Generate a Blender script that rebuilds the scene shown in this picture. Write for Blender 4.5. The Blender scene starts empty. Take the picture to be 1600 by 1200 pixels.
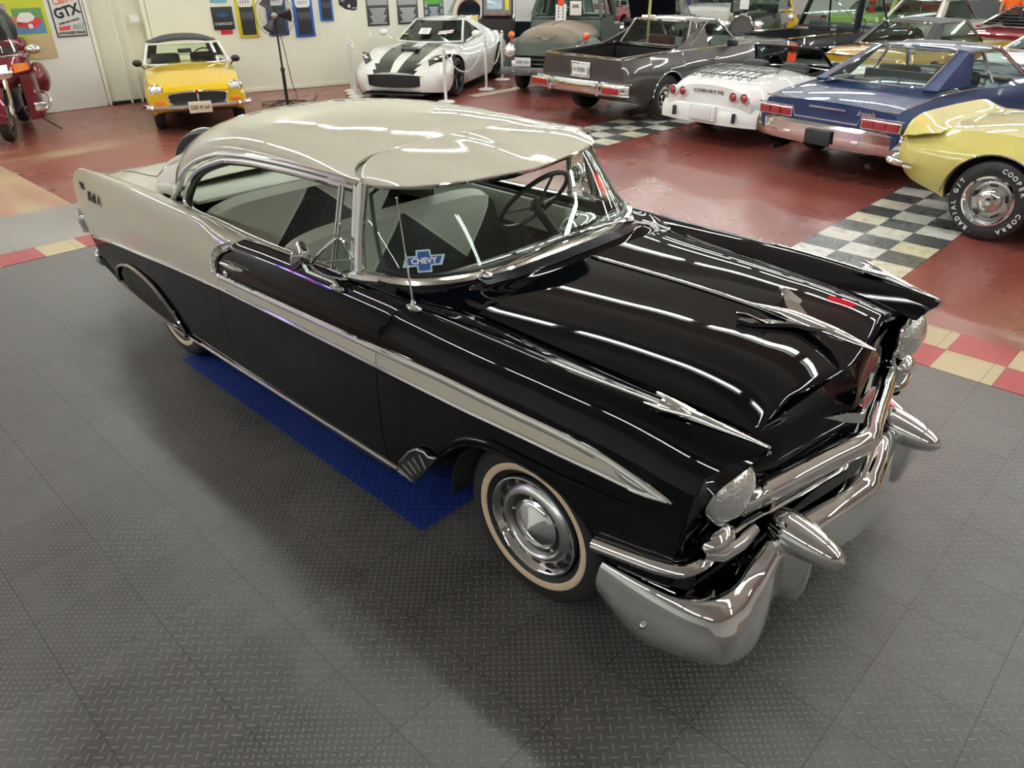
import bpy, bmesh, math, random
from math import sin, cos, pi, radians as R_, sqrt, atan2, hypot
from mathutils import Vector, Matrix
random.seed(7)
V = Vector
S = bpy.context.scene
COL = S.collection
# ------------------------------------------------------------------ node helpers / materials
def newmat(name):
    m = bpy.data.materials.new(name); m.use_nodes = True
    nt = m.node_tree; nt.nodes.clear()
    out = nt.nodes.new('ShaderNodeOutputMaterial')
    return m, nt, out
def nd(nt, t, **kw):
    n = nt.nodes.new(t)
    for k, v in kw.items():
        if k.startswith('i_'):
            n.inputs[int(k[2:]) if k[2:].isdigit() else k[2:].replace('_', ' ')].default_value = v
        else: setattr(n, k, v)
    return n
def mth(nt, op, a, b=None, c=None):
    n = nt.nodes.new('ShaderNodeMath'); n.operation = op
    for i, v in enumerate((a, b, c)):
        if v is None: continue
        if isinstance(v, (int, float)): n.inputs[i].default_value = v
        else: nt.links.new(v, n.inputs[i])
    return n.outputs[0]
def mixc(nt, f, a, b):
    n = nt.nodes.new('ShaderNodeMix'); n.data_type = 'RGBA'
    for i, v in ((0, f), (6, a), (7, b)):
        if isinstance(v, (int, float)): n.inputs[i].default_value = v
        elif isinstance(v, tuple): n.inputs[i].default_value = (*v, 1) if len(v) == 3 else v
        else: nt.links.new(v, n.inputs[i])
    return n.outputs[2]
def pbr(name, col, rough=.5, metal=0., coat=0., noise=0., scale=8., bump=0., bscale=60., emis=None, estr=0., trans=0., ior=1.5, spec=.5, rvar=0.):
    m, nt, out = newmat(name)
    b = nd(nt, 'ShaderNodeBsdfPrincipled')
    b.inputs['Base Color'].default_value = (*col, 1)
    b.inputs['Roughness'].default_value = rough
    b.inputs['Metallic'].default_value = metal
    b.inputs['IOR'].default_value = ior
    b.inputs['Specular IOR Level'].default_value = spec
    b.inputs['Coat Weight'].default_value = coat
    b.inputs['Coat Roughness'].default_value = .02
    b.inputs['Transmission Weight'].default_value = trans
    if emis:
        b.inputs['Emission Color'].default_value = (*emis, 1); b.inputs['Emission Strength'].default_value = estr
    if noise or bump or rvar:
        tc = nd(nt, 'ShaderNodeTexCoord')
        n = nd(nt, 'ShaderNodeTexNoise'); n.inputs['Scale'].default_value = scale; n.inputs['Detail'].default_value = 5
        nt.links.new(tc.outputs['Object'], n.inputs['Vector'])
        if noise:
            d = tuple(max(0, c * (1 - noise)) for c in col); l = tuple(min(1, c * (1 + noise * .6)) for c in col)
            nt.links.new(mixc(nt, n.outputs[0], d, l), b.inputs['Base Color'])
        if rvar:
            nt.links.new(mth(nt, 'MULTIPLY_ADD', n.outputs[0], rvar, max(.0, rough - rvar * .5)), b.inputs['Roughness'])
        if bump:
            n2 = nd(nt, 'ShaderNodeTexNoise'); n2.inputs['Scale'].default_value = bscale
            nt.links.new(tc.outputs['Object'], n2.inputs['Vector'])
            bp = nd(nt, 'ShaderNodeBump'); bp.inputs['Strength'].default_value = bump; bp.inputs['Distance'].default_value = .01
            nt.links.new(n2.outputs[0], bp.inputs['Height']); nt.links.new(bp.outputs[0], b.inputs['Normal'])
    nt.links.new(b.outputs[0], out.inputs[0])
    return m
def glassmat(name, tint=(.86, .93, .9), refl=1.45, rough=.0):
    m, nt, out = newmat(name)
    t = nd(nt, 'ShaderNodeBsdfTransparent'); t.inputs[0].default_value = (*tint, 1)
    g = nd(nt, 'ShaderNodeBsdfGlossy'); g.inputs['Roughness'].default_value = rough; g.inputs[0].default_value = (.92, 1, .97, 1)
    f = nd(nt, 'ShaderNodeFresnel'); ge = nd(nt, 'ShaderNodeNewGeometry')   # thin pane: the same index from either side
    nt.links.new(mth(nt, 'MULTIPLY_ADD', ge.outputs['Backfacing'], 1 / refl - refl, refl), f.inputs[0])
    mx = nd(nt, 'ShaderNodeMixShader')
    nt.links.new(f.outputs[0], mx.inputs[0]); nt.links.new(t.outputs[0], mx.inputs[1]); nt.links.new(g.outputs[0], mx.inputs[2])
    nt.links.new(mx.outputs[0], out.inputs[0]); return m
def xyz(nt):
    g = nd(nt, 'ShaderNodeNewGeometry'); s = nd(nt, 'ShaderNodeSeparateXYZ'); nt.links.new(g.outputs['Position'], s.inputs[0])
    return g, s.outputs[0], s.outputs[1], s.outputs[2]
def nz(nt, vec, scale, detail=4, rough=.55):
    n = nd(nt, 'ShaderNodeTexNoise'); n.inputs['Scale'].default_value = scale; n.inputs['Detail'].default_value = detail; n.inputs['Roughness'].default_value = rough
    nt.links.new(vec, n.inputs['Vector']); return n.outputs[0]
def ramp(nt, v, lo, hi, a=0., b=1.):
    n = nd(nt, 'ShaderNodeMapRange'); n.clamp = True
    for i, q in enumerate((lo, hi, a, b)): n.inputs[i + 1].default_value = q
    nt.links.new(v, n.inputs[0]); return n.outputs[0]
def seam(nt, x, x0, T, w):
    f = mth(nt, 'FRACT', mth(nt, 'DIVIDE', mth(nt, 'SUBTRACT', x, x0), T))
    d = mth(nt, 'MINIMUM', f, mth(nt, 'SUBTRACT', 1., f))
    return mth(nt, 'LESS_THAN', d, w / T)
_paint = {}
def paint(col, rough=.3, metal=0., coat=1.):
    k = (col, rough, metal, coat)
    if k not in _paint: _paint[k] = pbr('paint_%d' % len(_paint), col, rough, metal, coat, noise=.03, scale=3, spec=.1)
    return _paint[k]
_flat = {}
def flat(col, rough=.5, metal=0., **kw):
    k = (col, rough, metal, tuple(kw.items()))
    if k not in _flat: _flat[k] = pbr('surface_%d' % len(_flat), col, rough, metal, noise=.06, scale=6, **kw)
    return _flat[k]
BLACKP = pbr('black_lacquer', (.0014, .0018, .0030), .3, 0, .6, noise=.1, scale=2, spec=0.)
CREAMP = pbr('cream_lacquer', (.53, .50, .41), .3, 0, 1., noise=.02, scale=2, spec=0.)
CHROME = pbr('chrome', (.83, .84, .85), .04, 1., rvar=.03, scale=5)
SATIN = pbr('satin_metal', (.55, .55, .55), .28, 1., rvar=.1)
DKMET = pbr('dark_metal', (.08, .08, .085), .35, .9, rvar=.1)
RUBBER = pbr('tyre_rubber', (.018, .018, .02), .62, 0, bump=.15, bscale=90, noise=.2)
TRIMBLK = pbr('black_trim', (.012, .012, .013), .45, 0, bump=.05)
DARK = pbr('dark_underside', (.006, .006, .007), .8, 0, bump=.1)
WWALL = pbr('whitewall_rubber', (.72, .55, .38), .6, 0, noise=.08)
GLASS = glassmat('window_glass', (.84, .93, .89), 1.45)
GREYGLASS = glassmat('tinted_glass', (.58, .66, .64), 1.4)
DKGLASS = glassmat('dark_glass', (.10, .12, .12))
LENS = pbr('headlamp_glass', (.92, .93, .90), .14, .8, 1., bump=.5, bscale=70, noise=.12)
REDLENS = pbr('red_lens', (.30, .015, .02), .12, 0, 1.)
AMBER = pbr('amber_lens', (.75, .18, .02), .15, 0, 1.)
CREAMV = pbr('cream_vinyl', (.66, .66, .58), .5, 0, bump=.15, bscale=140, noise=.05)
BLKCLOTH = pbr('black_seat_cloth', (.012, .012, .013), .75, 0, bump=.8, bscale=60, noise=.4, scale=40)
WHITE = flat((.8, .8, .78), .4)
# ------------------------------------------------------------------ mesh helpers
class MB:
    def __init__(s): s.v = []; s.f = []; s.m = []; s.sm = []
    def add(s, vs, fs, mi=0, smooth=True, M=None):
        o = len(s.v)
        s.v += [tuple(M @ V(p)) if M else tuple(p) for p in vs]
        for i, f in enumerate(fs):
            s.f.append([o + k for k in f]); s.m.append(mi[i] if isinstance(mi, list) else mi); s.sm.append(smooth)
        return s
    def box(s, c, d, mi=0, M=None, b=0.):
        x, y, z = d[0] / 2, d[1] / 2, d[2] / 2
        if b <= 0:
            vs = [(c[0] + i * x, c[1] + j * y, c[2] + k * z) for i in (-1, 1) for j in (-1, 1) for k in (-1, 1)]
            return s.add(vs, [(0, 1, 3, 2), (4, 6, 7, 5), (0, 4, 5, 1), (2, 3, 7, 6), (0, 2, 6, 4), (1, 5, 7, 3)], mi, False, M)
        bm = bmesh.new(); bmesh.ops.create_cube(bm, size=1, matrix=Matrix.Translation(c) @ Matrix.Diagonal((*d, 1)))
        bmesh.ops.bevel(bm, geom=bm.edges[:], offset=min(b, min(d) * .45), segments=3, profile=.5, affect='EDGES')
        vs = [v.co.copy() for v in bm.verts]; fs = [[v.index for v in f.verts] for f in bm.faces]; bm.free()
        return s.add(vs, fs, mi, True, M)
    def tube(s, pts, r, n=10, mi=0, cap=True, M=None, flat_=1., up=None, closed=False):
        pts = [V(p) for p in pts]; N = len(pts); rr = r if isinstance(r, (list, tuple)) else [r] * N
        vs = []; fs = []; prev = None
        for i, p in enumerate(pts):
            a = pts[(i - 1) % N] if (closed or i > 0) else p; b = pts[(i + 1) % N] if (closed or i < N - 1) else p
            t = (b - a); t = t.normalized() if t.length > 1e-9 else V((0, 0, 1))
            if up is not None: u = V(up)
            elif prev is None: u = V((0, 0, 1)) if abs(t.z) < .9 else V((1, 0, 0))
            else: u = prev
            u = (u - t * u.dot(t)); u = u.normalized() if u.length > 1e-6 else t.orthogonal().normalized()
            w = t.cross(u); prev = u
            for k in range(n):
                an = 2 * pi * k / n
                vs.append(p + (u * cos(an) * flat_ + w * sin(an)) * rr[i])
        L = N if closed else N - 1
        for i in range(L):
            for k in range(n):
                a = i * n + k; b = i * n + (k + 1) % n; c = ((i + 1) % N) * n + (k + 1) % n; d = ((i + 1) % N) * n + k
                fs.append((a, b, c, d))
        if cap and not closed:
            fs.append(tuple(range(n))[::-1]); fs.append(tuple((N - 1) * n + k for k in range(n)))
        return s.add(vs, fs, mi, True, M)
    def lathe(s, prof, n=32, mi=0, M=None, arc=(0, 2 * pi)):
        # prof: (r, h) around local z; mi may be list per segment
        vs = []; fs = []; ms = []; full = abs(arc[1] - arc[0] - 2 * pi) < 1e-6; nn = n if full else n + 1
        for (r, h) in prof:
            for k in range(nn):
                a = arc[0] + (arc[1] - arc[0]) * k / n
                vs.append((r * cos(a), r * sin(a), h))
        for i in range(len(prof) - 1):
            for k in range(n):
                a = i * nn + k; b = i * nn + (k + 1) % nn
                fs.append((a, b, b + nn, a + nn)); ms.append(mi[i] if isinstance(mi, list) else mi)
        return s.add(vs, fs, ms, True, M)
    def grid(s, P, mi=0, M=None, closed=False, smooth=True, flip=False):
        nu = len(P); nv = len(P[0]); vs = [p for row in P for p in row]; fs = []; ms = []
        for i in range(nu - 1 + (1 if closed else 0)):
            for j in range(nv - 1):
                a = i * nv + j; b = ((i + 1) % nu) * nv + j
                f = (a, a + 1, b + 1, b) if flip else (a, b, b + 1, a + 1)
                m = mi(i, j) if callable(mi) else mi
                if m is None: continue
                fs.append(f); ms.append(m)
        return s.add(vs, fs, ms, smooth, M)
    def prism(s, poly, h0, h1, mi=0, M=None, smooth=False):
        n = len(poly); vs = [(x, y, h0) for x, y in poly] + [(x, y, h1) for x, y in poly]
        fs = [tuple(range(n))[::-1], tuple(range(n, 2 * n))] + [(i, (i + 1) % n, n + (i + 1) % n, n + i) for i in range(n)]
        return s.add(vs, fs, mi, smooth, M)
    def sphere(s, c, r, n=16, mi=0, M=None, sc=(1, 1, 1)):
        prof = [(sin(pi * i / (n // 2)), -cos(pi * i / (n // 2))) for i in range(n // 2 + 1)]
        T = Matrix.Translation(c) @ Matrix.Diagonal((r * sc[0], r * sc[1], r * sc[2], 1))
        return s.lathe(prof, n, mi, (M @ T) if M else T)
    def build(s, name, mats, parent=None, solid=0., loc=None, rot=None, weld=True, fixn=True, auto=True, off=-1.):
        me = bpy.data.meshes.new(name)
        me.from_pydata(s.v, [], s.f)
        if not isinstance(mats, (list, tuple)): mats = [mats]
        for m in mats: me.materials.append(m)
        for p, m, sm in zip(me.polygons, s.m, s.sm): p.material_index = m; p.use_smooth = sm
        bm = bmesh.new(); bm.from_mesh(me)
        if weld: bmesh.ops.remove_doubles(bm, verts=bm.verts, dist=2e-5)
        if fixn: bmesh.ops.recalc_face_normals(bm, faces=bm.faces)
        bm.to_mesh(me); bm.free()
        if auto:
            try: me.set_sharp_from_angle(angle=R_(38))
            except Exception: pass
        o = bpy.data.objects.new(name, me); COL.objects.link(o)
        if parent: o.parent = parent
        if loc: o.location = loc
        if rot: o.rotation_euler = rot
        if solid:
            md = o.modifiers.new('thickness', 'SOLIDIFY'); md.thickness = solid; md.offset = off
            md = o.modifiers.new('edges', 'EDGE_SPLIT'); md.split_angle = R_(40)
        return o
def thing(name, label, cat, loc=(0, 0, 0), rotz=0, group=None):
    o = bpy.data.objects.new(name, None); COL.objects.link(o); o.empty_display_size = .1
    o.location = loc; o.rotation_euler = (0, 0, rotz); o['label'] = label; o['category'] = cat
    if group: o['group'] = group
    return o
def tag(o, label, cat, group=None, kind=None):
    o['label'] = label; o['category'] = cat
    if group: o['group'] = group
    if kind: o['kind'] = kind
    return o
def struct(o): o['kind'] = 'structure'; return o
def dup(root, loc=None, rotz=None, label=None):
    r = root.copy(); COL.objects.link(r)
    if loc is not None: r.location = loc
    if rotz is not None: r.rotation_euler = (0, 0, rotz)
    if label: r['label'] = label
    for ch in list(root.children):
        c = ch.copy(); COL.objects.link(c); c.parent = r
        for g in list(ch.children):
            d = g.copy(); COL.objects.link(d); d.parent = c
    return r
def tab(T, x):
    # monotone cubic through table [(x,y)...]; y may be a tuple
    if isinstance(T[0][1], tuple):
        return tuple(tab([(a, b[k]) for a, b in T], x) for k in range(len(T[0][1])))
    T = sorted(T)
    if x <= T[0][0]: return T[0][1]
    if x >= T[-1][0]: return T[-1][1]
    for i in range(len(T) - 1):
        if x <= T[i + 1][0]: break
    def dl(i):
        return (T[i + 1][1] - T[i][1]) / (T[i + 1][0] - T[i][0])
    def sl(i):
        if i == 0: return dl(0)
        if i == len(T) - 1: return dl(i - 1)
        a, b = dl(i - 1), dl(i)
        if a * b <= 0: return 0.
        return 2 * a * b / (a + b)
    x0, y0 = T[i]; x1, y1 = T[i + 1]; h = x1 - x0; t = (x - x0) / h
    m0, m1 = sl(i) * h, sl(i + 1) * h
    return (2*t**3-3*t*t+1)*y0 + (t**3-2*t*t+t)*m0 + (-2*t**3+3*t*t)*y1 + (t**3-t*t)*m1
def cat(P, n=6, closed=False):
    P = [V(p) for p in P]; N = len(P); out = []
    for i in range(N if closed else N - 1):
        p1, p2 = P[i], P[(i + 1) % N]
        p0 = P[(i - 1) % N] if (closed or i > 0) else p1 * 2 - p2
        p3 = P[(i + 2) % N] if (closed or i < N - 2) else p2 * 2 - p1
        for k in range(n):
            t = k / n
            out.append(.5 * ((2 * p1) + (p2 - p0) * t + (2 * p0 - 5 * p1 + 4 * p2 - p3) * t * t + (3 * p1 - p0 - 3 * p2 + p3) * t ** 3))
    if not closed: out.append(P[-1])
    return out
def lin(a, b, n): return [a + (b - a) * i / n for i in range(n + 1)]
def lerp(a, b, t): return a + (b - a) * t
def mir(o, name=None):
    """mirrored copy (y -> -y) of a mesh object, as an object of its own"""
    me = o.data.copy()
    for v in me.vertices: v.co.y = -v.co.y
    me.flip_normals()
    c = bpy.data.objects.new(name or o.name.split('.')[0], me); COL.objects.link(c); c.parent = o.parent
    for md in o.modifiers:
        if md.type == 'SOLIDIFY':
            m2 = c.modifiers.new('thickness', 'SOLIDIFY'); m2.thickness = md.thickness; m2.offset = md.offset; m3 = c.modifiers.new('edges', 'EDGE_SPLIT'); m3.split_angle = R_(40)
    return c
def text_mesh(txt, size, M, mat, parent, name='lettering', ext=.002, align='CENTER', shear=0., bold=0., sx=1.):
    cu = bpy.data.curves.new('t', 'FONT'); cu.body = txt; cu.size = size; cu.extrude = ext; cu.align_x = align; cu.align_y = 'CENTER'
    cu.shear = shear; cu.offset = bold; cu.resolution_u = 3
    tmp = bpy.data.objects.new('t', cu); COL.objects.link(tmp)
    dg = bpy.context.evaluated_depsgraph_get()
    me = bpy.data.meshes.new_from_object(tmp.evaluated_get(dg)); bpy.data.objects.remove(tmp); bpy.data.curves.remove(cu)
    me.transform(M @ Matrix.Diagonal((sx, 1, 1, 1))); me.materials.clear(); me.materials.append(mat)
    o = bpy.data.objects.new(name, me); COL.objects.link(o)
    if parent: o.parent = parent
    return o
def frameM(o, x, y):
    """matrix with origin o, local X -> x, local Y -> y"""
    x = V(x).normalized(); y = V(y); y = (y - x * y.dot(x)).normalized(); z = x.cross(y)
    M = Matrix((x, y, z)).transposed().to_4x4(); M.translation = V(o); return M
# ------------------------------------------------------------------ camera
cam = bpy.data.cameras.new('camera'); co = bpy.data.objects.new('camera', cam); COL.objects.link(co); S.camera = co
cam.sensor_fit = 'HORIZONTAL'; cam.sensor_width = 36; cam.lens = 36 * 1166 / 1600; cam.clip_start = .05; cam.clip_end = 200
_p, _r, _y = .519986, -.011031, 2.345597
CF = V((cos(_p) * cos(_y), cos(_p) * sin(_y), -sin(_p)))
_ri = CF.cross(V((0, 0, 1))).normalized(); _u = _ri.cross(CF)
CR = _ri * cos(_r) + _u * sin(_r); CU = _u * cos(_r) - _ri * sin(_r)
CP = V((1.4261, -2.3816, 2.1407))
Mc = Matrix((CR, CU, -CF)).transposed().to_4x4(); Mc.translation = CP; co.matrix_world = Mc
def ray(px, py): return CF + CR * (px - 800) / 1166 - CU * (py - 600) / 1166
def px2(px, py, ax, v):
    """point of the real place seen at a photo pixel, on the plane axis ax = v (used only to measure positions)"""
    d = ray(px, py); t = (v - CP[ax]) / d[ax]; return CP + t * d
# ------------------------------------------------------------------ the black and cream hardtop (front axle at x = 0, nose towards +x)
car = thing('classic_hardtop_car', 'large black and cream two-door classic hardtop with whitewall tyres in the foreground', 'car')
tW = [(-4.3,.83),(-3.9,.86),(-3.4,.89),(-2.9,.905),(-2,.91),(-1,.908),(-.3,.905),(.1,.895),(.35,.88),(.55,.87),(.7,.845),(.8,.83)]
tYC = [(-4.25,.845),(-3.94,.85),(-3.6,.848),(-3.1,.842),(-2.6,.832),(-2.25,.822),(-2.1,.812),(-1.92,.802),(-1.4,.795),(-.7,.79),(-.4,.78),(.05,.772),(.5,.735),(.7,.70),(.753,.694)]
tZC = [(-4.2,.97),(-3.94,.99),(-3.6,1.006),(-3.1,1.012),(-2.6,1.015),(-2.3,1.016),(-2.15,.985),(-2.0,.972),(-1.7,.985),(-1.2,.998),(-.7,1.004),(-.4,1.002),(.05,1.0),(.3,.997),(.5,.99),(.7,.972),(.753,.966)]
tZB = [(-4.2,.42),(-3.96,.37),(-3.67,.296),(-3.2,.25),(-2.7,.222),(-2.0,.24),(-.72,.256),(-.615,.254),(-.53,.335),(-.47,.41),(-.415,.475),(-.36,.53),(-.29,.588),(-.19,.632),(-.06,.650),(.08,.646),(.19,.612),(.27,.56),(.32,.505),(.345,.46),(.355,.44),(.6,.475),(.8,.50)]
tZU = [(-4.3,.60),(-2.06,.786),(-1.98,.788),(-.763,.826),(-.3,.838),(.1,.838),(.3,.826),(.43,.806),(.545,.779),(.7,.74),(.8,.73)]
tZL = [(-4.25,.50),(-3.915,.541),(-3.43,.612),(-3.03,.651),(-2.5,.692),(-2.04,.716),(-.776,.748),(-.3,.758),(.1,.768),(.3,.768),(.43,.767),(.545,.774),(.7,.735),(.8,.725)]
tYI = [(-4.2,.72),(-3.6,.70),(-3.0,.715),(-2.6,.735),(-2.2,.752),(-1.0,.752),(-.8,.75),(-.66,.72),(-.4,.655),(0,.635),(.5,.60),(.7,.585)]
tZI = [(-4.2,.88),(-3.9,.915),(-3.6,.945),(-3.0,.972),(-2.6,.98),(-2.2,.972),(-1.9,.965),(-.9,.99),(-.66,1.0),(-.4,.985),(0,.965),(.5,.935),(.7,.91)]
tD = [(.18,.045),(.24,.028),(.32,.012),(.45,.0),(.62,.0),(.72,.006)]
def yside(x, z):
    """outer half width of the body side at x, height z"""
    W = tab(tW, x)
    if z < .72: return W - tab(tD, z)
    yc, zc = tab(tYC, x), tab(tZC, x)
    s = min(1, max(0, (zc - z) / (zc - .72)))
    e = .62 if x < 0 else .62 + .12 * min(1, x / .6)
    return yc + (W - .006 - yc) * (1 - (1 - s) ** 2) ** e
xr_t = [(.22,-3.80),(.37,-3.96),(.50,-4.10),(.605,-4.19),(.75,-4.215),(.88,-4.16),(.94,-4.08),(.985,-3.96),(1.02,-3.9)]
xf_t = [(.40,.60),(.57,.60),(.65,.617),(.74,.638),(.82,.665),(.91,.715),(.95,.74),(.97,.753),(1.1,.753)]
def xrear(z): return tab(xr_t, z)
def xfront(z): return tab(xf_t, z)
def xdr(z): return -2.072 + .15 * max(0, (z - .84) / .13) ** 1.6      # rear door seam
def xdf(z): return -.775 + .10 * max(0, (z - .82) / .2) ** 1.2        # front door seam
ROWS = [('c', -3), ('c', -2), ('c', -1)] + [('t', k / 9) for k in range(10)] + [('m', k / 2) for k in (1, 2)] + [('b', k / 9) for k in range(1, 10)] + [('u', 0)]
def side_pt(x, row):
    k, t = row
    yc, zc = tab(tYC, x), tab(tZC, x)
    if k == 'c':
        yi, zi = tab(tYI, x), tab(tZI, x)
        if t == -3: return V((x, yi, zi - .004))
        if t == -2: return V((x, lerp(yi, yc, .45), lerp(zi, zc, .62)))
        return V((x, lerp(yi, yc, .8), lerp(zi, zc, .95)))
    zu, zl, zb = tab(tZU, x), tab(tZL, x), tab(tZB, x)
    if k == 't': z = lerp(zc, zu, t ** 1.5)
    elif k == 'm': z = lerp(zu, zl, t)
    elif k == 'b': z = lerp(min(zl, zl), min(zb, zl - .01), t)
    else: return V((x, yside(x, zb) - .035, zb + .012))
    return V((x, yside(x, z), z))
def patch(f0, f1, us, dx0=0., dx1=0.):
    P = []
    rows = []
    for row in ROWS:
        x0, x1 = f0(.8) + dx0, f1(.8) + dx1
        for _ in range(3):
            x0 = f0(side_pt(x0, row).z) + dx0; x1 = f1(side_pt(x1, row).z) + dx1
        rows.append([side_pt(lerp(x0, x1, u), row) for u in us])
    return [[rows[r][i] for r in range(len(rows))] for i in range(len(us))]
def uniq(n, extra=()): return sorted(set([round(i / n, 5) for i in range(n + 1)] + list(extra)))
g = .0025
NT = 12; NM = 14      # row indices where the spear band lies
# front fender: dense columns near the arch
ar = [(x + .68) / 1.28 for x in (-.47,-.455,-.445,-.435,-.425,-.41,-.39,-.36,-.32,-.29,-.19,.19,.27,.30,.32,.335,.345,.352,.358,.40)]
def band(i, j): return 1 if NT <= j < NM else 0
P = patch(xdf, xfront, uniq(40, [min(1, max(0, a)) for a in ar]), g)
m = MB(); m.grid([[V((p.x, -p.y, p.z)) for p in c] for c in P], lambda i, j: 1 if (NT <= j < NM and P[i][j].x < .53) else 0)
fend = m.build('front_fender', [BLACKP, CREAMP], car, .006); mir(fend)
P = patch(xdr, xdf, uniq(30), g, -g)
m = MB(); m.grid([[V((p.x, -p.y, p.z)) for p in c] for c in P], band)
door = m.build('door', [BLACKP, CREAMP], car, .006); ldoor = mir(door)
P = patch(xrear, xdr, uniq(46), 0, -g)
m = MB(); m.grid([[V((p.x, -p.y, p.z)) for p in c] for c in P], lambda i, j: 1 if j < NM else 0)
quar = m.build('rear_quarter_panel', [BLACKP, CREAMP], car, .006); mir(quar)
# rear face closing the body between the fins
m = MB(); G = []
for z in (.36, .45, .55, .65, .75, .84, .90):
    xx = xrear(z) ; yy = yside(xx, z)
    G.append([V((xx + .06 * (abs(s) < .82), s * (yy - .004), z)) for s in lin(-1, 1, 16)])
m.grid(G, 0); m.build('rear_panel', CREAMP, car, .004)
# ---- hood
def hoodz(x, s):
    zc = tab([(-.56,1.035),(-.44,1.038),(0,1.043),(.3,1.036),(.5,1.018),(.62,.99),(.70,.957)], x)
    zi = tab(tZI, x) + .004
    s = abs(s); f = max(0, 1 - s ** 4.2)
    z = zi + (zc - zi) * f
    return z
def hlip(s):   # front lip position across the hood
    return .698 - .05 * min(1, abs(s) * 1.6) ** 1.5
def hrear(s): return -.435 + .02 * abs(s) ** 2 - .02 * (abs(s) > .9)
m = MB(); G = []
for u in lin(0, 1, 34):
    row = []
    for s in lin(-1, 1, 40):
        x = lerp(hrear(s), hlip(s), 1 - (1 - u) ** 1.25)
        yi = tab(tYI, x) - .006
        z = hoodz(x, s)
        row.append(V((x, s * yi, z)))
    G.append(row)
# rolled lip
last = G[-1]
G.append([V((p.x + .012, p.y * .995, p.z - .014)) for p in last]); G.append([V((p.x + .008, p.y * .995, p.z - .03)) for p in last])
m.grid(G, 0); hood = m.build('hood', BLACKP, car, .004)
# ---- nose fascia under the hood lip
def nosex(y, z):
    y = abs(y)
    xc = tab([(.60,.745),(.66,.755),(.70,.762),(.756,.758),(.80,.750),(.878,.728),(.93,.702)], z)
    k = tab([(.60,.21),(.85,.18),(.93,.08)], z)
    return xc - k * y - .02 * max(0, y - .42) / .15
m = MB(); G = []
for z in lin(.93, .60, 16):
    hw = tab([(.60,.56),(.80,.585),(.93,.60)], z)
    G.append([V((nosex(s * hw, z), s * hw, z - (.035 * abs(s) ** 3 if z > .9 else 0))) for s in lin(-1, 1, 30)])
m.grid(G, 0); m.build('nose_panel', BLACKP, car, .004)
# ---- cowl, scoop recess
m = MB(); G = []
def wbot(y):  # windshield lower edge plan
    return tab([(0,-.600),(.29,-.603),(.45,-.628),(.60,-.69),(.69,-.765),(.75,-.88),(.765,-.99)], abs(y))
for u in lin(0, 1, 16):
    row = []
    for s in lin(-1, 1, 36):
        y = s * .745
        x1 = wbot(y) - .01; x0 = tab([(0,-.435),(.5,-.445),(.62,-.455),(.68,-.50),(.745,-.64)], abs(y))
        x = lerp(x0 + .012, x1, u)
        dip = .075 * max(0, 1 - (abs(y) / .56) ** 4) * (sin(pi * min(1, u * 1.5)) if u < .667 else 0) * 1.0
        z = lerp(lerp(hoodz(-.44, min(1, abs(y) / .66)), tab(tZI, x0) + .004, min(1, max(0, (abs(y) - .55) / .15))), 1.032, u ** 1.3) - dip
        if abs(y) < .56 and u == 0: z -= .02
        row.append(V((x, y, z)))
    G.append(row)
m.grid(G, 0); cowl = m.build('cowl_panel', BLACKP, car, .004)
m = MB()
for k in range(9):
    m.tube([(wbot(y) + .028 + k * .0085, y, 1.040 - .0012 * k) for y in lin(-.50, .50, 24)], .0022, 5)
m.build('cowl_vent_grille', pbr('vent_slats', (.05,.05,.055), .25, .8, rvar=.1), car)
# ---- trunk lid and deck
tDK = [(-4.12,.85),(-4.0,.90),(-3.8,.94),(-3.5,.965),(-3.2,.982),(-3.1,.985)]
m = MB(); G = []
for x in lin(-4.10, -3.02, 24):
    yi = tab(tYI, x); zi = tab(tZI, x)
    zc = tab(tDK, x)
    G.append([V((x, s * yi, zi - .004 + (zc - zi + .028) * (1 - abs(s) ** 3.5))) for s in lin(-1, 1, 28)])
m.grid(G, 0); m.build('trunk_lid', CREAMP, car, .004)
m = MB()
sl = []
for (x, y) in [(-3.32,0),(-3.32,.40),(-3.36,.52),(-3.46,.575),(-3.8,.58),(-4.05,.58)]:
    zi = tab(tZI, x); yi = tab(tYI, x); sl.append((x, y, zi + .0015 - .004 + (tab(tDK, x) - zi + .028) * (1 - (y / yi) ** 3.5)))
sl = cat(sl, 6)
m.tube([(p[0], p[1], p[2]) for p in sl], .003, 5); m.tube([(p[0], -p[1], p[2]) for p in sl], .003, 5)
m.build('trunk_seam', TRIMBLK, car)
# ---- greenhouse: roof, pillars, back window
tRC = [(-3.33,.985),(-3.26,1.04),(-3.16,1.13),(-3.04,1.23),(-2.92,1.315),(-2.80,1.372),(-2.65,1.412),(-2.4,1.445),(-2.05,1.462),(-1.7,1.455),(-1.45,1.437),(-1.29,1.418),(-1.15,1.40)]
tRY = [(-3.33,.60),(-3.2,.675),(-3.08,.70),(-2.8,.712),(-2.5,.705),(-2.1,.695),(-1.6,.69),(-1.1,.685),(-.98,.675)]
tRZ = [(-3.33,.975),(-3.0,.978),(-2.84,.985),(-2.80,1.0),(-2.74,1.065),(-2.66,1.14),(-2.57,1.195),(-2.39,1.268),(-2.16,1.322),(-1.85,1.352),(-1.44,1.368),(-1.1,1.372),(-1.0,1.37)]
def roofpt(x, a):
    zc, yr, zr = tab(tRC, x), tab(tRY, x), tab(tRZ, x)
    sg = 1 if a >= 0 else -1; a = abs(a)
    n1 = tab([(-3.3,.75),(-2.9,.8),(-2.6,.80),(-2,.78),(-1.1,.72)], x)
    h = max(zc - zr, .002)
    return V((x, sg * yr * sin(a) ** n1, zr + h * cos(a) ** .85))
def frontx(a):  # roof front edge bends back at the sides
    return -1.29 + .24 * sin(abs(a)) ** 6 - .0 
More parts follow.
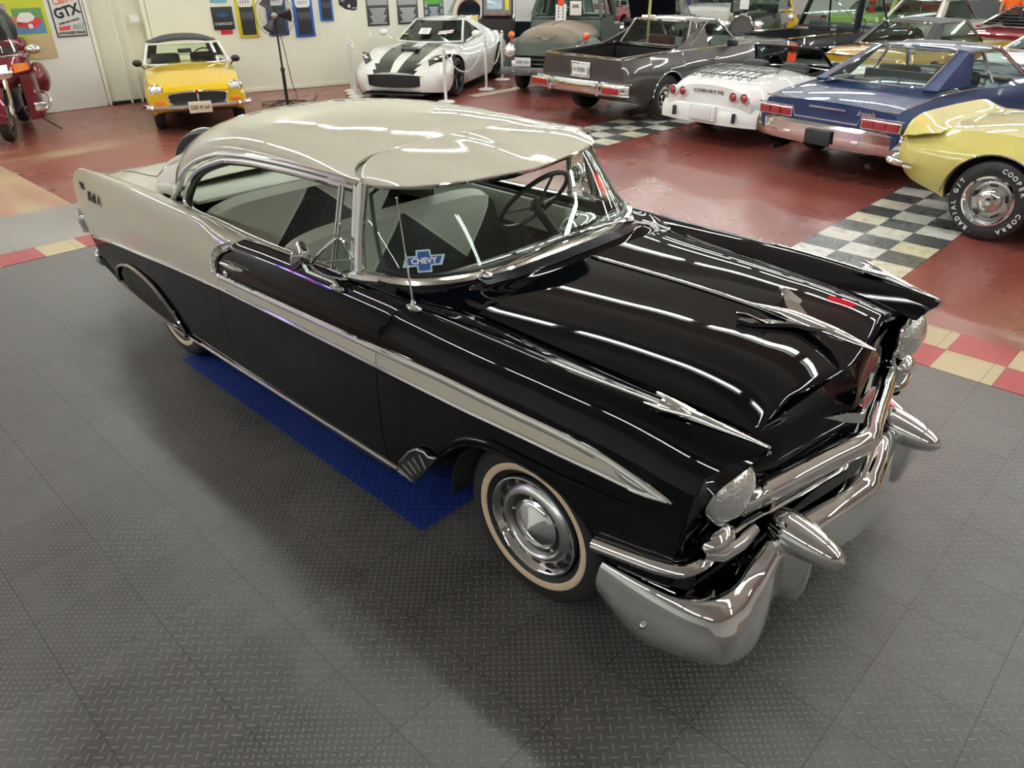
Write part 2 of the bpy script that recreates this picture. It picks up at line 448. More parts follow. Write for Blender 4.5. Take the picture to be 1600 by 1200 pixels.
angs = [-pi/2 * (1 - k / 22) for k in range(23)] + [pi/2 * k / 22 for k in range(1, 23)]
m = MB(); G = []
xs = [-2.80 + (1.51) * t for t in lin(0, 1, 36)]
for i, x in enumerate(xs):
    t = i / 36
    G.append([roofpt(lerp(-2.80, frontx(a), t), a) for a in angs])
m.grid(G, 0)
# rear pillars
for sg in (-1, 1):
    G = []
    for x in lin(-2.80, -3.12, 10):
        G.append([roofpt(x, sg * lerp(pi/2, 1.02, k / 10)) for k in range(11)])
    m.grid(G, 0)
roof = m.build('roof', CREAMP, car, .012)
m = MB(); G = []
for x in lin(-2.83, -3.33, 14):
    aa = 1.05 if x > -3.12 else 1.05 + (.45 * (-3.12 - x) / .21)
    G.append([roofpt(x, a) - V((0, 0, .004)) for a in lin(-aa, aa, 26)])
m.grid(G, 0); bg = m.build('back_window', GLASS, car)
m = MB()
m.tube([roofpt(-2.82, a) for a in lin(-1.0, 1.0, 24)] , .012, 8); 
bl = [roofpt(-3.325, a) for a in lin(-1.45, 1.45, 24)]
m.tube(bl, .014, 8)
for sg in (-1, 1): m.tube([roofpt(x, sg * 1.05) + V((0, 0, .004)) for x in lin(-2.80, -3.14, 8)] + [roofpt(-3.26, sg * 1.3), roofpt(-3.325, sg * 1.45)], .013, 8)
m.build('back_window_trim', CHROME, car)
# chrome boot of the pillar
for sg in (-1, 1):
    m = MB(); G = []
    for k, zz in enumerate(lin(0, 1, 8)):
        a0 = lerp(pi/2, 1.15, zz)
        G.append([roofpt(x, sg * a0) + V((0, sg * .008, .004)) for x in lin(-2.79, -3.12, 8)])
    m.grid(G, 0); m.build('pillar_trim', CHROME, car, .004)
# drip rail and window surround
rail = [V((x, tab(tRY, x) + .012, tab(tRZ, x))) for x in lin(-1.06, -2.76, 40)] + [V((-2.815, .725, 1.0)), V((-2.86, .73, .965))]
inner = [V((x, tab(tRY, x) - .005, tab(tRZ, x) - .03)) for x in lin(-1.10, -2.2, 24)] + [V((-2.40,.70,1.225)), V((-2.55,.705,1.155)), V((-2.66,.71,1.06)), V((-2.70,.716,1.0)), V((-2.64,.73,.965)), V((-2.45,.742,.962)), V((-2.2,.752,.968))]
sill = [V((x, tab(tYI, x) + .014, tab(tZI, x) + .014)) for x in lin(-2.3, -1.0, 20)]
for sg, nm in ((-1, 0), (1, 1)):
    f = lambda L: [V((p.x, sg * p.y, p.z)) for p in L]
    m = MB(); m.tube(f(rail), .014, 8); m.build('drip_rail', CHROME, car)
    m = MB(); m.tube(f(cat(inner, 3)), .017, 8); m.build('window_surround', CHROME, car)
    m = MB(); m.tube(f(cat([V((p.x + .02, p.y - .012, p.z - .012)) for p in inner], 3)), .014, 8); m.build('window_seal', TRIMBLK, car)
    m = MB(); m.tube(f(sill), .016, 8, flat_=.5); m.tube(f([V((x, tab(tYI, x) + .028, tab(tZI, x) + .012)) for x in lin(-2.0, -1.25, 8)]), .010, 6); m.build('window_sill_trim', CHROME, car)
# ---- windshield
def wtop(y): return (tab([(0,-.93),(.3,-.94),(.5,-.97),(.62,-1.02),(.675,-1.05)], abs(y)), tab([(0,1.375),(.5,1.372),(.675,1.362)], abs(y)))
def wpt(s, t, off=0.):
    yb = s * .765; yt = s * .672
    xb = wbot(yb); xt, zt = wtop(yt)
    zb = 1.040 + .004 * (1 - abs(s))
    bl = .03 * sin(pi * t) * (1 - abs(s) ** 3)
    y = lerp(yb, yt, t) + .012 * sin(pi * t) * s
    return V((lerp(xb, xt, t) + bl * .6 + off, y, lerp(zb, zt, t) + bl * .3))
SS = [-1, -.97, -.93, -.88, -.82, -.75, -.66, -.56, -.45, -.3, -.15, 0, .15, .3, .45, .56, .66, .75, .82, .88, .93, .97, 1]
m = MB(); m.grid([[wpt(s, t) for t in lin(0, 1, 12)] for s in SS], 0); ws = m.build('windshield', GLASS, car)
m = MB(); m.tube([wpt(s, 0) + V((.012, 0, -.006)) for s in lin(-1, 1, 60)], .021, 8, flat_=.9)
m.build('windshield_trim', pbr('bright_trim', (.78,.76,.70), .12, .95, rvar=.06), car)
m = MB()
ins = [wpt(s, .05) for s in lin(-.93, .93, 50)] + [wpt(.965, .10), wpt(.975, .2)] + [wpt(.975, t) for t in lin(.3, .9, 5)] + [wpt(s, .96) for s in lin(.93, -.93, 40)] + [wpt(-.975, t) for t in lin(.9, .1, 6)]
m.tube(ins, .008, 6, closed=True); m.build('windshield_seal', TRIMBLK, car)
for sg in (-1, 1):
    m = MB()
    a = V((-1.035, sg * .69, 1.372)); b = V((-1.005, sg * .775, 1.03))
    m.tube([lerp(b, a, t) + V((.0, sg * .006 * sin(pi * t), 0)) for t in lin(0, 1, 8)], [.026, .025, .023, .021, .02, .02, .021, .022, .024], 10)
    m.tube([lerp(b, a, t) + V((-.042, sg * .004, .0)) for t in lin(0, 1, 6)], .013, 8)
    m.tube([V((-.88, sg * .765, 1.035)), V((-.95, sg * .785, 1.03)), V((-1.03, sg * .795, 1.022)), V((-1.12, sg * .795, 1.012))], [.018, .024, .02, .012], 8)
    m.build('windshield_pillar', CHROME, car)
    # vent window
    m = MB()
    vp = [V((-1.175, sg * .70, 1.345)), V((-1.205, sg * .772, 1.0))]
    m.tube(vp, .010, 6); m.tube([V((-1.155, sg * .70, 1.345)), V((-1.19, sg * .772, 1.0))], .006, 6)
    m.build('vent_window_post', CHROME, car)
    m = MB(); m.add([V((-1.075, sg * .70, 1.34)), V((-1.17, sg * .70, 1.34)), V((-1.20, sg * .765, 1.01)), V((-1.06, sg * .765, 1.01))], [(0, 1, 2, 3)]); m.build('vent_window', GLASS, car)
    # wind deflector, a small chrome framed pane outside the vent window
    m = MB()
    fr = cat([(-1.02, sg * .79, 1.03), (-1.06, sg * .80, 1.17), (-1.13, sg * .84, 1.13), (-1.20, sg * .87, 1.04), (-1.12, sg * .83, 1.00)], 5, True)
    m.tube(fr, .006, 6, closed=True); m.tube([(-1.03, sg * .79, 1.09), (-1.17, sg * .855, 1.06)], .004, 6)
    wd = m.build('wind_deflector', CHROME, car)
    m = MB(); m.add(fr, [tuple(range(len(fr)))]); m.build('deflector_pane', GREYGLASS, wd)
# ---- sun visor over the windshield
def vedge(s):   # front edge
    a = abs(s); return V((-.757 - .03 * a - .10 * a ** 2 - .19 * a ** 8, s * .685, 1.354 + .012 * a * (1 - a) + .012 * a))
def vseam(s):
    a = abs(s); return V((-1.29 + .23 * a ** 5, s * .668, 0))
m = MB(); G = []
for s in lin(-1, 1, 44):
    e = vedge(s); q = vseam(s)
    # point of the roof surface at that (x, y)
    lo, hi = 0, pi / 2
    for _ in range(30):
        md = (lo + hi) / 2
        if abs(roofpt(q.x, md).y) < abs(q.y): lo = md
        else: hi = md
    q.z = roofpt(q.x, lo).z + .006
    col = []
    for t in lin(0, 1, 10):
        p = lerp(q, e, t); p.z += .016 * sin(pi * t) * (1 - .7 * abs(s)) + .007 * math.exp(-(s / .08) ** 2) * sin(pi * min(1, t * .9 + .1)) 
        col.append(p)
    G.append(col)
m.grid(G, 0); vis = m.build('sun_visor', CREAMP, car, .004)
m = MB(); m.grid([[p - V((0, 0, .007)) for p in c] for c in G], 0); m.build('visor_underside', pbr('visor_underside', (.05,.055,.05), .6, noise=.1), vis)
m = MB(); m.tube([c[-1] + V((0, 0, -.006)) for c in G], .008, 6); m.build('visor_edge_trim', CHROME, vis)
m = MB(); m.tube([c[0] + V((0, 0, -.003)) for c in G], .004, 6); m.build('visor_rear_trim', pbr('visor_bead', (.62,.6,.5), .3, .2, rvar=.1), vis)
m = MB(); m.tube([V((-.90, y, 1.30)) for y in (-.15, .0, .15)], [.012, .03, .012], 8, flat_=.4); m.tube([(-.93, 0, 1.37), (-.90, 0, 1.30)], .006, 6); m.build('rear_view_mirror', DKMET, car)
# ---- side spears
def sidep(x, z, off=.006): return V((x, -(yside(x, z) + off), z))
def both(fn, name, mat):
    m = MB(); fn(m); o = m.build(name, mat, car); mir(o); return o
xs1 = lin(-2.05, .50, 50)
both(lambda m: (m.tube([sidep(x, tab(tZU, x)) for x in xs1] + [sidep(.56, .777)], [.011] * 51 + [.008], 8, flat_=.9), m.tube([sidep(x, tab(tZU, x) - .019, .004) for x in xs1[:-4]], .0035, 6)), 'upper_spear_trim', CHROME)
both(lambda m: m.tube([sidep(x, tab(tZL, x)) for x in xs1] + [sidep(.56, .777)], [.009] * 51 + [.006], 8), 'lower_spear_trim', CHROME)
both(lambda m: m.tube([sidep(x, tab(tZL, x)) for x in lin(-3.99, -2.05, 34)], .0105, 8, flat_=.9), 'quarter_spear_trim', CHROME)
def tipf(m):
    G = []
    for x in lin(.36, .575, 12):
        zu = tab(tZU, x) + .004; zl = tab(tZL, x) - .004
        if x > .5: zm = lerp(.789, .779, (x - .5) / .075); h = (.026) * (1 - (x - .5) / .076); zu, zl = zm + h * .5 + .001, zm - h * .5
        if x < .43: a = (x - .36) / .07; zl2 = lerp(zu - .006, zl, a ** .6); zl = zl2
        G.append([sidep(x, lerp(zu, zl, t), .004 + .010 * sin(pi * t)) for t in lin(0, 1, 6)])
    m.grid(G, 0)
both(tipf, 'spear_tip', CHROME)
both(lambda m: m.tube([sidep(x, .252 + .014 * 0, .006) if 0 else V((x, -(yside(x, .245) + .006), tab([(-2.66,.232),(-.72,.262)], x))) for x in lin(-2.66, -.72, 30)], .010, 8), 'rocker_trim', CHROME)
# body crease running forward from the arch
both(lambda m: m.tube([sidep(x, z, -.003) for x, z in [(-.425,.478),(-.395,.52),(-.368,.555),(-.30,.61),(-.241,.645),(-.18,.664),(-.125,.675),(-.04,.679),(.03,.679),(.10,.680),(.17,.681),(.30,.686),(.40,.694),(.50,.704),(.56,.71)]], [.008,.013,.016,.018,.019,.020,.020,.020,.019,.018,.016,.014,.012,.009,.003], 10, flat_=.8), 'wheel_arch_lip', BLACKP)
both(lambda m: m.tube([sidep(x, tab(tZB, x) + .003, -.004) for x in [-.415,-.39,-.36,-.32,-.29,-.24,-.19,-.12,-.06,.02,.08,.14,.19,.23,.27,.30,.32,.335,.345,.352]], .008, 8), 'wheel_opening_edge', BLACKP)
# wheel wells (dark inner shells)
for x0 in (0, -2.95):
    m = MB()
    prof = [V((.40 * cos(a), 0, .42 * sin(a) * .78)) for a in lin(-.15, pi + .15, 24)]
    m.grid([[V((x0 + p.x, y, .335 + p.z)) for y in (-.86, -.5)] for p in prof], 0); m.grid([[V((x0 + p.x, -y, .335 + p.z)) for y in (-.86, -.5)] for p in prof], 0)
    m.build('wheel_well', DARK, car, .004)
m = MB(); G = []
for x in lin(-4.0, .55, 20):
    zb = max(.17, tab([(-4.0,.36),(-3.6,.26),(-3,.2),(.4,.2),(.6,.32)], x)); hw = .86 if (-.6 > x > -2.5 or x < -3.5) else .52
    G.append([V((x, s * hw, zb)) for s in (-1, -.5, 0, .5, 1)])
m.grid(G, 0); m.build('underbody', DARK, car, .02, off=0)
# stone guard at the rocker front
def sg(m):
    pts = [(-.708,.260),(-.70,.285),(-.665,.335),(-.578,.433),(-.535,.466),(-.483,.478),(-.458,.468),(-.44,.470),(-.415,.482),(-.47,.41),(-.529,.337),(-.608,.252)]
    n = len(pts)
    outer = [sidep(x, z, .014) for x, z in pts]; inn = [sidep(x, z, -.002) for x, z in pts]
    m.add(outer + inn, [tuple(range(n)), tuple(range(n, 2 * n))[::-1]] + [(i, (i + 1) % n, n + (i + 1) % n, n + i) for i in range(n)], 0, False)
o = both(sg, 'stone_guard', DKMET)
m = MB()
for k in range(5):
    a = k / 4; m.tube([sidep(lerp(-.682, -.515, a), lerp(.300, .455, a), .018), sidep(lerp(-.625, -.485, a), lerp(.275, .40, a), .018)], .004, 6)
m.tube([sidep(x, z, .015) for x, z in [(-.668,.335),(-.58,.434),(-.535,.467),(-.483,.479),(-.458,.468),(-.44,.471),(-.415,.482)]], .006, 8)
m.tube([sidep(x, z, .015) for x, z in [(-.70,.268),(-.61,.256)]], .004, 8)
m.build('guard_rib', CHROME, car)
# quarter gill trim at the rear of the door
def gill(m):
    L = [(-1.975,.955),(-2.06,.925),(-2.10,.885),(-2.11,.84),(-2.10,.79)]
    L2 = [(-1.965,.925),(-2.02,.90),(-2.055,.87),(-2.07,.83),(-2.065,.79)]
    m.tube([sidep(x, z, .008) for x, z in cat2(L)], .005, 6); m.tube([sidep(x, z, .008) for x, z in cat2(L2)], .005, 6)
    for a in (.28, .45, .62, .8, 1.):
        i = a * 4; k = min(3, int(i)); f = i - k
        p = [lerp(L[k][j], L[k + 1][j], f) for j in (0, 1)]; q = [lerp(L2[k][j], L2[k + 1][j], f) for j in (0, 1)]
        m.tube([sidep(*p, .010), sidep(*q, .010)], .007, 6)
def cat2(L, n=5): return [(p.x, p.y) for p in cat([(a, b, 0) for a, b in L], n)]
both(gill, 'quarter_gill_trim', CHROME)
# fender skirt
def skirt(m):
    G = []
    for x in lin(-3.66, -2.72, 24):
        t = (x + 3.19) / .47; zt = .235 + .255 * max(0, 1 - t * t) ** .5; zb = tab(tZB, x) - .004
        G.append([V((x, -(yside(x, max(zb, lerp(zb, zt, k))) + .010 * (1 - abs(t) ** 6)), lerp(zb, zt, k))) for k in lin(0, 1, 8)])
    m.grid(G, 0)
both(skirt, 'fender_skirt', BLACKP)
both(lambda m: (m.tube([(x, -(yside(x, z) + .012), z) for x, z in [(-3.19 + .485 * cos(a), .235 + .265 * max(0, sin(a)) + (.065 * (a / pi) ** 3)) for a in lin(.02, pi - .02, 30)]], .013, 8, flat_=.9), m.tube([(x, -(yside(x, .25) + .008), tab(tZB, x) - .004) for x in lin(-3.68, -2.72, 16)], .009, 8)), 'skirt_trim', pbr('dark_chrome', (.35,.35,.36), .1, 1., rvar=.05))
# door handle and lock
def hnd(m):
    c = lambda x, z, o: V((x, -(yside(x, z) + o), z))
    m.tube([c(-2.005,.868,.012), c(-1.97,.872,.03), c(-1.90,.874,.034), c(-1.83,.872,.030), c(-1.795,.868,.012)], [.006,.013,.016,.013,.006], 10, flat_=.55)
    m.tube([c(-2.0,.868,.004), c(-1.9,.868,.006), c(-1.80,.868,.004)], [.01,.022,.01], 10, flat_=.35)
m = MB(); hnd(m); h1 = m.build('door_handle', CHROME, door); m = MB(); m.sphere(sidep(-1.97, .815, .002), .016, 12); m.build('door_lock', CHROME, door)
m = MB(); hnd(m); h2 = m.build('door_handle', CHROME, ldoor)
for v in h2.data.vertices: v.co.y = -v.co.y
# door mirrors
for sg_ in (-1, 1):
    m = MB()
    c = V((-1.245, sg_ * .90, 1.085)); axis = V((-.75, sg_ * .45, .22)).normalized()
    M = frameM(c, axis.orthogonal(), axis.cross(axis.orthogonal()))
    if (M.to_3x3() @ V((0, 0, 1))).dot(axis) < 0: M = M @ Matrix.Rotation(pi, 4, 'X')
    m.lathe([(.0005, -.052), (.012, -.05), (.035, -.038), (.056, -.014), (.062, 0), (.060, .006), (.054, .004), (0.0005, .003)], 28, 0, M)
    b = V((-1.075, sg_ * .842, .972))
    m.tube([c + V((.02, 0, -.02)), c + V((.07, sg_ * .01, -.05)), b + V((-.02, 0, .02)), b], [.009, .008, .010, .014], 10)
    m.sphere(b, .03, 14, sc=(1.6, .7, .35)); m.build('side_mirror', CHROME, door if sg_ < 0 else ldoor)
# antenna
m = MB(); ab = V((-.632, -.80, 1.004)); at_ = V((-.70, -.785, 1.40))
m.sphere(ab, .035, 14, sc=(1.2, .6, .35)); m.tube([ab, ab + V((-.004, 0, .03))], [.014, .008], 8); m.tube([ab, lerp(ab, at_, .5)], .0042, 6); m.tube([lerp(ab, at_, .45), at_], .0026, 6); m.sphere(at_, .005, 8)
m.build('antenna', CHROME, car)
# wipers
for y0, y1 in ((-.46, -.05), (.50, .12)):
    m = MB(); b = V((wbot(y0) + .045, y0, 1.045)); tp = wpt(y1 / .765, .10) + V((.03, 0, 0))
    m.sphere(b, .024, 14, sc=(1, 1, .8)); m.tube([b, lerp(b, tp, .55) + V((.01, 0, .01)), tp], [.008, .006, .004], 8, flat_=.6)
    d = V((0, (y1 - y0) * .5, 0)); m.tube([wpt((y1 - (y1 - y0) * .42) / .765, .07) + V((.012, 0, 0)), tp, wpt((y1 + (y1 - y0) * .38) / .765, .085) + V((.012, 0, 0))], .005, 6)
    m.build('wiper', CHROME, car)
# hood centre bead and bird
m = MB()
m.tube([V((x, 0, hoodz(x, 0) + .004)) for x in lin(-.43, .50, 30)], [.005] + [.010] * 29 + [.012], 8, flat_=.7, up=(0, 0, 1)); m.build('hood_bead_trim', CHROME, car)
m = MB()
G = []
for t in lin(0, 1, 14):
    x = lerp(.30, .762, t); w = tab([(0,.002),(.15,.012),(.5,.03),(.7,.026),(1,.003)], t); h = tab([(0,.004),(.4,.03),(.65,.028),(1,.004)], t); z0 = tab([(0,1.045),(.3,1.045),(.6,1.035),(1,1.012)], t)
    G.append([V((x, w * cos(a), z0 + h * sin(a) * .6)) for a in [2 * pi * k / 12 for k in range(13)]])
m.grid(G, 0)
for sgn in (-1, 1):   # wings with turned up tips
    m.add([(.62, sgn * .02, 1.040), (.50, sgn * .05, 1.042), (.395, sgn * .155, 1.046), (.345, sgn * .165, 1.05), (.40, sgn * .09, 1.036), (.46, sgn * .02, 1.034),
           (.62, sgn * .02, 1.026), (.50, sgn * .05, 1.028), (.395, sgn * .155, 1.032), (.345, sgn * .165, 1.036), (.40, sgn * .09, 1.022), (.46, sgn * .02, 1.020)],
          [(0, 1, 2, 3, 4, 5), (11, 10, 9, 8, 7, 6), (0, 6, 7, 1), (1, 7, 8, 2), (2, 8, 9, 3), (3, 9, 10, 4), (4, 10, 11, 5), (5, 11, 6, 0)], 0, False)
    m.add([(.44, sgn * .115, 1.045), (.36, sgn * .145, 1.048), (.335, sgn * .15, 1.068), (.37, sgn * .145, 1.072), (.44, sgn * .125, 1.052),
           (.44, sgn * .125, 1.045), (.36, sgn * .155, 1.048), (.335, sgn * .158, 1.068), (.37, sgn * .153, 1.072), (.44, sgn * .132, 1.052)],
          [(0, 1, 2, 3, 4), (9, 8, 7, 6, 5), (0, 5, 6, 1), (1, 6, 7, 2), (2, 7, 8, 3), (3, 8, 9, 4), (4, 9, 5, 0)], 0, False)
m.build('hood_ornament', CHROME, car)
# fender-top arrows
def arrow(m):
    G = []
    for t in lin(0, 1, 16):
        x = lerp(.43, .748, t); w = tab([(0,.020),(.1,.022),(.5,.016),(1,.003)], t); h = tab([(0,.02),(.25,.022),(.6,.013),(1,.003)], t)
        y = tab(tYC, x) - .004; z = tab(tZC, x) + .001
        G.append([V((x, -(y + w * cos(a)), z + h * sin(a))) for a in [pi * k / 8 for k in range(9)]])
    m.grid(G, 0)
    for d in (-.03, .0, .03):
        m.tube([(.53, -(tab(tYC, .53) + d * .4), 1.0), (.45, -(tab(tYC, .45) + d), 1.004 + .02 * (d == 0)), (.395 + .02 * (d == 0), -(tab(tYC, .40) + d * 1.1), 1.006 + .03 * (d == 0))], [.012, .010, .003], 8, flat_=.6)
both(arrow, 'fender_ornament', CHROME)
both(lambda m: m.tube([(x, -(tab(tYC, x) - .004), tab(tZC, x) + .001) for x in lin(-.0, .45, 14)], [.002] + [.006] * 14, 8, flat_=.5), 'fender_top_trim', CHROME)
# V emblem and shield
m = MB()
for sgn in (-1, 1):
    L = [V((nosex(sgn * y, z) + o, sgn * y, z)) for y, z, o in ((0,.738,.022),(.0,.778,.028),(.09,.806,.020),(.205,.826,.012),(.10,.776,.020))]
    B = [p - V((.014, 0, 0)) for p in L]
    m.add(L + B, [(0, 1, 2, 3, 4), (9, 8, 7, 6, 5)] + [(i, (i + 1) % 5, 5 + (i + 1) % 5, 5 + i) for i in range(5)], 0, False)
vem = m.build('v_emblem', CHROME, car)
m = MB(); M = frameM((.770, 0, .825), (0, 1, 0), (-.12, 0, 1))
m.prism([(-.062,.012),(-.055,.03),(.055,.03),(.062,.012),(.03,-.018),(0,-.03),(-.03,-.018)], 0, .010, 0, M); em = m.build('crest', CHROME, vem)
m = MB(); m.prism([(-.05,-.002),(-.048,.022),(.048,.022),(.05,-.002)], .0105, .012, 0, M); m.build('crest_band', paint((.45,.02,.03), .3), em) if False else None
m.build('crest_inlay', paint((.45,.02,.03), .3), vem)
# grille bar
gb = [(.60,.655,.668),(.56,.672,.672),(.50,.688,.675),(.35,.722,.676),(.2,.757,.678),(.08,.788,.679),(.02,.806,.680)]
path = [V((x, -y, z)) for y, x, z in gb] + [V((x, y, z)) for y, x, z in gb[::-1]]
m = MB(); m.tube(path, [.034, .036] + [.040] * 10 + [.036, .034], 14, up=(0, 0, 1), flat_=1.1)
for sgn in (-1, 1): m.tube([(.694, sgn * .515, .672), (.689, sgn * .53, .672)], .050, 16, up=(0, 0, 1)); m.tube([(.672, sgn * .56, .668), (.64, sgn * .62, .70), (.60, sgn * .66, .72)], .03, 10)
m.build('grille_bar', CHROME, car)
m = MB()
G = [[V((.70 - .13 * abs(y) - .03, y, z)) for z in (.66, .6, .52, .42, .34)] for y in lin(-.66, .66, 20)]
m.grid(G, 0); m.build('grille_recess', BLACKP, car, .004)
for k in range(5):
    z = .630 - k * .017
    m = MB(); m.tube([V((.745 - .2 * abs(y), y, z)) for y in lin(-.52, .52, 30)], .0048, 6); m.build('grille_slat', SATIN, car)
m = MB(); m.tube([V((.752 - .2 * abs(y), y, .538 - .01 * abs(y))) for y in lin(-.60, .60, 30)], .020, 10, flat_=.7); m.build('grille_lower_moulding', CHROME, car)
# valance wrapping to the side
def vala(m):
    m.tube(cat([(.625,-.60,.60),(.66,-.70,.575),(.655,-.79,.56),(.625,-.855,.553),(.56,-.882,.545),(.46,-.888,.526),(.335,-.895,.505)], 6), [.014 + .014 * min(1, max(0, i / 12)) for i in range(37)], 10, flat_=.85)
both(vala, 'valance_trim', CHROME)
both(lambda m: m.tube(cat([(.60,-.86,.47),(.5,-.872,.455),(.42,-.878,.447)], 4), .004, 6), 'valance_bead', CHROME)
# parking lamp pods
def pod(m):
    m.sphere((.672, -.745, .635), .05, 16, sc=(.9, 1.5, .75))
    m.tube([(.66,-.80,.60),(.69,-.75,.585),(.705,-.66,.58),(.71,-.58,.59)], [.02,.026,.026,.02], 10)
both(pod, 'parking_lamp_housing', CHROME)
# headlamps
hx, hy, hz = .688, .708, .792
for sgn in (-1, 1):
    m = MB(); M = frameM((hx - .045, sgn * hy, hz), (0, 1, 0), (-.06, 0, 1))
    m.lathe([(.10, -.03), (.112, .0), (.116, .02), (.112, .034), (.102, .038), (.098, .03)], 36, 0, M); hb = m.build('headlamp', CHROME, car)
    m = MB(); m.lathe([(.100, .03), (.092, .050), (.07, .070), (.04, .082), (.0005, .086)], 36, 0, M); m.build('headlamp_lens', LENS, hb)
    # housing between brow and ring
    outer = [(.753,.694,.960),(.735,.77,.935),(.700,.825,.885),(.668,.855,.82),(.636,.866,.74),(.615,.868,.66),(.605,.84,.59),(.61,.76,.575),(.62,.68,.58),(.635,.61,.61),(.645,.588,.69),(.65,.585,.78),(.665,.588,.86),(.69,.605,.92),(.725,.645,.952)]
    outer = [V((x, y, z)) for x, y, z in outer]
    G = []
    for p in outer:
        a = atan2(p.z - hz, p.y - hy); q = V((hx - .05, hy + .112 * cos(a), hz + .112 * sin(a)))
        G.append([V((lerp(p, q, t).x - .03 * sin(pi * t), sgn * lerp(p, q, t).y, lerp(p, q, t).z)) for t in lin(0, 1, 5)])
    m = MB(); m.grid(G, 0, closed=True); m.build('headlamp_housing', BLACKP, car, .004)
    # inner fender wall beside the nose
    m = MB(); G = [[V((x, sgn * lerp(tab(tYI, x), .59, min(1, k * 2)), lerp(tab(tZI, x), .60, k))) for k in lin(0, 1, 8)] for x in lin(.50, .665, 6)]
    m.grid(G, 0); m.build('inner_fender', BLACKP, car, .003)
    m = MB(); m.tube([(x, sgn * (y + .004), z + .002) for x, y, z in [(.757,.690,.955),(.745,.675,.94),(.71,.625,.915)]], .006, 6); m.build('brow_trim', CHROME, car)
# ---- front bumper
ST = [((.81,0,.545),(.86,0,.543),(.892,0,.512),(.902,0,.43),(.895,0,.345),(.84,0,.318)),
 ((.775,.2,.54),(.825,.2,.538),(.857,.2,.506),(.866,.2,.425),(.857,.2,.345),(.80,.2,.318)),
 ((.742,.36,.53),(.79,.36,.526),(.82,.36,.496),(.828,.36,.42),(.817,.36,.34),(.76,.36,.31)),
 ((.715,.48,.505),(.755,.48,.505),(.785,.48,.47),(.79,.48,.38),(.785,.49,.27),(.73,.49,.245)),
 ((.70,.58,.455),(.745,.59,.45),(.785,.605,.405),(.815,.62,.32),(.815,.63,.225),(.76,.62,.20)),
 ((.70,.66,.430),(.745,.69,.425),(.785,.705,.388),(.825,.715,.30),(.817,.715,.215),(.76,.69,.195)),
 ((.685,.74,.425),(.72,.775,.418),(.75,.797,.385),(.782,.815,.30),(.775,.805,.215),(.72,.76,.195)),
 ((.61,.805,.427),(.635,.840,.42),(.65,.862,.387),(.665,.880,.30),(.655,.875,.218),(.62,.82,.20)),
 ((.50,.84,.432),(.505,.872,.426),(.508,.890,.395),(.51,.908,.31),(.505,.905,.232),(.50,.86,.215)),
 ((.37,.865,.436),(.365,.888,.434),(.36,.900,.41),(.358,.908,.365),(.365,.902,.315),(.39,.87,.30))]
half = []
cols = [cat([V(st[k]) for st in ST], 5) for k in range(6)]
n = len(cols[0])
rows = []
for i in range(n):
    sec = [cols[k][i] for k in range(6)]
    c = cat(sec[:3], 3)[:-1] + cat(sec[2:], 4)
    rows.append(c)
full = [[V((p.x, -p.y, p.z)) for p in r] for r in rows[::-1]] + rows[1:]
m = MB(); m.grid(full, 0); fb = m.build('front_bumper', CHROME, car, .008)
for sgn in (-1, 1):
    m = MB()
    for (x, y, z, r) in ((.55, .908, .30, .016), (.80, .775, .245, .012)): m.sphere((x, sgn * y, z), r, 12, sc=(.8, .8, .8))
    m.build('bumper_bolt', SATIN, fb)
    # bullet guard
    m = MB(); G = []
    for t in lin(0, 1, 16):
        c = V((lerp(.72, .956, t), sgn * .437, lerp(.532, .499, t)))
        r = .073 * sqrt(max(0, 1 - max(0, (t - .18) / .82) ** 1.75)) * (1 if t > .18 else .85 + .15 * t / .18) + .0008
        G.append([c + V((0, r * cos(a) * .95, r * sin(a) * .9)) for a in [2 * pi * k / 24 for k in range(25)]])
    m.grid(G, 0)
    G = []
    for z, x1, hw in ((.50,.855,.055),(.44,.862,.058),(.38,.862,.056),(.32,.856,.05),(.28,.846,.042),(.262,.825,.03)):
        G.append([V((lerp(x1, .72, abs(s) ** 2.2), sgn * .44 + s * hw, z)) for s in lin(-1, 1, 14)])
    m.grid(G, 0); m.build('bumper_guard', CHROME, car)
# lower valance behind the bumper
m = MB(); m.grid([[V((.70 - .05 * abs(y) - .1 * max(0, abs(y) - .6), y, z)) for z in (.44, .36, .28, .22)] for y in lin(-.82, .82, 20)], 0); m.build('front_valance', BLACKP, car, .004)
# ---- rear lamps and bumper
for sgn in (-1, 1):
    m = MB(); m.sphere((-4.235, sgn * .825, .60), .052, 16, sc=(1.2, .8, 1.2)); m.tube([(-4.20, sgn * .82, .66), (-4.25, sgn * .82, .60), (-4.24, sgn * .82, .50)], [.035, .042, .03], 12); tl = m.build('tail_lamp', CHROME, car)
    m = MB(); m.sphere((-4.275, sgn * .82, .60), .03, 14, sc=(.7, .8, 1.0)); m.build('tail_lamp_lens', REDLENS, tl)
rb = [(-4.13,.80,.33),(-4.17,.80,.325),(-4.23,.77,.32),(-4.27,.70,.32),(-4.29,.4,.32),(-4.29,0,.32)]
pth = cat([V((x, -y, z)) for x, y, z in rb] + [V((x, y, z)) for x, y, z in rb[-2::-1]], 6)
m = MB(); m.tube(pth, [.02, .04] + [.046] * (len(pth) - 4) + [.04, .02], 12, up=(0, 0, 1), flat_=1.35); m.build('rear_bumper', CHROME, car)
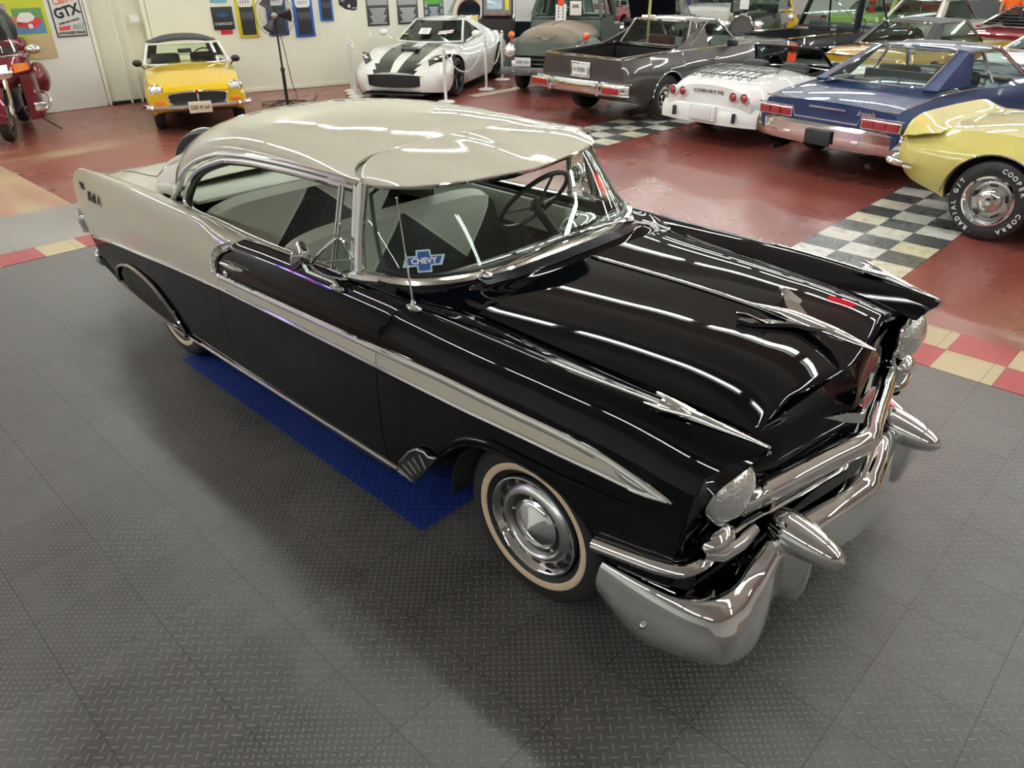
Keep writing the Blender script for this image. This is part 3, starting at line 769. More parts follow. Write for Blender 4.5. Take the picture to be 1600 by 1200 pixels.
# ---- wheels
def lathe_y(m, prof, mi, cx, cy, cz, sgn, n=48):
    M = Matrix.Translation((cx, cy, cz)) @ Matrix.Rotation(-sgn * pi / 2, 4, 'X'); m.lathe(prof, n, mi, M)
def bel_wheel(x0, sgn, r0=.333):
    cy = sgn * .735; y = lambda v: v
    m = MB(); lathe_y(m, [(.20,-.085),(.25,-.10),(.29,-.10),(.318,-.09),(.330,-.07),(.3335,-.04),(.3335,.04),(.330,.068),(.318,.088),(.298,.098),(.262,.101),(.235,.097),(.215,.085),(.205,.07)], 0, x0, cy, r0, sgn, 64)
    w = m.build('wheel', RUBBER, car)
    m = MB(); lathe_y(m, [(.232,.0975),(.236,.100),(.256,.1035),(.260,.1015)], 0, x0, cy, r0, sgn, 64); m.build('whitewall', WWALL, w)
    m = MB(); lathe_y(m, [(.205,.088),(.200,.090),(.196,.080),(.190,.05)], 0, x0, cy, r0, sgn, 48); m.build('wheel_rim', TRIMBLK, w)
    m = MB(); lathe_y(m, [(.200,.070),(.205,.088),(.202,.097),(.196,.099),(.190,.092),(.184,.074),(.170,.060)], 0, x0, cy, r0, sgn, 48); m.build('trim_ring', CHROME, w)
    m = MB()
    lathe_y(m, [(.184,.052),(.176,.068),(.166,.070),(.155,.084),(.146,.092),(.134,.093),(.126,.086),(.122,.070),(.11,.066)], 0, x0, cy, r0, sgn, 48)
    m.build('wheel_disc', SATIN, w)
    m = MB()
    for k in range(16):
        a = 2 * pi * k / 16; c = V((x0 + .172 * cos(a), cy + sgn * .071, r0 + .172 * sin(a)))
        M = Matrix.Translation(c) @ Matrix.Rotation(-a, 4, 'Y'); m.box((0, 0, 0), (.015, .012, .034), 0, M, .003)
    m.build('disc_slot', TRIMBLK, w)
    m = MB(); lathe_y(m, [(.124,.060),(.120,.070),(.104,.071),(.098,.064)], 0, x0, cy, r0, sgn, 40); m.build('hub_ring', DKMET, w)
    m = MB(); lathe_y(m, [(.102,.060),(.101,.076),(.094,.082),(.090,.080),(.086,.084),(.080,.088),(.0008,.122)], 0, x0, cy, r0, sgn, 48); m.build('hub_cap', CHROME, w)
    m = MB()
    for k in range(5):
        a = 2 * pi * k / 5 + .5; m.sphere((x0 + .112 * cos(a), cy + sgn * .073, r0 + .112 * sin(a)), .009, 8)
    m.build('wheel_nut', SATIN, w)
    return w
for x0 in (0, -2.95):
    for sgn in (-1, 1): bel_wheel(x0, sgn)
# ---- interior
m = MB(); m.box((-1.7, 0, .30), (2.3, 1.5, .04)); m.box((-2.85, 0, .6), (.04, 1.4, .7)); m.box((-.62, 0, .62), (.04, 1.45, .7))
m.build('cabin_floor', DARK, car)
for sgn in (-1, 1):
    m = MB(); m.box((-1.55, sgn * .735, .66), (1.55, .03, .60), 0, None, .01); m.box((-1.55, sgn * .728, .86), (1.5, .03, .17), 1, None, .01); m.build('door_card', [BLKCLOTH, CREAMV], car)
def seatback(x, z0, z1, hw, lean, th=.16):
    G = []
    for s in lin(-1, 1, 40):
        e = (1 - abs(s) ** 10)
        sec = []
        for a in lin(0, 1, 20):
            t = a
            if t < .42: p = (th / 2, lerp(z0, z1 - .06, t / .42))
            elif t < .58: an = (t - .42) / .16 * pi; p = (th / 2 * cos(an), z1 - .06 + .06 * sin(an))
            else: p = (-th / 2, lerp(z1 - .06, z0, (t - .58) / .42))
            xx = x + p[0] * (.5 + .5 * e) - lean * (p[1] - z0)
            sec.append(V((xx, s * hw, lerp(z0, p[1], .90 + .10 * e) - .03 * abs(s) ** 4)))
        G.append(sec)
    return G
def twotone():
    m, nt, out = newmat('two_tone_upholstery'); tc = nd(nt, 'ShaderNodeTexCoord'); q = nd(nt, 'ShaderNodeSeparateXYZ'); nt.links.new(tc.outputs['Object'], q.inputs[0])
    b = nd(nt, 'ShaderNodeBsdfPrincipled')
    d = mth(nt, 'DIVIDE', mth(nt, 'ABSOLUTE', mth(nt, 'SUBTRACT', mth(nt, 'ABSOLUTE', q.outputs[1]), .36)), .335)
    tt = mth(nt, 'DIVIDE', mth(nt, 'SUBTRACT', q.outputs[2], .66), .30)
    msk = mth(nt, 'GREATER_THAN', tt, d)
    edge = mth(nt, 'LESS_THAN', mth(nt, 'ABSOLUTE', mth(nt, 'SUBTRACT', tt, d)), .035)
    n = nz(nt, tc.outputs['Object'], 60, 4)
    cc = mixc(nt, msk, mixc(nt, ramp(nt, n, .45, .75), (.008, .008, .009), (.06, .06, .06)), (.62, .62, .54)); cc = mixc(nt, edge, cc, (.72, .72, .66))
    nt.links.new(cc, b.inputs['Base Color']); b.inputs['Roughness'].default_value = .6
    nt.links.new(b.outputs[0], out.inputs[0]); return m
TWOTONE = twotone()
G = seatback(-1.62, .42, .99, .70, .28); m = MB(); m.grid(G, lambda i, j: 1 if j < 9 else 0); fs_ = m.build('front_bench_backrest', [CREAMV, TWOTONE], car)
m = MB(); m.box((-1.32, 0, .44), (.55, 1.38, .20), 0, None, .06); m.build('front_bench_cushion', CREAMV, car)
G = seatback(-2.52, .40, .975, .66, .25, .18); m = MB(); m.grid(G, lambda i, j: 1 if j < 9 else 0); m.build('rear_bench_backrest', [CREAMV, TWOTONE], car)
m = MB(); m.box((-2.2, 0, .42), (.50, 1.30, .18), 0, None, .06); m.build('rear_bench_cushion', CREAMV, car)
m = MB(); m.box((-2.98, 0, .955), (.50, 1.28, .02), 0, None, .006); m.build('parcel_shelf', CREAMV, car)
m = MB()
G = [[V((x - .10 * abs(y) ** 2, y, z)) for x, z in ((-.66,1.015),(-.74,1.018),(-.80,1.0),(-.83,.95),(-.82,.86),(-.76,.78))] for y in lin(-.71, .71, 24)]
m.grid(G, lambda i, j: 0); m.build('dashboard', paint((.02,.02,.022), .35), car, .01)
m = MB(); m.tube([V((-.835 - .10 * y * y, y, .93)) for y in lin(-.68, .68, 20)], .012, 8); m.tube([V((-.84 - .1 * y * y, y, .86)) for y in lin(-.68, .68, 20)], .006, 8); m.sphere((-.79, .36, 1.02), .10, 16, sc=(.6, 1.3, .5)); m.build('instrument_cluster', CHROME, car)
ax = V((-.75, 0, .62)).normalized(); cst = V((-1.10, .37, 1.07))
M = frameM(cst, (0, 1, 0), ax.cross(V((0, 1, 0))))
m = MB(); m.tube([M @ V((.205 * cos(a), .205 * sin(a), 0)) for a in [2 * pi * k / 40 for k in range(40)]], .012, 8, closed=True)
for a in (.15, pi - .15, -pi / 2): m.tube([M @ V((.03 * cos(a), .03 * sin(a), -.03)), M @ V((.2 * cos(a), .2 * sin(a), 0))], [.012, .008], 8, flat_=.6)
m.tube([cst - ax * .0 + V((0,0,-.02)), cst - ax * .42 * (1 if (M.to_3x3() @ V((0,0,1))).dot(ax) > 0 else 1)], .024, 10); m.lathe([(.0005,.0),(.03,-.005),(.045,-.03),(.03,-.05)], 20, 0, M)
m.build('steering_wheel', TRIMBLK, car)
# headliner
m = MB(); G = [[roofpt(x, a) - V((0, 0, .03)) for a in lin(-1.45, 1.45, 20)] for x in lin(-2.78, -1.1, 12)]; m.grid(G, 0); m.build('headliner', CREAMV, car, .004)
# script badge, window sticker
M = frameM((-3.80, -(yside(-3.8, .86) + .003), .855), (1, 0, 0), (0, 0, 1))
m = MB(); badge = text_mesh('55 Belfuse', .07, M @ Matrix.Rotation(R_(8), 4, 'Z'), CHROME, car, 'script_badge', .003, shear=.5, sx=1.05) if False else text_mesh('Bel Air', .10, frameM((-3.72, -(yside(-3.74, .80) + .004), .835), (1, 0, .0), (0, 0, 1)), DKMET, car, 'script_badge', .003, shear=.5)
text_mesh('V8', .07, frameM((-3.96, -(yside(-3.96, .83) + .004), .875), (1, 0, .0), (0, 0, 1)), DKMET, car, 'script_badge', .003, shear=.3)
q0, q1, q2 = wpt(-.93, .17), wpt(-.72, .17), wpt(-.93, .35)
Mst = frameM((q0 + q1) / 2 + V((.012, -.012, .012)), q1 - q0, q2 - q0)
m = MB(); m.prism([(-.085,-.02),(-.07,.022),(-.03,.022),(-.028,.045),(.028,.045),(.03,.022),(.085,.022),(.07,-.02),(.03,-.02),(.028,-.045),(-.028,-.045),(-.03,-.02)], -.001, 0, 0, Mst)
st = m.build('window_sticker', flat((.45,.62,.66), .4), car)
m = MB(); m.prism([(-.072,-.013),(-.060,.016),(-.024,.016),(-.022,.038),(.022,.038),(.024,.016),(.072,.016),(.06,-.013),(.024,-.013),(.022,-.038),(-.022,-.038),(-.024,-.013)], .0002, .001, 0, Mst); m.build('sticker_bowtie', flat((.03,.09,.30), .4), st)
text_mesh('CHEVY', .032, Mst @ Matrix.Translation((0, 0, .0015)), WHITE, st, 'sticker_lettering', .0005, bold=.001)
# ------------------------------------------------------------------ floor
def rubber(name, col, col2, treadhi=1.0, rough=.42):
    m, nt, out = newmat(name)
    geo, x, y, z = xyz(nt); pos = geo.outputs['Position']
    b = nd(nt, 'ShaderNodeBsdfPrincipled')
    k = 1 / sqrt(2)
    c = .034
    def bars(c, la, lb, swap=False):
        u = mth(nt, 'DIVIDE', mth(nt, 'MULTIPLY', mth(nt, 'ADD', x, y), k), c); v = mth(nt, 'DIVIDE', mth(nt, 'MULTIPLY', mth(nt, 'SUBTRACT', y, x), k), c)
        fu = mth(nt, 'SUBTRACT', mth(nt, 'FRACT', u), .5); fv = mth(nt, 'SUBTRACT', mth(nt, 'FRACT', v), .5)
        par = mth(nt, 'FLOORED_MODULO', mth(nt, 'ADD', mth(nt, 'FLOOR', u), mth(nt, 'FLOOR', v)), 2.)
        ip = mth(nt, 'SUBTRACT', 1., par)
        a = mth(nt, 'ADD', mth(nt, 'MULTIPLY', fu, par), mth(nt, 'MULTIPLY', fv, ip)); bb = mth(nt, 'ADD', mth(nt, 'MULTIPLY', fv, par), mth(nt, 'MULTIPLY', fu, ip))
        d = mth(nt, 'ADD', mth(nt, 'POWER', mth(nt, 'ABSOLUTE', mth(nt, 'DIVIDE', a, la)), 2.), mth(nt, 'POWER', mth(nt, 'ABSOLUTE', mth(nt, 'DIVIDE', bb, lb)), 2.))
        return ramp(nt, d, .55, 1.15, 1., 0.)
    s1 = seam(nt, x, -.24, .33, .0016); s2 = seam(nt, y, -.90, .33, .0016)
    sm = mth(nt, 'MAXIMUM', s1, s2)
    n1 = nz(nt, pos, 1.3, 5); n2 = nz(nt, pos, 9., 6, .65); n3 = nz(nt, pos, 60., 3)
    tile = mth(nt, 'FRACT', mth(nt, 'MULTIPLY', mth(nt, 'SINE', mth(nt, 'ADD', mth(nt, 'MULTIPLY', mth(nt, 'FLOOR', mth(nt, 'DIVIDE', mth(nt, 'ADD', x, .24), .33)), 12.99), mth(nt, 'MULTIPLY', mth(nt, 'FLOOR', mth(nt, 'DIVIDE', mth(nt, 'ADD', y, .90), .33)), 78.2))), 43.7))
    sel = mth(nt, 'MULTIPLY', mth(nt, 'GREATER_THAN', tile, .55), mth(nt, 'LESS_THAN', mth(nt, 'ABSOLUTE', mth(nt, 'ADD', y, 1.6)), 1.05))
    h = mth(nt, 'ADD', mth(nt, 'MULTIPLY', bars(c, .54, .10), mth(nt, 'SUBTRACT', 1., sel)), mth(nt, 'MULTIPLY', bars(.0225, .42, .16), sel))
    dust = mth(nt, 'ADD', mth(nt, 'MULTIPLY', n1, .7), mth(nt, 'MULTIPLY', n2, .45))
    cc = mixc(nt, ramp(nt, dust, .40, .78), col, col2)
    cc = mixc(nt, mth(nt, 'MULTIPLY', tile, .25), cc, tuple(q * .6 for q in col))
    hi = tuple(min(1, q * 1.9 + .012) for q in col2)  # highlight on the raised bars, painted into the base colour
    cc = mixc(nt, mth(nt, 'MULTIPLY', h, .5 * treadhi), cc, hi)
    cc = mixc(nt, mth(nt, 'MULTIPLY', sm, .75), cc, (.006, .006, .006))
    nt.links.new(cc, b.inputs['Base Color'])
    nt.links.new(ramp(nt, dust, .35, .8, rough - .12, rough + .12), b.inputs['Roughness'])
    b.inputs['Specular IOR Level'].default_value = .5
    hh = mth(nt, 'SUBTRACT', mth(nt, 'ADD', h, mth(nt, 'MULTIPLY', n3, .12)), mth(nt, 'MULTIPLY', sm, .8))
    bp = nd(nt, 'ShaderNodeBump'); bp.inputs['Strength'].default_value = .9; bp.inputs['Distance'].default_value = .0022
    nt.links.new(hh, bp.inputs['Height']); nt.links.new(bp.outputs[0], b.inputs['Normal'])
    nt.links.new(b.outputs[0], out.inputs[0]); return m
RUB = rubber('grey_diamond_rubber', (.054, .0495, .048), (.128, .120, .115))
RUBB = rubber('blue_diamond_rubber', (.006, .022, .15), (.012, .035, .22), .6)
RED_T = rubber('red_rubber_tile', (.30, .025, .03), (.40, .05, .055), .3)
TAN_T = rubber('tan_rubber_tile', (.42, .34, .19), (.56, .46, .28), .4)
def painted(name):
    m, nt, out = newmat(name); geo, x, y, z = xyz(nt); pos = geo.outputs['Position']
    b = nd(nt, 'ShaderNodeBsdfPrincipled')
    n1 = nz(nt, pos, .5, 6, .6); n2 = nz(nt, pos, 4., 6, .7)
    st = nd(nt, 'ShaderNodeMapping'); st.inputs['Scale'].default_value = (.9, .25, 1); st.inputs['Rotation'].default_value = (0, 0, .15); nt.links.new(pos, st.inputs[0])
    n3 = nz(nt, st.outputs[0], 1.6, 7, .7)
    cc = mixc(nt, ramp(nt, n1, .3, .7), (.165, .042, .033), (.225, .058, .046))
    # worn patches at the far left, towards the motorcycle
    left = mth(nt, 'MULTIPLY', ramp(nt, x, -7.2, -9.5), ramp(nt, y, 3.2, .6))
    wx = mth(nt, 'MULTIPLY', mth(nt, 'MULTIPLY', left, ramp(nt, x, -10.6, -9.3)), ramp(nt, n3, .47, .62))
    cc = mixc(nt, mth(nt, 'MULTIPLY', left, .45), cc, (.24, .078, .05))
    cc = mixc(nt, mth(nt, 'MULTIPLY', wx, .75), cc, (.42, .36, .20))
    # fine light flecks
    vo = nd(nt, 'ShaderNodeTexVoronoi'); vo.inputs['Scale'].default_value = 26.; nt.links.new(pos, vo.inputs['Vector'])
    fl = mth(nt, 'MULTIPLY', ramp(nt, vo.outputs['Distance'], .16, .08), ramp(nt, n2, .45, .6))
    cc = mixc(nt, mth(nt, 'MULTIPLY', fl, .45), cc, (.55, .42, .36))
    # joints
    s1 = seam(nt, x, -.60, .62, .004); s2 = seam(nt, y, .15, .62, .004)
    sm = mth(nt, 'MAXIMUM', s1, s2)
    cc = mixc(nt, mth(nt, 'MULTIPLY', mth(nt, 'MULTIPLY', sm, ramp(nt, n1, .42, .55)), .6), cc, (.06, .018, .014))
    nt.links.new(cc, b.inputs['Base Color'])
    nt.links.new(ramp(nt, n1, .3, .7, .22, .34), b.inputs['Roughness'])
    bp = nd(nt, 'ShaderNodeBump'); bp.inputs['Strength'].default_value = .10; bp.inputs['Distance'].default_value = .002
    nt.links.new(mth(nt, 'ADD', nz(nt, pos, 3., 4), mth(nt, 'MULTIPLY', nz(nt, pos, 55., 3), .25)), bp.inputs['Height']); nt.links.new(bp.outputs[0], b.inputs['Normal'])
    nt.links.new(b.outputs[0], out.inputs[0]); return m
REDF = painted('red_painted_concrete')
def concrete(name, c1, c2, rough=.5):
    m, nt, out = newmat(name); geo, x, y, z = xyz(nt); pos = geo.outputs['Position']
    b = nd(nt, 'ShaderNodeBsdfPrincipled'); st = nd(nt, 'ShaderNodeMapping'); st.inputs['Scale'].default_value = (.5, 1.6, 1); nt.links.new(pos, st.inputs[0])
    n = nz(nt, st.outputs[0], 1.6, 8, .7)
    nt.links.new(mixc(nt, ramp(nt, n, .35, .68), c1, c2), b.inputs['Base Color']); nt.links.new(ramp(nt, n, .3, .7, rough - .1, rough + .1), b.inputs['Roughness'])
    nt.links.new(b.outputs[0], out.inputs[0]); return m
CONC = concrete('bare_concrete', (.20, .19, .17), (.27, .25, .22), .35)
WORN = concrete('worn_painted_concrete', (.30, .12, .075), (.40, .33, .18), .4)
def rect(name, x0, x1, y0, y1, z, mat, kind='structure', t=.006):
    m = MB(); m.box(((x0 + x1) / 2, (y0 + y1) / 2, z - t / 2), (x1 - x0, y1 - y0, t)); o = m.build(name, mat)
    if kind: o['kind'] = kind
    return o
m = MB(); m.box((-1, 11, -.056), (40, 50, .1)); struct(m.build('floor', REDF))
# raised layers: rubber tiles lie on the red floor
XR0, XR1 = -5.62, 6.
GX = lambda k: -.24 + .33 * k
rect('floor_rubber', GX(-16), 6., -12, 2.13, .0, RUB)
rect('floor_bare_concrete', -7.05, -5.86, -12, 2.4, -.003, CONC, t=.004)
rect('floor_worn_paint', -12.6, -7.05, -12, -.12, -.003, WORN, t=.004)
m = MB(); m.box((-2.9, 0, 0)[:0] or (-1.74, 0, .0008), (2.31, 1.78, .0012))
tag(m.build('blue_floor_mat', RUBB), 'blue diamond-tread rubber tiles showing under the black car', 'floor tiles')['kind'] = 'structure'
for k in range(-6, 24):      # red and tan border squares
    for r in (0, 1):
        x0 = .479 + .335 * k
        if x0 > 6 or x0 < -5.9: continue
        mt = RED_T if (k + r) % 2 else TAN_T
        o = rect('floor_border_tile', x0, x0 + .333, 2.135 + .305 * r, 2.135 + .305 * (r + 1) - .003, .001, mt)
for k in range(0, 30):
    y0 = 2.13 - .33 * (k + 1) + .01
    if y0 < -8: break
    rect('floor_border_tile', -5.86, -5.53, y0, y0 + .327, .001, RED_T if k % 2 == 1 else TAN_T)
def checker(name, x0, x1, y0, y1, T, a, b):
    m, nt, out = newmat(name); geo, x, y, z = xyz(nt); pos = geo.outputs['Position']
    bs = nd(nt, 'ShaderNodeBsdfPrincipled')
    ix = mth(nt, 'FLOOR', mth(nt, 'DIVIDE', mth(nt, 'SUBTRACT', x, x0), T)); iy = mth(nt, 'FLOOR', mth(nt, 'DIVIDE', mth(nt, 'SUBTRACT', y, y0), T * .96))
    par = mth(nt, 'FLOORED_MODULO', mth(nt, 'ADD', ix, iy), 2.)
    rnd = mth(nt, 'FRACT', mth(nt, 'MULTIPLY', mth(nt, 'SINE', mth(nt, 'ADD', mth(nt, 'MULTIPLY', ix, 12.9), mth(nt, 'MULTIPLY', iy, 78.2))), 437.5))
    st = nd(nt, 'ShaderNodeMapping'); st.inputs['Scale'].default_value = (1, 5, 1); nt.links.new(pos, st.inputs[0])
    n = nz(nt, pos, 6., 7, .7); n2 = nz(nt, st.outputs[0], 5., 7, .75)
    lt = mixc(nt, rnd, (.60, .60, .57), (.58, .53, .33)); dk = mixc(nt, mth(nt, 'MULTIPLY', rnd, ramp(nt, n2, .35, .6)), (.022, .024, .026), (.17, .18, .18))
    lt = mixc(nt, ramp(nt, n2, .60, .72), lt, (.25, .24, .2))
    cc = mixc(nt, par, lt, dk)
    sm = mth(nt, 'MAXIMUM', seam(nt, x, x0, T, .002), seam(nt, y, y0, T * .96, .002)); cc = mixc(nt, sm, cc, (.03, .03, .03))
    nt.links.new(cc, bs.inputs['Base Color']); nt.links.new(ramp(nt, n, .3, .7, .2, .4), bs.inputs['Roughness']); nt.links.new(bs.outputs[0], out.inputs[0])
    rect('floor_checker_tiles', x0, x1, y0, y1, -.003, m, t=.004)
checker('near_checker', -1.09, -1.09 + .93, 2.85, 2.85 + .2976 * 30, .31, 0, 0)
checker('far_checker', -5.62, -5.62 + .99, 5.0, 5.0 + .3168 * 34, .33, 0, 0)
# floor stub: tan worn line near the white sports car
rect('floor_worn_line', -9.0, -8.75, 7.2, 11.5, -.002, concrete('worn_line', (.42,.32,.2), (.5,.42,.3)), t=.003)
# ------------------------------------------------------------------ walls, ceiling
WALLM = pbr('painted_wall', (.80, .79, .66), .45, noise=.04, scale=2, bump=.15, bscale=8)
WALLW = pbr('white_wall_panel', (.78, .78, .74), .4, noise=.05, scale=2)
def wallseg(name, p0, p1, z0, z1, mat, th=.15, zb=None):
    p0 = V((*p0, 0)); p1 = V((*p1, 0)); d = (p1 - p0).normalized(); nrm = V((-d.y, d.x, 0))
    M = frameM((p0 + p1) / 2, d, nrm)
    m = MB(); L = (p1 - p0).length
    m.box((0, th / 2, (z0 + z1) / 2), (L, th, z1 - z0), 0, M); return struct(m.build(name, mat))
# wall line on the left: seen positions of its foot
WA, WB, WC, WD = (-13.05, -9.), (-12.87, 2.46), (-12.87, 2.46), (-12.76, 3.3)
H = 4.6
wallseg('wall_left', (-13.1, -12), (-12.88, 2.46), 0, H, WALLW)
wallseg('wall_door_recess', (-13.02, 2.44), (-12.86, 3.45), 0, H, WALLM)
wallseg('wall_back', (-12.74, 3.40), (-11.25, 8.55), 0, H, WALLM)
m = MB()
for yy, w in ((2.50, .05), (2.85, .018), (3.02, .018), (3.36, .06)): m.box((-12.90 + .15 * (yy - 2.5), yy, H / 2), (.05, w, H), 0)
struct(m.build('trim_1', WALLM))
m = MB(); m.box((-12.94, 2.78, .02), (.12, .65, .04)); struct(m.build('trim_2', TRIMBLK))
m = MB(); M = frameM(((-12.74 - 11.25) / 2, (3.4 + 8.55) / 2, 0), (1.49, 5.15, 0), (0, 0, 1)); m.box((0, .03, .01), (5.3, .06, .02), 0, M); struct(m.build('baseboard_back', WALLM))
m = MB(); m.box((-1, 11, H + .05), (40, 50, .1))
struct(m.build('ceiling', pbr('painted_ceiling', (.72, .71, .66), .8, noise=.05, scale=1)))
FARW = pbr('far_wall_paint', (.78, .78, .74), .6, noise=.05, scale=1)
m = MB(); m.box((-1, 30, H / 2), (40, .2, H)); struct(m.build('wall_far', FARW))
m = MB(); m.box((-16.5, 19, H / 2), (.2, 22, H)); struct(m.build('wall_side', FARW))
m = MB(); m.box((14, 6, H / 2), (.2, 48, H)); struct(m.build('wall_right', FARW))
m = MB(); m.box((0, -12.6, H / 2), (28, .2, H)); struct(m.build('wall_near', FARW))
# fluorescent fixtures
TUBEM = pbr('lit_tube', (1, 1, 1), .5, emis=(.94, 1., .95), estr=50)
FIX = pbr('fixture_white', (.8, .8, .78), .5)
def fixture():
    t = thing('ceiling_light', 'long twin-tube fluorescent batten hanging under the ceiling', 'light', (0, 0, 0), 0, 'fluorescent battens under the ceiling')
    m = MB(); m.box((0, 0, 0), (2.5, .12, .06), 0, None, .01); m.box((0, 0, .02), (2.5, .34, .012), 0, None, .004); m.build('housing', FIX, t)
    for s in (-1, 1):
        m = MB(); m.tube([(-1.2, s * .045, -.05), (1.2, s * .045, -.05)], .019, 8); m.build('tube', TUBEM, t)
    return t
f0 = fixture(); first = True
for y in (-6.5, -3.6, .9, 4.7, 8.8, 12.5, 17, 22):
    for x in (-14.5, -11.8, -9.1, -6.4, -3.7, -1.0, 1.7, 4.4, 7.5):
        if (y > 10 and x > 2): continue
        if x < -12.3 and y < 8: continue
        if (y == -3.6 and x > -5): continue
        if first: f0.location = (x, y, 4.3); first = False
        else: dup(f0, (x, y, 4.3))
w = bpy.data.worlds.new('world'); S.world = w; w.use_nodes = True
w.node_tree.nodes['Background'].inputs[0].default_value = (.5, .5, .48, 1); w.node_tree.nodes['Background'].inputs[1].default_value = .3
S.view_settings.view_transform = 'Standard'; S.view_settings.look = 'None'; S.view_settings.gamma = 1; S.view_settings.exposure = 0.0
try: S.view_settings.use_curve_mapping = False
except Exception: pass
# ------------------------------------------------------------------ other cars: shared shape builder
def gcar(name, label, catg, loc, head, sc, sp, group=None):
    """sp: side profile tables (x forward, metres) of one particular car"""
    t = thing(name, label, catg, (*loc, 0), R_(head), group); t.scale = (sc, sc, sc)
    W, SY, SZ, CZ, BZ = sp['W'], sp['SY'], sp['SZ'], sp['CZ'], sp.get('BZ', [(0, .22)])
    xw, rw, ra = sp['wheels'], sp.get('rw', .33), sp.get('ra', .39)
    x0, x1 = sp['x']
    pm = sp['paint']
    base = set(round(x0 + (x1 - x0) * i / 56, 4) for i in range(57))
    for w_ in xw:
        for a in (0, 10, 20, 32, 46, 60, 75, 90):
            for s_ in (-1, 1): base.add(round(w_ + s_ * ra * cos(R_(a)), 4))
        base.add(round(w_ + ra + .006, 4)); base.add(round(w_ - ra - .006, 4))
    for x_, z_ in SZ + CZ: base.add(round(x_, 4))
    xs = sorted(b for b in base if x0 <= b <= x1)
    pf = sp.get('prof', [(0, .90), (.25, .985), (.5, 1.), (.75, .985), (.9, .95), (1, .9)])
    open_ = sp.get('open')      # (xa, xb): cockpit or bed opening left out of the top
    hw_open = sp.get('ohw', .62)
    cols = []
    for x in xs:
        w, sy, sz, cz, bz = tab(W, x), tab(SY, x), tab(SZ, x), tab(CZ, x), tab(BZ, x)
        zb = bz
        for w_ in xw:
            d = abs(x - w_)
            if d < ra: zb = max(zb, rw * .98 + sqrt(ra * ra - d * d) * sp.get('rz', 1.))
        c = [V((x, 0, bz + .03)), V((x, w * .6, bz + .03)), V((x, w * .82, zb + .02)), V((x, w * tab(pf, max(0, (zb - bz) / (sz - bz))) - .03, zb))]
        for k in range(8):
            z = lerp(zb, sz, k / 7); f = (z - bz) / (sz - bz)
            y = w * tab(pf, f); yt = sy
            if f > .6: y = lerp(y, yt, ((f - .6) / .4) ** 2)
            c.append(V((x, y, z)))
        n_ = 7
        for k in range(1, n_ + 1):
            a = k / n_; y = sy * (1 - a)
            c.append(V((x, y, sz + (cz - sz) * (1 - (1 - a) ** sp.get('crown', 2.4)))))
        cols.append(c)
    nv = len(cols[0])
    def mi(i, j):
        xm = (xs[i] + xs[i + 1]) / 2
        if j < 3: return 1
        if open_ and open_[0] < xm < open_[1] and j >= nv - 7: return None
        f = sp.get('fm')
        if f:
            p = (cols[i][j] + cols[i][j + 1] + cols[i + 1][j] + cols[i + 1][j + 1]) / 4
            r = f(p)
            if r is not None: return r
        return 0
    m = MB(); m.grid(cols, mi); m.grid([[V((p.x, -p.y, p.z)) for p in c] for c in cols], mi)
    for e in (0, -1):
        L = cols[e][3:] ; L2 = [V((p.x, -p.y, p.z)) for p in L[::-1]][1:]
        m.add(L + L2, [tuple(range(len(L) + len(L2)))], 0, False)
        L = cols[e][:4]; m.add([V((p.x, p.y, p.z)) for p in L] + [V((p.x, -p.y, p.z)) for p in L[::-1]][:-1], [tuple(range(7))], 1, False)
    m.build(sp.get('bname', 'body'), [pm, DARK] + sp.get('xm', []), t)
    if 'gh' in sp: greenhouse(t, sp)
    # wheels
    hub = sp.get('hub', 'disc'); wd = sp.get('ww', .2)
    for w_ in xw:
        for s_ in (-1, 1):
            y = s_ * (tab(W, w_) - wd / 2 - sp.get('inset', .05))
            cwheel(t, w_, y, rw, wd, s_, hub, sp.get('rim', .19), sp.get('rimmat', SATIN))
    m = MB(); m.tube([(xw[0], -.6, rw), (xw[0], .6, rw)], .04, 8); m.tube([(xw[1], -.6, rw), (xw[1], .6, rw)], .04, 8); m.build('axle', DARK, t)
    return t
def cwheel(t, x, y, r, wd, s_, hub='disc', rim=.19, rm=None):
    rm = rm or SATIN; h = wd / 2
    m = MB(); lathe_y(m, [(rim, -h * .8), (rim + .02, -h), (r - .04, -h), (r - .008, -h * .8), (r, -h * .5), (r, h * .5), (r - .008, h * .8), (r - .04, h * .98), (rim + .03, h), (rim, h * .85)], 0, x, y, r, s_, 40)
    w = m.build('wheel', RUBBER, t)
    m = MB(); lathe_y(m, [(rim + .004, h * .86), (rim, h * .95), (rim - .015, h * .9), (rim - .03, h * .5)], 0, x, y, r, s_, 32); m.build('rim', CHROME if hub != 'black' else DKMET, w)
    m = MB()
    if hub in ('spoke', 'black'):
        nsp = 5 if hub == 'black' else 8
        for k in range(nsp):
            a = 2 * pi * k / nsp
            for d in (-.09, .09):
                m.tube([(x + .04 * cos(a), y + s_ * h * .55, r + .04 * sin(a)), (x + (rim - .02) * cos(a + d * 1.6), y + s_ * h * .8, r + (rim - .02) * sin(a + d * 1.6))], [.022, .014], 6)
        lathe_y(m, [(.06, h * .4), (.055, h * .65), (.0005, h * .7)], 0, x, y, r, s_, 20)
    else:
        lathe_y(m, [(rim - .03, h * .45), (rim - .05, h * .55), (.10, h * .5), (.085, h * .8), (.05, h * .92), (.0005, h * .95)], 0, x, y, r, s_, 32)
    m.build('hubcap' if hub == 'disc' else 'spokes', rm if hub != 'black' else DKMET, w)
    m = MB(); lathe_y(m, [(rim - .02, h * .2), (.0005, h * .1)], 0, x, y, r, s_, 24); m.build('brake_disc', DARK, w)
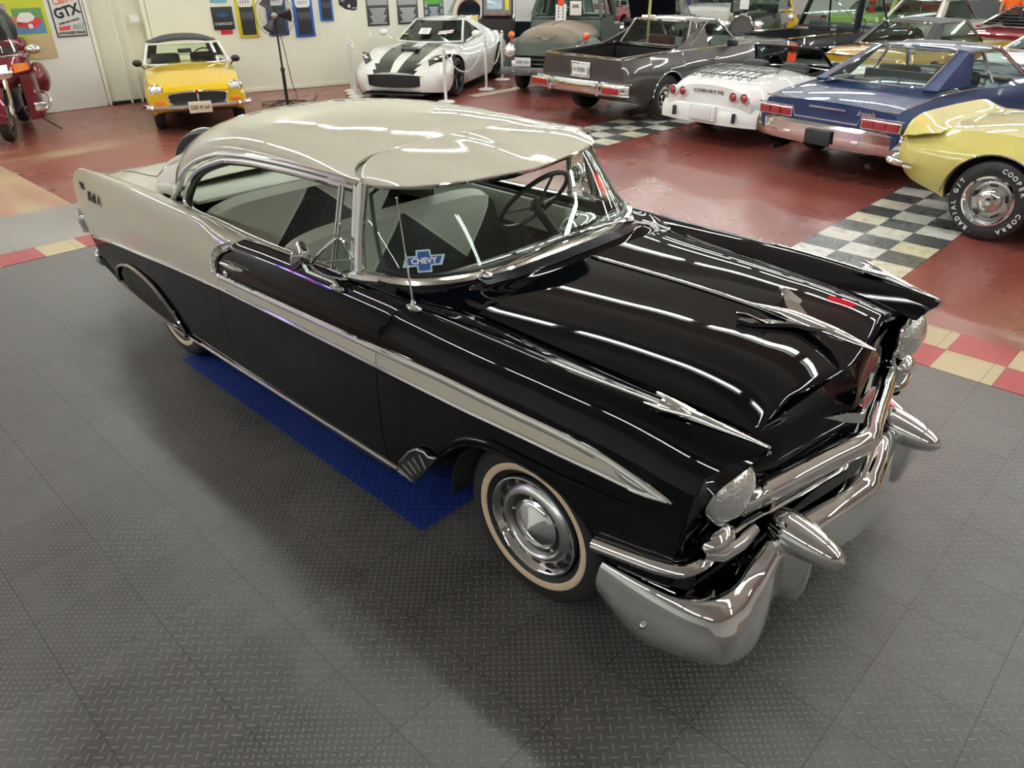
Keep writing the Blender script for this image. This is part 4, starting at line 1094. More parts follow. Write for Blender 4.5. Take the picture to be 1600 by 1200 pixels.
def greenhouse(t, sp):
    g_ = sp['gh']; bf, tf, tr, br = g_['x']           # base front, top front, top rear, base rear (centre line)
    zb, zt = g_['z']; wb, wt = g_['w']; bow = g_.get('bow', .12); rbow = g_.get('rbow', .06); cr = g_.get('crown', .05)
    rp = g_.get('paint', sp['paint']); cwd = g_.get('cw', .12); rb_ = g_.get('zbr', zb); bp_ = g_.get('bp')
    wbr = g_.get('wbr', wb); wtr = g_.get('wtr', wt)
    BF = lambda s: V((bf - bow * abs(s) ** 2.2, s * wb, zb)); TF = lambda s: V((tf - bow * .7 * abs(s) ** 2.2, s * wt, zt))
    BR = lambda s: V((br + rbow * abs(s) ** 2.2, s * wbr, rb_)); TR = lambda s: V((tr + rbow * .7 * abs(s) ** 2.2, s * wtr, zt - g_.get('drop', .0)))
    ff = g_.get('frame', .93)
    gm = g_.get('glass', GREYGLASS)
    def bil(A, B, s, q): p = lerp(A(s), B(s), q); return p
    # roof
    if not g_.get('noroof'):
        m = MB(); G = []
        for u in lin(0, 1, 18):
            row = []
            for s in lin(-1, 1, 18):
                p = lerp(TF(s), TR(s), u); hgt = cr * (1 - abs(s) ** 2.6) * (.35 + .65 * sin(pi * min(1, max(0, u * .9 + .08))) ** .6)
                p.z += hgt; row.append(p)
            G.append(row)
        m.grid(G, 0)
        G2 = [[p - V((0, 0, .035)) for p in r] for r in G]; m.grid(G2, 0, flip=True)
        for e in (0, -1): m.grid([G[e], G2[e]], 0)
        for e in (0, -1): m.grid([[r[e] for r in G], [r[e] for r in G2]], 0)
        m.build('roof', rp, t)
        # rear corner pillars (painted), from the side glass end to the rear glass edge
        for s_ in (-1, 1):
            m = MB(); G = []
            for q in lin(0, 1, 8):
                A = lerp(BR(s_ * ff), TR(s_ * ff), q); C = lerp(BR(s_), TR(s_), q)
                D = C + V((lerp(g_.get('cb', cwd), cwd, q), 0, 0)); D.y = lerp(C.y, lerp(s_ * wb, s_ * wt, q), .5)
                pts = [A - V((.0, s_ * .0, 0)), lerp(A, C, .5) , C, lerp(C, D, .5) + V((0, s_ * .005, 0)), D]
                G.append(pts)
            m.grid(G, 0); m.build('rear_pillar', g_.get('cpaint', rp), t, .03)
    # front posts
    for s_ in (-1, 1):
        m = MB(); a, b = BF(s_), TF(s_); m.tube([a, lerp(a, b, .5) + V((.01, 0, 0)), b], .024, 8)
        if g_.get('noroof') is None:
            e = lerp(TR(s_), BR(s_), 0)
            m.tube([lerp(TF(s_), TR(s_), u) + V((0, s_ * .004, -.02)) for u in lin(0, 1, 8)], .014, 6)
        if bp_ is not None:
            xm_ = bp_; u = (xm_ - bf) / (br - bf)
            m.tube([V((xm_, s_ * wb, zb)), V((xm_ + g_.get('bl', -.04), s_ * wt, zt - .02))], .022, 6)
        m.build('window_frame', g_.get('fm', CHROME), t)
    def pane(nm, fn, mat_):
        m = MB(); m.grid(fn, 0); return m.build(nm, mat_, t)
    pane('windshield', [[lerp(BF(s * .985), TF(s * .985), q) + V((.02 * sin(pi * q), 0, 0)) for q in lin(0, 1, 5)] for s in lin(-1, 1, 12)], g_.get('wglass', gm))
    m = MB(); m.tube([BF(s) for s in lin(-1, 1, 14)], .016, 6); m.tube([TF(s) for s in lin(-1, 1, 14)], .018, 6); m.build('windshield_surround', g_.get('fm', CHROME), t)
    if not g_.get('noroof'):
        pane('rear_window', [[lerp(BR(s * ff), TR(s * ff), q) + V((-.02 * sin(pi * q), 0, 0)) for q in lin(0.02, .97, 5)] for s in lin(-1, 1, 12)], gm)
        m = MB(); L = [lerp(BR(s * ff), TR(s * ff), .02) for s in lin(-1, 1, 12)] + [lerp(BR(s * ff), TR(s * ff), .97) for s in lin(1, -1, 12)]
        m.tube([p + V((-.012, 0, .008)) for p in L], g_.get('rt', .014), 6, closed=True); m.build('rear_window_trim', g_.get('fm', CHROME), t)
        for s_ in (-1, 1):
            if g_.get('noside'): continue
            P = []
            for q in lin(0, 1, 5):
                a = lerp(BF(s_), TF(s_), q); b = lerp(BR(s_), TR(s_), q) + V((lerp(g_.get('cb', cwd), cwd, q), 0, 0)); b.y = lerp(s_ * wb, s_ * wt, q); P.append([lerp(a, b, u) for u in lin(0, 1, 6)])
            pane('side_window', P, g_.get('sglass', gm))
    # cabin: seats, dash, wheel
    if g_.get('cabin', True):
        sm = g_.get('seat', flat((.03, .03, .035), .7)); cx = (bf + br) / 2
        for s_ in (-1, 1):
            m = MB(); m.box((lerp(bf, br, g_.get('sx', .52)), s_ * wb * .48, zb - .11), (.14, wb * .7, .44), 0, Matrix.Identity(4), .05); m.box((lerp(bf, br, g_.get('sx', .52)) + .25, s_ * wb * .48, zb - .35), (.5, wb * .7, .14), 0, None, .04); m.build('seat', sm, t)
        m = MB(); m.box((bf - .28 - bow, 0, zb - .08), (.25, wb * 1.8, .16), 0, None, .04); m.build('dashboard', TRIMBLK, t)
        wx = V((bf - .55 - bow, g_.get('whs', 1) * wb * .48, zb + .02)); a_ = V((-.85, 0, .5)).normalized(); M = frameM(wx, (0, 1, 0), a_.cross(V((0, 1, 0))))
        m = MB(); m.tube([M @ V((.19 * cos(a), .19 * sin(a), 0)) for a in [2 * pi * k / 28 for k in range(28)]], .011, 6, closed=True); m.tube([M @ V((-.18, 0, 0)), M @ V((.18, 0, 0))], .012, 6); m.tube([wx, wx - a_ * .3], .02, 6); m.build('steering_wheel', TRIMBLK, t)
def lamp(t, p, r, ax, lens, nm='headlamp', bez=CHROME, sc=1., depth=.03):
    ax = V(ax).normalized(); M = frameM(p, ax.orthogonal(), ax.cross(ax.orthogonal()))
    if (M.to_3x3() @ V((0, 0, 1))).dot(ax) < 0: M = M @ Matrix.Rotation(pi, 4, 'X')
    m = MB(); m.lathe([(r * .95, -.05), (r * 1.12, -.01), (r * 1.14, .012), (r * 1.0, .02), (r * .96, .008)], 24, 0, M); b = m.build(nm, bez, t)
    m = MB(); m.lathe([(r, .0), (r * .8, depth * .6), (r * .4, depth), (.0005, depth * 1.1)], 24, 0, M); m.build(nm + '_lens', lens, b); return b
def plate(t, p, xdir, w=.30, h=.15, txt='', col=(.7, .7, .66), tcol=(.05, .08, .2), size=.09):
    M = frameM(p, xdir, (0, 0, 1)); m = MB(); m.box((0, 0, 0), (w, h, .012), 0, M, .004); o = m.build('number_plate', flat(col, .4), t)
    if txt: text_mesh(txt, size, M @ Matrix.Translation((0, -.005, .0085)), flat(tcol, .5), o, 'plate_lettering', .001, bold=.001, sx=.85)
    return o
def bar(t, nm, pts, r, mat=CHROME, fl=1., n=8, cap=True):
    m = MB(); m.tube(pts, r, n, up=(0, 0, 1), flat_=fl, cap=cap); return m.build(nm, mat, t)
# ------------------------------------------------------------------ yellow roadster
YEL = paint((.62, .40, .006), .3)
sp = dict(x=(-1.9, 1.93), W=[(-1.9,.60),(-1.6,.72),(-1,.755),(0,.76),(1.2,.76),(1.6,.755),(1.85,.72),(1.93,.68)], SY=[(-1.9,.5),(-1.5,.62),(0,.68),(1.0,.68),(1.6,.67),(1.93,.62)],
  SZ=[(-1.9,.60),(-1.6,.74),(-.9,.80),(0,.83),(.8,.84),(1.3,.82),(1.7,.76),(1.85,.70),(1.93,.63)], CZ=[(-1.9,.62),(-1.5,.78),(-.9,.83),(0,.88),(.55,.90),(1.1,.86),(1.6,.76),(1.85,.69),(1.93,.635)], BZ=[(-1.9,.40),(-1.5,.25),(1.4,.22),(1.93,.34)],
  wheels=(1.18,-1.12), rw=.30, ra=.345, rim=.17, ww=.165, paint=YEL, gh=dict(x=(.55,.20,-.65,-.95), z=(.88,1.17), w=(.68,.57), bow=.14, fm=pbr('white_frame', (.75,.75,.73), .25), cw=.30, cb=.32, paint=flat((.045,.045,.05), .8, bump=.3), glass=GLASS, crown=.13, frame=.7, seat=flat((.03,.03,.03), .7)))
mg = gcar('yellow_roadster', 'bright yellow two-seat roadster with a black soft top parked against the white wall', 'car', (-11.03, 3.14), -22, .89, sp)
m = MB(); fr = cat([(1.925, y, z) for y, z in ((-.40,.60),(-.43,.52),(-.36,.435),(0,.43),(.36,.435),(.43,.52),(.40,.60),(0,.625))], 5, True)
m.tube(fr, .016, 8, closed=True); m.tube([(1.955, 0, .62), (1.96, 0, .44)], .012, 6); m.build('grille_frame', CHROME, mg)
m = MB(); m.add([V((1.935, p.y, p.z)) for p in fr], [tuple(range(len(fr)))]); m.build('grille', TRIMBLK, mg)
m = MB(); m.prism([(-.03,.03),(.03,.03),(.03,-.01),(0,-.035),(-.03,-.01)], 0, .012, 0, frameM((1.955, 0, .615), (0, 1, 0), (0, 0, 1))); m.build('badge', paint((.35,.02,.02), .3), mg)
for s in (-1, 1):
    lamp(mg, (1.90, s * .585, .655), .092, (1, s * .05, .05), LENS)
    m = MB(); m.box((1.93, s * .56, .49), (.04, .15, .06), 0, None, .012); m.build('turn_signal', AMBER, mg)
    m = MB(); m.sphere((.55, s * .78, .93), .07, 14, sc=(.7, 1.1, .8)); m.tube([(.55, s * .74, .90), (.58, s * .66, .82)], .012, 6); m.build('side_mirror', TRIMBLK, mg)
    m = MB(); m.tube([(.62, s * .10, .875), (.50, s * .34, .90)], .006, 5); m.build('wiper', TRIMBLK, mg)
bar(mg, 'front_bumper', cat([(1.80,-.78,.42),(1.93,-.70,.42),(2.0,-.45,.42),(2.02,0,.42),(2.0,.45,.42),(1.93,.70,.42),(1.80,.78,.42)], 5), .042, CHROME, .9)
plate(mg, (2.065, 0, .41), (0, 1, 0), .34, .17, '22B 416A', (.72,.66,.5), (.12,.05,.02), .088)
m = MB(); m.box((.25, 0, 1.06), (.03, .22, .07), 0, None, .02); m.build('rear_view_mirror', TRIMBLK, mg)
m = MB(); m.box((1.86, 0, .335), (.03, .55, .05), 0, None, .01); m.build('lower_intake', TRIMBLK, mg)
for s in (-1, 1):
    m = MB(); m.tube([(x, s * tab([(.55,.46),(1.2,.42),(1.86,.40)], x), tab(sp['CZ'], x) - tab([(.55,.024),(1.2,.024),(1.86,.03)], x)) for x in lin(.6, 1.84, 10)], .004, 5); m.build('hood_seam', TRIMBLK, mg)
# ------------------------------------------------------------------ white coupe with black stripes
WHT = paint((.74,.74,.72), .3)
def vstripe(p):
    if (.10 < abs(p.y) < .40) and (p.z > .56 or p.x > 2.05) and (p.x > .55 or p.x < -1.3): return 2
    return None
sp = dict(x=(-2.15, 2.25), W=[(-2.15,.75),(-1.8,.92),(-1.2,.97),(-.4,.92),(.6,.90),(1.3,.96),(1.8,.93),(2.1,.80),(2.25,.60)], SY=[(-2.15,.55),(-1.5,.78),(-.4,.72),(.6,.72),(1.3,.76),(1.9,.70),(2.25,.45)],
  SZ=[(-2.15,.80),(-1.6,.90),(-1.1,.92),(-.4,.84),(.4,.80),(1.2,.80),(1.7,.72),(2.1,.58),(2.25,.46)], CZ=[(-2.15,.88),(-1.5,.94),(-.5,.92),(.4,.88),(.9,.84),(1.4,.77),(1.9,.66),(2.25,.50)], BZ=[(-2.15,.35),(-1.7,.16),(1.8,.14),(2.25,.18)],
  wheels=(1.32,-1.20), rw=.335, ra=.385, rim=.245, ww=.27, hub='black', paint=WHT, xm=[paint((.012,.012,.014), .3)], fm=vstripe, crown=2.0,
  gh=dict(x=(.72,.02,-.75,-1.60), z=(.86,1.20), w=(.68,.50), bow=.30, rbow=.2, cw=.35, cb=.55, crown=.06, glass=DKGLASS, fm=WHT, bp=-.45, zbr=.92, seat=flat((.02,.02,.02), .7)))
vp = gcar('striped_sports_coupe', 'low white sports coupe with two wide black stripes, roped off beside the back wall', 'car', (-10.40, 7.78), -62, .94, sp)
for s in (-1, 1):
    m = MB(); G = [[V((x, s * (.25 + .145 * q), 1.205 + .055 * (1 - (abs(.25 + .145 * q) / .52) ** 2.4) * (.5 + .5 * sin(pi * min(1, max(0, (-x + .02) / .77)))))) for q in (-1, 0, 1)] for x in lin(-.02, -.74, 12)]
    m.grid(G, 0); m.build('roof_stripe', paint((.012,.012,.014), .3), vp)
    L = [(2.07, .62, .60), (1.80, .80, .70), (1.62, .88, .755), (1.78, .66, .735), (1.95, .56, .68)]
    m = MB(); L = [V((x, s * y, z + .012)) for x, y, z in L]; m.add(L + [p - V((.02, 0, .05)) for p in L], [(0, 1, 2, 3, 4), (9, 8, 7, 6, 5)] + [(i, (i + 1) % 5, 5 + (i + 1) % 5, 5 + i) for i in range(5)], 0, False); h_ = m.build('headlamp', DKMET, vp)
    m = MB(); m.sphere((1.88, s * .68, .69), .05, 12, sc=(1, 1, .6)); m.sphere((1.79, s * .75, .72), .04, 12, sc=(1, 1, .6)); m.build('headlamp_lens', LENS, h_)
    m = MB(); m.sphere((.42, s * .98, 1.0), .10, 14, sc=(.7, 1.05, .65)); m.tube([(.42, s * .93, .96), (.45, s * .78, .87)], .02, 6); m.build('side_mirror', WHT, vp)
    m = MB(); m.box((1.75, s * .925, .40), (.10, .02, .035), 0, None, .01); m.build('side_marker', AMBER, vp)
    m = MB(); m.tube([(1.95, s * .72, .24), (1.90, s * .86, .36), (1.98, s * .80, .46)], .012, 6); m.build('side_intake', TRIMBLK, vp)
m = MB(); L = [(y, z) for y, z in ((-.62,.42),(-.50,.46),(-.2,.47),(.2,.47),(.5,.46),(.62,.42),(.56,.30),(.3,.255),(-.3,.255),(-.56,.30))]
P_ = [V((2.262 - .42 * (abs(y) / .62) ** 2.2, y, z)) for y, z in L]
G = [[V((2.305 - .16 * (abs(y) / .66) ** 4, y, lerp(tab([(0,.25),(.35,.26),(.6,.31),(.66,.36)], abs(y)), tab([(0,.475),(.35,.465),(.6,.43),(.66,.38)], abs(y)), q))) for q in lin(0, 1, 4)] for y in lin(-.66, .66, 24)]
m.grid(G, 0); m.build('grille', pbr('black_mesh', (.006,.006,.007), .6), vp)
m = MB(); m.box((2.27, 0, .36), (.03, .05, .22), 0, None, .01); m.build('grille_divider', TRIMBLK, vp)
m = MB(); m.box((1.30, 0, .805), (.34, .34, .05), 0, Matrix.Translation((0, 0, -.008)) @ Matrix.Rotation(0, 4, 'X'), .02); m.build('hood_scoop', paint((.012,.012,.014), .3), vp)
m = MB(); m.grid([[V((x, y, z)) for x, z in ((2.36,.155),(2.2,.15),(1.9,.15))] for y in lin(-.6, .6, 8)], 0); m.build('front_splitter', TRIMBLK, vp, .02)
M = frameM((.50, -.05, 1.02), (0, 1, 0), (-.75, 0, .4))
m = MB(); m.box((0, 0, .02), (.22, .19, .004), 0, M); pp = m.build('paper_sign', WHITE, vp)
m = MB(); 
for k in range(4): m.box((0, .06 - .035 * k, .0235), (.13 - .02 * (k % 2), .010, .001), 0, M)
m.build('sign_print', flat((.1,.1,.1), .5), pp)
M2 = frameM((.44, .36, 1.0), (.10, 1, .12), (-.75, 0, .4))
m = MB(); m.box((0, 0, .02), (.32, .10, .004), 0, M2); pq = m.build('low_miles_sign', WHITE, vp)
text_mesh('LOW MILES', .062, M2 @ Matrix.Translation((0, 0, .0235)), flat((.6,.03,.05), .5), pq, 'sign_lettering', .0005, bold=.001, sx=.95)
m = MB(); m.box((.45, -.50, .98), (.10, .10, .004), 0, None); m.build('yellow_sticker', flat((.8,.75,.05), .5), vp)
# ------------------------------------------------------------------ rusty old pickup
RUSTP = pbr('weathered_green_paint', (.045,.055,.047), .55, noise=.5, scale=5, bump=.1, rvar=.2)
def rustmat():
    m, nt, out = newmat('rust_and_green_paint'); geo = nd(nt, 'ShaderNodeTexCoord'); b = nd(nt, 'ShaderNodeBsdfPrincipled')
    s = nd(nt, 'ShaderNodeSeparateXYZ'); nt.links.new(geo.outputs['Object'], s.inputs[0])
    n = nz(nt, geo.outputs['Object'], 3.5, 8, .7)
    f = ramp(nt, mth(nt, 'ADD', s.outputs[2], mth(nt, 'MULTIPLY', n, .5)), 1.22, 1.44)
    nt.links.new(mixc(nt, f, mixc(nt, n, (.035, .05, .042), (.075, .085, .07)), mixc(nt, n, (.19, .115, .07), (.13, .105, .075))), b.inputs['Base Color']); b.inputs['Roughness'].default_value = .42
    nt.links.new(b.outputs[0], out.inputs[0]); return m
RUSTH = rustmat()
tr = thing('weathered_pickup_truck', 'weathered green and rust old pickup truck with round orange lamps on its fenders', 'truck', (-8.75, 9.75, 0), R_(-64)); tr.scale = (.84,) * 3
m = MB(); G = []    # rounded hood
for x in lin(.55, 2.12, 20):
    t_ = (x - .55) / 1.57; top = 1.33 - .04 * t_ - .30 * max(0, (t_ - .72) / .28) ** 2.2; hw = lerp(.78, .70, t_) - .12 * max(0, (t_ - .7) / .3) ** 2
    G.append([V((x, hw * sin(a) if abs(a) < pi / 2 else hw * (1 if a > 0 else -1), (1.0 - .05 * t_) + (top - 1.0 + .05 * t_) * max(0, cos(a)) ** .8)) for a in lin(-pi/2, pi/2, 24)] )
m.grid(G, 0); L = G[-1]; m.add(L, [tuple(range(len(L)))], 0, False); m.build('hood', RUSTH, tr)
m = MB(); m.tube([(x, 0, 1.335 - .04 * (x - .55) / 1.57) for x in lin(.6, 1.7, 8)], .008, 6); m.build('hood_seam', RUSTP, tr)
for s in (-1, 1):     # front fenders
    m = MB(); G = []
    for x in lin(.35, 2.28, 26):
        t_ = (x - .35) / 1.93; top = tab([(.35,.80),(.8,.98),(1.3,1.06),(1.8,1.05),(2.1,.98),(2.28,.80)], x); hw = tab([(.35,.12),(.8,.17),(1.5,.19),(2.1,.17),(2.28,.10)], x)
        zb = max(.48, .37 + sqrt(max(0, .47 ** 2 - (x - 1.35) ** 2)))
        zb = min(zb, top - .12)
        c = []
        for a in lin(0, 1, 14):
            if a < .5: an = a * 2 * pi / 2; c.append(V((x, s * (.76 + hw * sin(an) * 1.0), lerp(zb, top, cos(an) ** .7 if an < pi/2 else 0))))
            else: c.append(V((x, s * (.76 - hw * sin((1 - (a - .5) * 2) * pi / 2) * 0 - (hw + .1) * (a - .5) * 2), lerp(zb, top, 1 - .0)))) 
        c = [V((x, s * (.74 - .2), top - .16)), V((x, s * .66, top - .04)), V((x, s * .74, top)), V((x, s * (.74 + hw * .6), top - .035)), V((x, s * (.74 + hw), top - .14)), V((x, s * (.74 + hw * 1.05), (top + zb) / 2)), V((x, s * (.74 + hw), zb))]
        G.append(cat(c, 3))
    m.grid(G, 0); L = G[-1]; m.add(L, [tuple(range(len(L)))], 0, False); m.build('front_fender', RUSTP, tr, .02)
    lamp(tr, (2.27, s * .74, .86), .115, (1, 0, .05), LENS)
    m = MB(); m.sphere((1.95, s * .80, 1.13), .07, 14); m.tube([(1.95, s * .80, 1.02), (1.95, s * .80, 1.08)], .02, 6); m.build('marker_lamp', pbr('orange_lens', (.75,.12,.02), .2, 0, 1.), tr)
    m = MB(); m.box((2.33, s * .60, .62), (.06, .16, .13), 0, None, .015); m.build('parking_lamp', LENS, tr)
# grille surround and bars
m = MB(); m.grid([[V((lerp(2.12, 2.28, q) - .10 * abs(y) ** 2, y, z)) for q, z in ((0,1.0),(.4,.93),(.9,.84),(1,.80))] for y in lin(-.66, .66, 14)], 0); m.build('nose_panel', RUSTP, tr, .02)
for k in range(4):
    bar(tr, 'grille_bar', [(2.30 - .08 * abs(y) ** 2, y, .78 - .085 * k) for y in lin(-.62, .62, 12)], .026, RUSTP, .8)
m = MB(); m.grid([[V((2.20 - .08 * abs(y) ** 2, y, z)) for z in (.84, .46)] for y in lin(-.68, .68, 8)], 0); m.build('grille_backing', DARK, tr, .01)
m = MB(); m.grid([[V((2.42 - .10 * abs(y) ** 2 - (.02 if z in (.40,.56) else 0), y, z)) for z in (.40,.44,.52,.56)] for y in lin(-.93, .93, 16)], 0); fbm = m.build('front_bumper', pbr('grey_bumper_paint', (.11,.115,.11), .45, noise=.2), tr, .03)
m = MB(); 
for y in (-.62, -.25, .25, .62): m.sphere((2.44 - .1 * y * y, y, .48), .02, 8)
m.build('bumper_bolt', SATIN, fbm)
plate(tr, (2.40, -.42, .66), (0, 1, .0), .34, .17, '3004 364', (.62,.66,.68), (.08,.08,.1), .085)
m = MB(); m.add([(2.13,-.24,1.135),(2.15,0,1.09),(2.13,.24,1.135),(2.15,.08,1.11),(2.17,.06,1.06),(2.17,-.06,1.06),(2.15,-.08,1.11)], [(0,6,1),(1,3,2),(6,5,4,3,1)], 0, False); m.build('hood_emblem', CHROME, tr, .02)
# cab
m = MB(); G = []
for z, x, hw in ((.55,.55,.78),(1.15,.55,.80),(1.33,.50,.79),(1.36,.46,.78)):
    G.append([V((x, y * hw, z)) for y in lin(-1, 1, 8)])
m.grid(G, 0)
for s in (-1, 1): m.grid([[V((x, s * hw, z)) for x in (.52, -.9)] for z, hw in ((.55,.80),(1.1,.82),(1.36,.80))], 0)
m.grid([[V((-.9, y * .8, z)) for y in (-1, 0, 1)] for z in (.55, 1.36)], 0)
m.build('cab', RUSTP, tr, .03)
m = MB(); G = []
for x in lin(.22, -.85, 10): G.append([V((x, .68 * sin(a), 1.82 + .12 * max(0, cos(a)) ** .7 * (1 - ((x + .3) / .75) ** 4 * .3))) for a in lin(-pi/2, pi/2, 14)])
m.grid(G, 0); m.build('cab_roof', RUSTP, tr, .04)
m = MB()
for s in (-1, 1):
    m.tube([(.48, s * .77, 1.36), (.22, s * .67, 1.83)], .04, 8); m.tube([(-.88, s * .79, 1.36), (-.82, s * .66, 1.83)], .09, 8)
    m.tube([(.0, s * .79, 1.36), (-.02, s * .69, 1.83)], .02, 6)
m.tube([(.47, -.77, 1.36), (.47, .77, 1.36)], .03, 8); m.tube([(.23, -.67, 1.84), (.23, .67, 1.84)], .05, 8)
m.build('cab_pillar', RUSTP, tr)
m = MB(); m.grid([[V((lerp(.47, .235, q), y * lerp(.74, .65, q), lerp(1.38, 1.81, q))) for y in lin(-1, 1, 6)] for q in (0, .5, 1)], 0); m.build('windshield', glassmat('green_glass', (.55,.68,.62)), tr)
m = MB(); m.box((-1.75, 0, .85), (1.6, 1.3, .5), 0, None, .03); m.build('bed', RUSTP, tr); 
for x_ in (1.35, -1.55):
    for s in (-1, 1): cwheel(tr, x_, s * .74, .37, .19, s, 'disc', .20, RUSTP)
m = MB(); m.box((.3, 0, .5), (3.6, 1.0, .16)); m.build('chassis', DARK, tr)
tg = thing('price_tag', 'white strip tag with a red top hanging on the old pickup truck windshield', 'tag', (0, 0, 0))
Mw = Matrix.Translation((-8.75, 9.75, 0)) @ Matrix.Rotation(R_(-64), 4, 'Z') @ Matrix.Diagonal((.84, .84, .84, 1))
def boxw(t, nm, Mw_, c, d, mat): m = MB(); m.box(c, d, 0, Mw_, .004); return m.build(nm, mat, t)
bk = boxw(tg, 'tag_card', Mw, (.68, -.08, 1.47), (.01, .24, .34), WHITE); boxw(tg, 'tag_head', Mw, (.68, -.08, 1.68), (.03, .13, .14), flat((.8,.06,.02), .5))
m = MB()
for i in range(2):
    for k in range(4): m.box((.688, -.13 + .10 * i, 1.57 - .06 * k), (.003, .03, .035), 0, Mw)
m.build('tag_print', flat((.1,.1,.12), .5), tg)
tg2 = tag(boxw(None, 'paper_sheet', Mw, (.56, .22, 1.56), (.01, .26, .28), flat((.72,.70,.62), .5)), 'cream paper sheet behind the old pickup windshield, right of the hanging tag', 'sheet')
m = MB(); m.box((.567, .22, 1.60), (.003, .14, .07), 0, Mw); m.build('sheet_print', flat((.15,.15,.15), .5), tg2)
# ------------------------------------------------------------------ grey car-based pickup with chrome trim
GRY = paint((.075,.068,.066), .3, .35)
sp = dict(x=(-2.5, 2.45), W=[(-2.5,.84),(-2.35,.90),(-1.4,.94),(0,.94),(1.6,.93),(2.3,.88),(2.45,.82)], SY=[(-2.5,.78),(-1,.82),(0,.80),(1.5,.80),(2.45,.74)],
  SZ=[(-2.5,.93),(-2.2,.95),(-1,.96),(0,.95),(1.0,.94),(2.0,.90),(2.45,.84)], CZ=[(-2.5,.935),(-1,.965),(0,.98),(.9,.99),(1.6,.96),(2.45,.88)], BZ=[(-2.5,.38),(-2.1,.30),(-1.8,.24),(2.2,.24),(2.45,.36)],
  wheels=(1.42,-1.50), rw=.335, ra=.385, rim=.195, hub='disc', rimmat=CHROME, paint=GRY, open=(-2.43, -.92), crown=3,
  gh=dict(x=(.62,.12,-.60,-.84), z=(.965,1.34), w=(.74,.60), bow=.12, rbow=.02, cw=.10, cb=.18, crown=.045, glass=GREYGLASS, rt=.024, bp=-.34, bl=-.12, seat=flat((.20,.03,.03), .6), whs=-1))
ec = gcar('coupe_pickup', 'charcoal grey coupe-style pickup with an open chrome-railed bed seen from behind', 'pickup', (-5.78, 9.02), 86, .95, sp)
m = MB(); m.box((-1.66, 0, .60), (1.5, 1.3, .03)); m.box((-2.42, 0, .76), (.05, 1.35, .34)); m.box((-.92, 0, .76), (.05, 1.35, .36))
for s in (-1, 1): m.box((-1.66, s * .72, .76), (1.5, .05, .36))
m.build('bed_liner', flat((.015,.015,.017), .35), ec)
for s in (-1, 1):
    m = MB(); L = [V((x, s * .745, z)) for x, z in ((-2.47,.955),(-1.9,.965),(-1.3,.975),(-.94,.99))] + [V((-.67, s * .73, 1.12)), V((-.44, s * .68, 1.26)), V((-.27, s * .64, 1.33))]
    m.tube(cat(L, 5), .016, 6)
    m.tube([V((x, s * .80, tab(sp['SZ'], x) + .006)) for x in lin(-2.46, .9, 12)], .010, 6)
    m.tube([V((1.42 + q * .395 * cos(a), s * (tab(sp['W'], 1.42) - .006), .33 + .39 * sin(a))) for a in lin(.1, pi - .1, 14) for q in (1,)], .009, 6)
    m.tube([V((-1.50 + .392 * cos(a), s * (tab(sp['W'], -1.50) - .006), .33 + .39 * sin(a))) for a in lin(.1, pi - .1, 14)], .009, 6)
    m.tube([V((x, s * (tab(sp['W'], x) - .05), .27)) for x in lin(-.98, .98, 6)], .012, 6)
    m.build('body_trim', CHROME, ec)
    m = MB(); G = []      # sail panel running from the cab down to the bed side
    for x in lin(-1.57, -.37, 12):
        zt = tab([(-1.57,.965),(-1.22,1.0),(-.92,1.09),(-.67,1.20),(-.42,1.30),(-.37,1.32)], x); G.append([V((x, s * (lerp(.79, .61, (zt - .96) / .4) if q else .79), zt if q else .95)) for q in (0, 1)])
    m.grid(G, 0); m.build('sail_panel', GRY, ec, .03)
m = MB(); m.tube([(-2.495, y, .955) for y in lin(-.76, .76, 6)], .014, 6); m.build('tailgate_trim', CHROME, ec)
G = [[V((-2.62 + .12 * (abs(y) / .95) ** 4 - (.02 if z in (.50,.58) else 0), y, z)) for z in (.45,.50,.58,.63)] for y in lin(-.965, .965, 20)]
m = MB(); m.grid(G, 0); m.grid([[G[i][3], G[i][3] + V((.10, 0, 0))] for i in range(21)], 0); eb = m.build('rear_bumper', CHROME, ec, .02)
for s in (-1, 1):
    m = MB(); m.box((-2.668, s * .74, .54), (.03, .30, .09), 0, None, .008); m.build('tail_lamp', REDLENS, ec)
    m = MB(); m.box((-2.648, s * .74, .54), (.03, .36, .13), 0, None, .01); m.build('lamp_bezel', CHROME, ec)
    m = MB(); m.box((-2.66, s * .50, .54), (.06, .06, .19), 0, None, .01); m.build('bumper_guard', CHROME, ec)
m = MB(); m.box((-2.515, 0, .76), (.03, .40, .22), 0, None, .02); m.build('plate_frame', CHROME, ec)
plate(ec, (-2.535, 0, .76), (0, -1, 0), .31, .15, 'H 92981', (.66,.68,.66), (.06,.06,.1), .085)
m = MB(); m.box((.15, -.87, 1.0), (.10, .16, .10), 0, None, .03); m.tube([(.2, -.80, .93), (.17, -.85, .98)], .015, 6); m.build('side_mirror', TRIMBLK, ec)
m = MB(); m.sphere((-.32, -.935, .82), .03, 10, sc=(2.2, .5, .6)); m.build('door_handle', CHROME, ec)
m = MB(); m.tube([(-.40, -.943, z) for z in (.30, .6, .93)], .003, 4); m.build('door_seam', TRIMBLK, ec)
m = MB(); m.tube([(-2.45, -.55, .27), (-2.66, -.72, .30)], .028, 8); m.build('tailpipe', DKMET, ec)
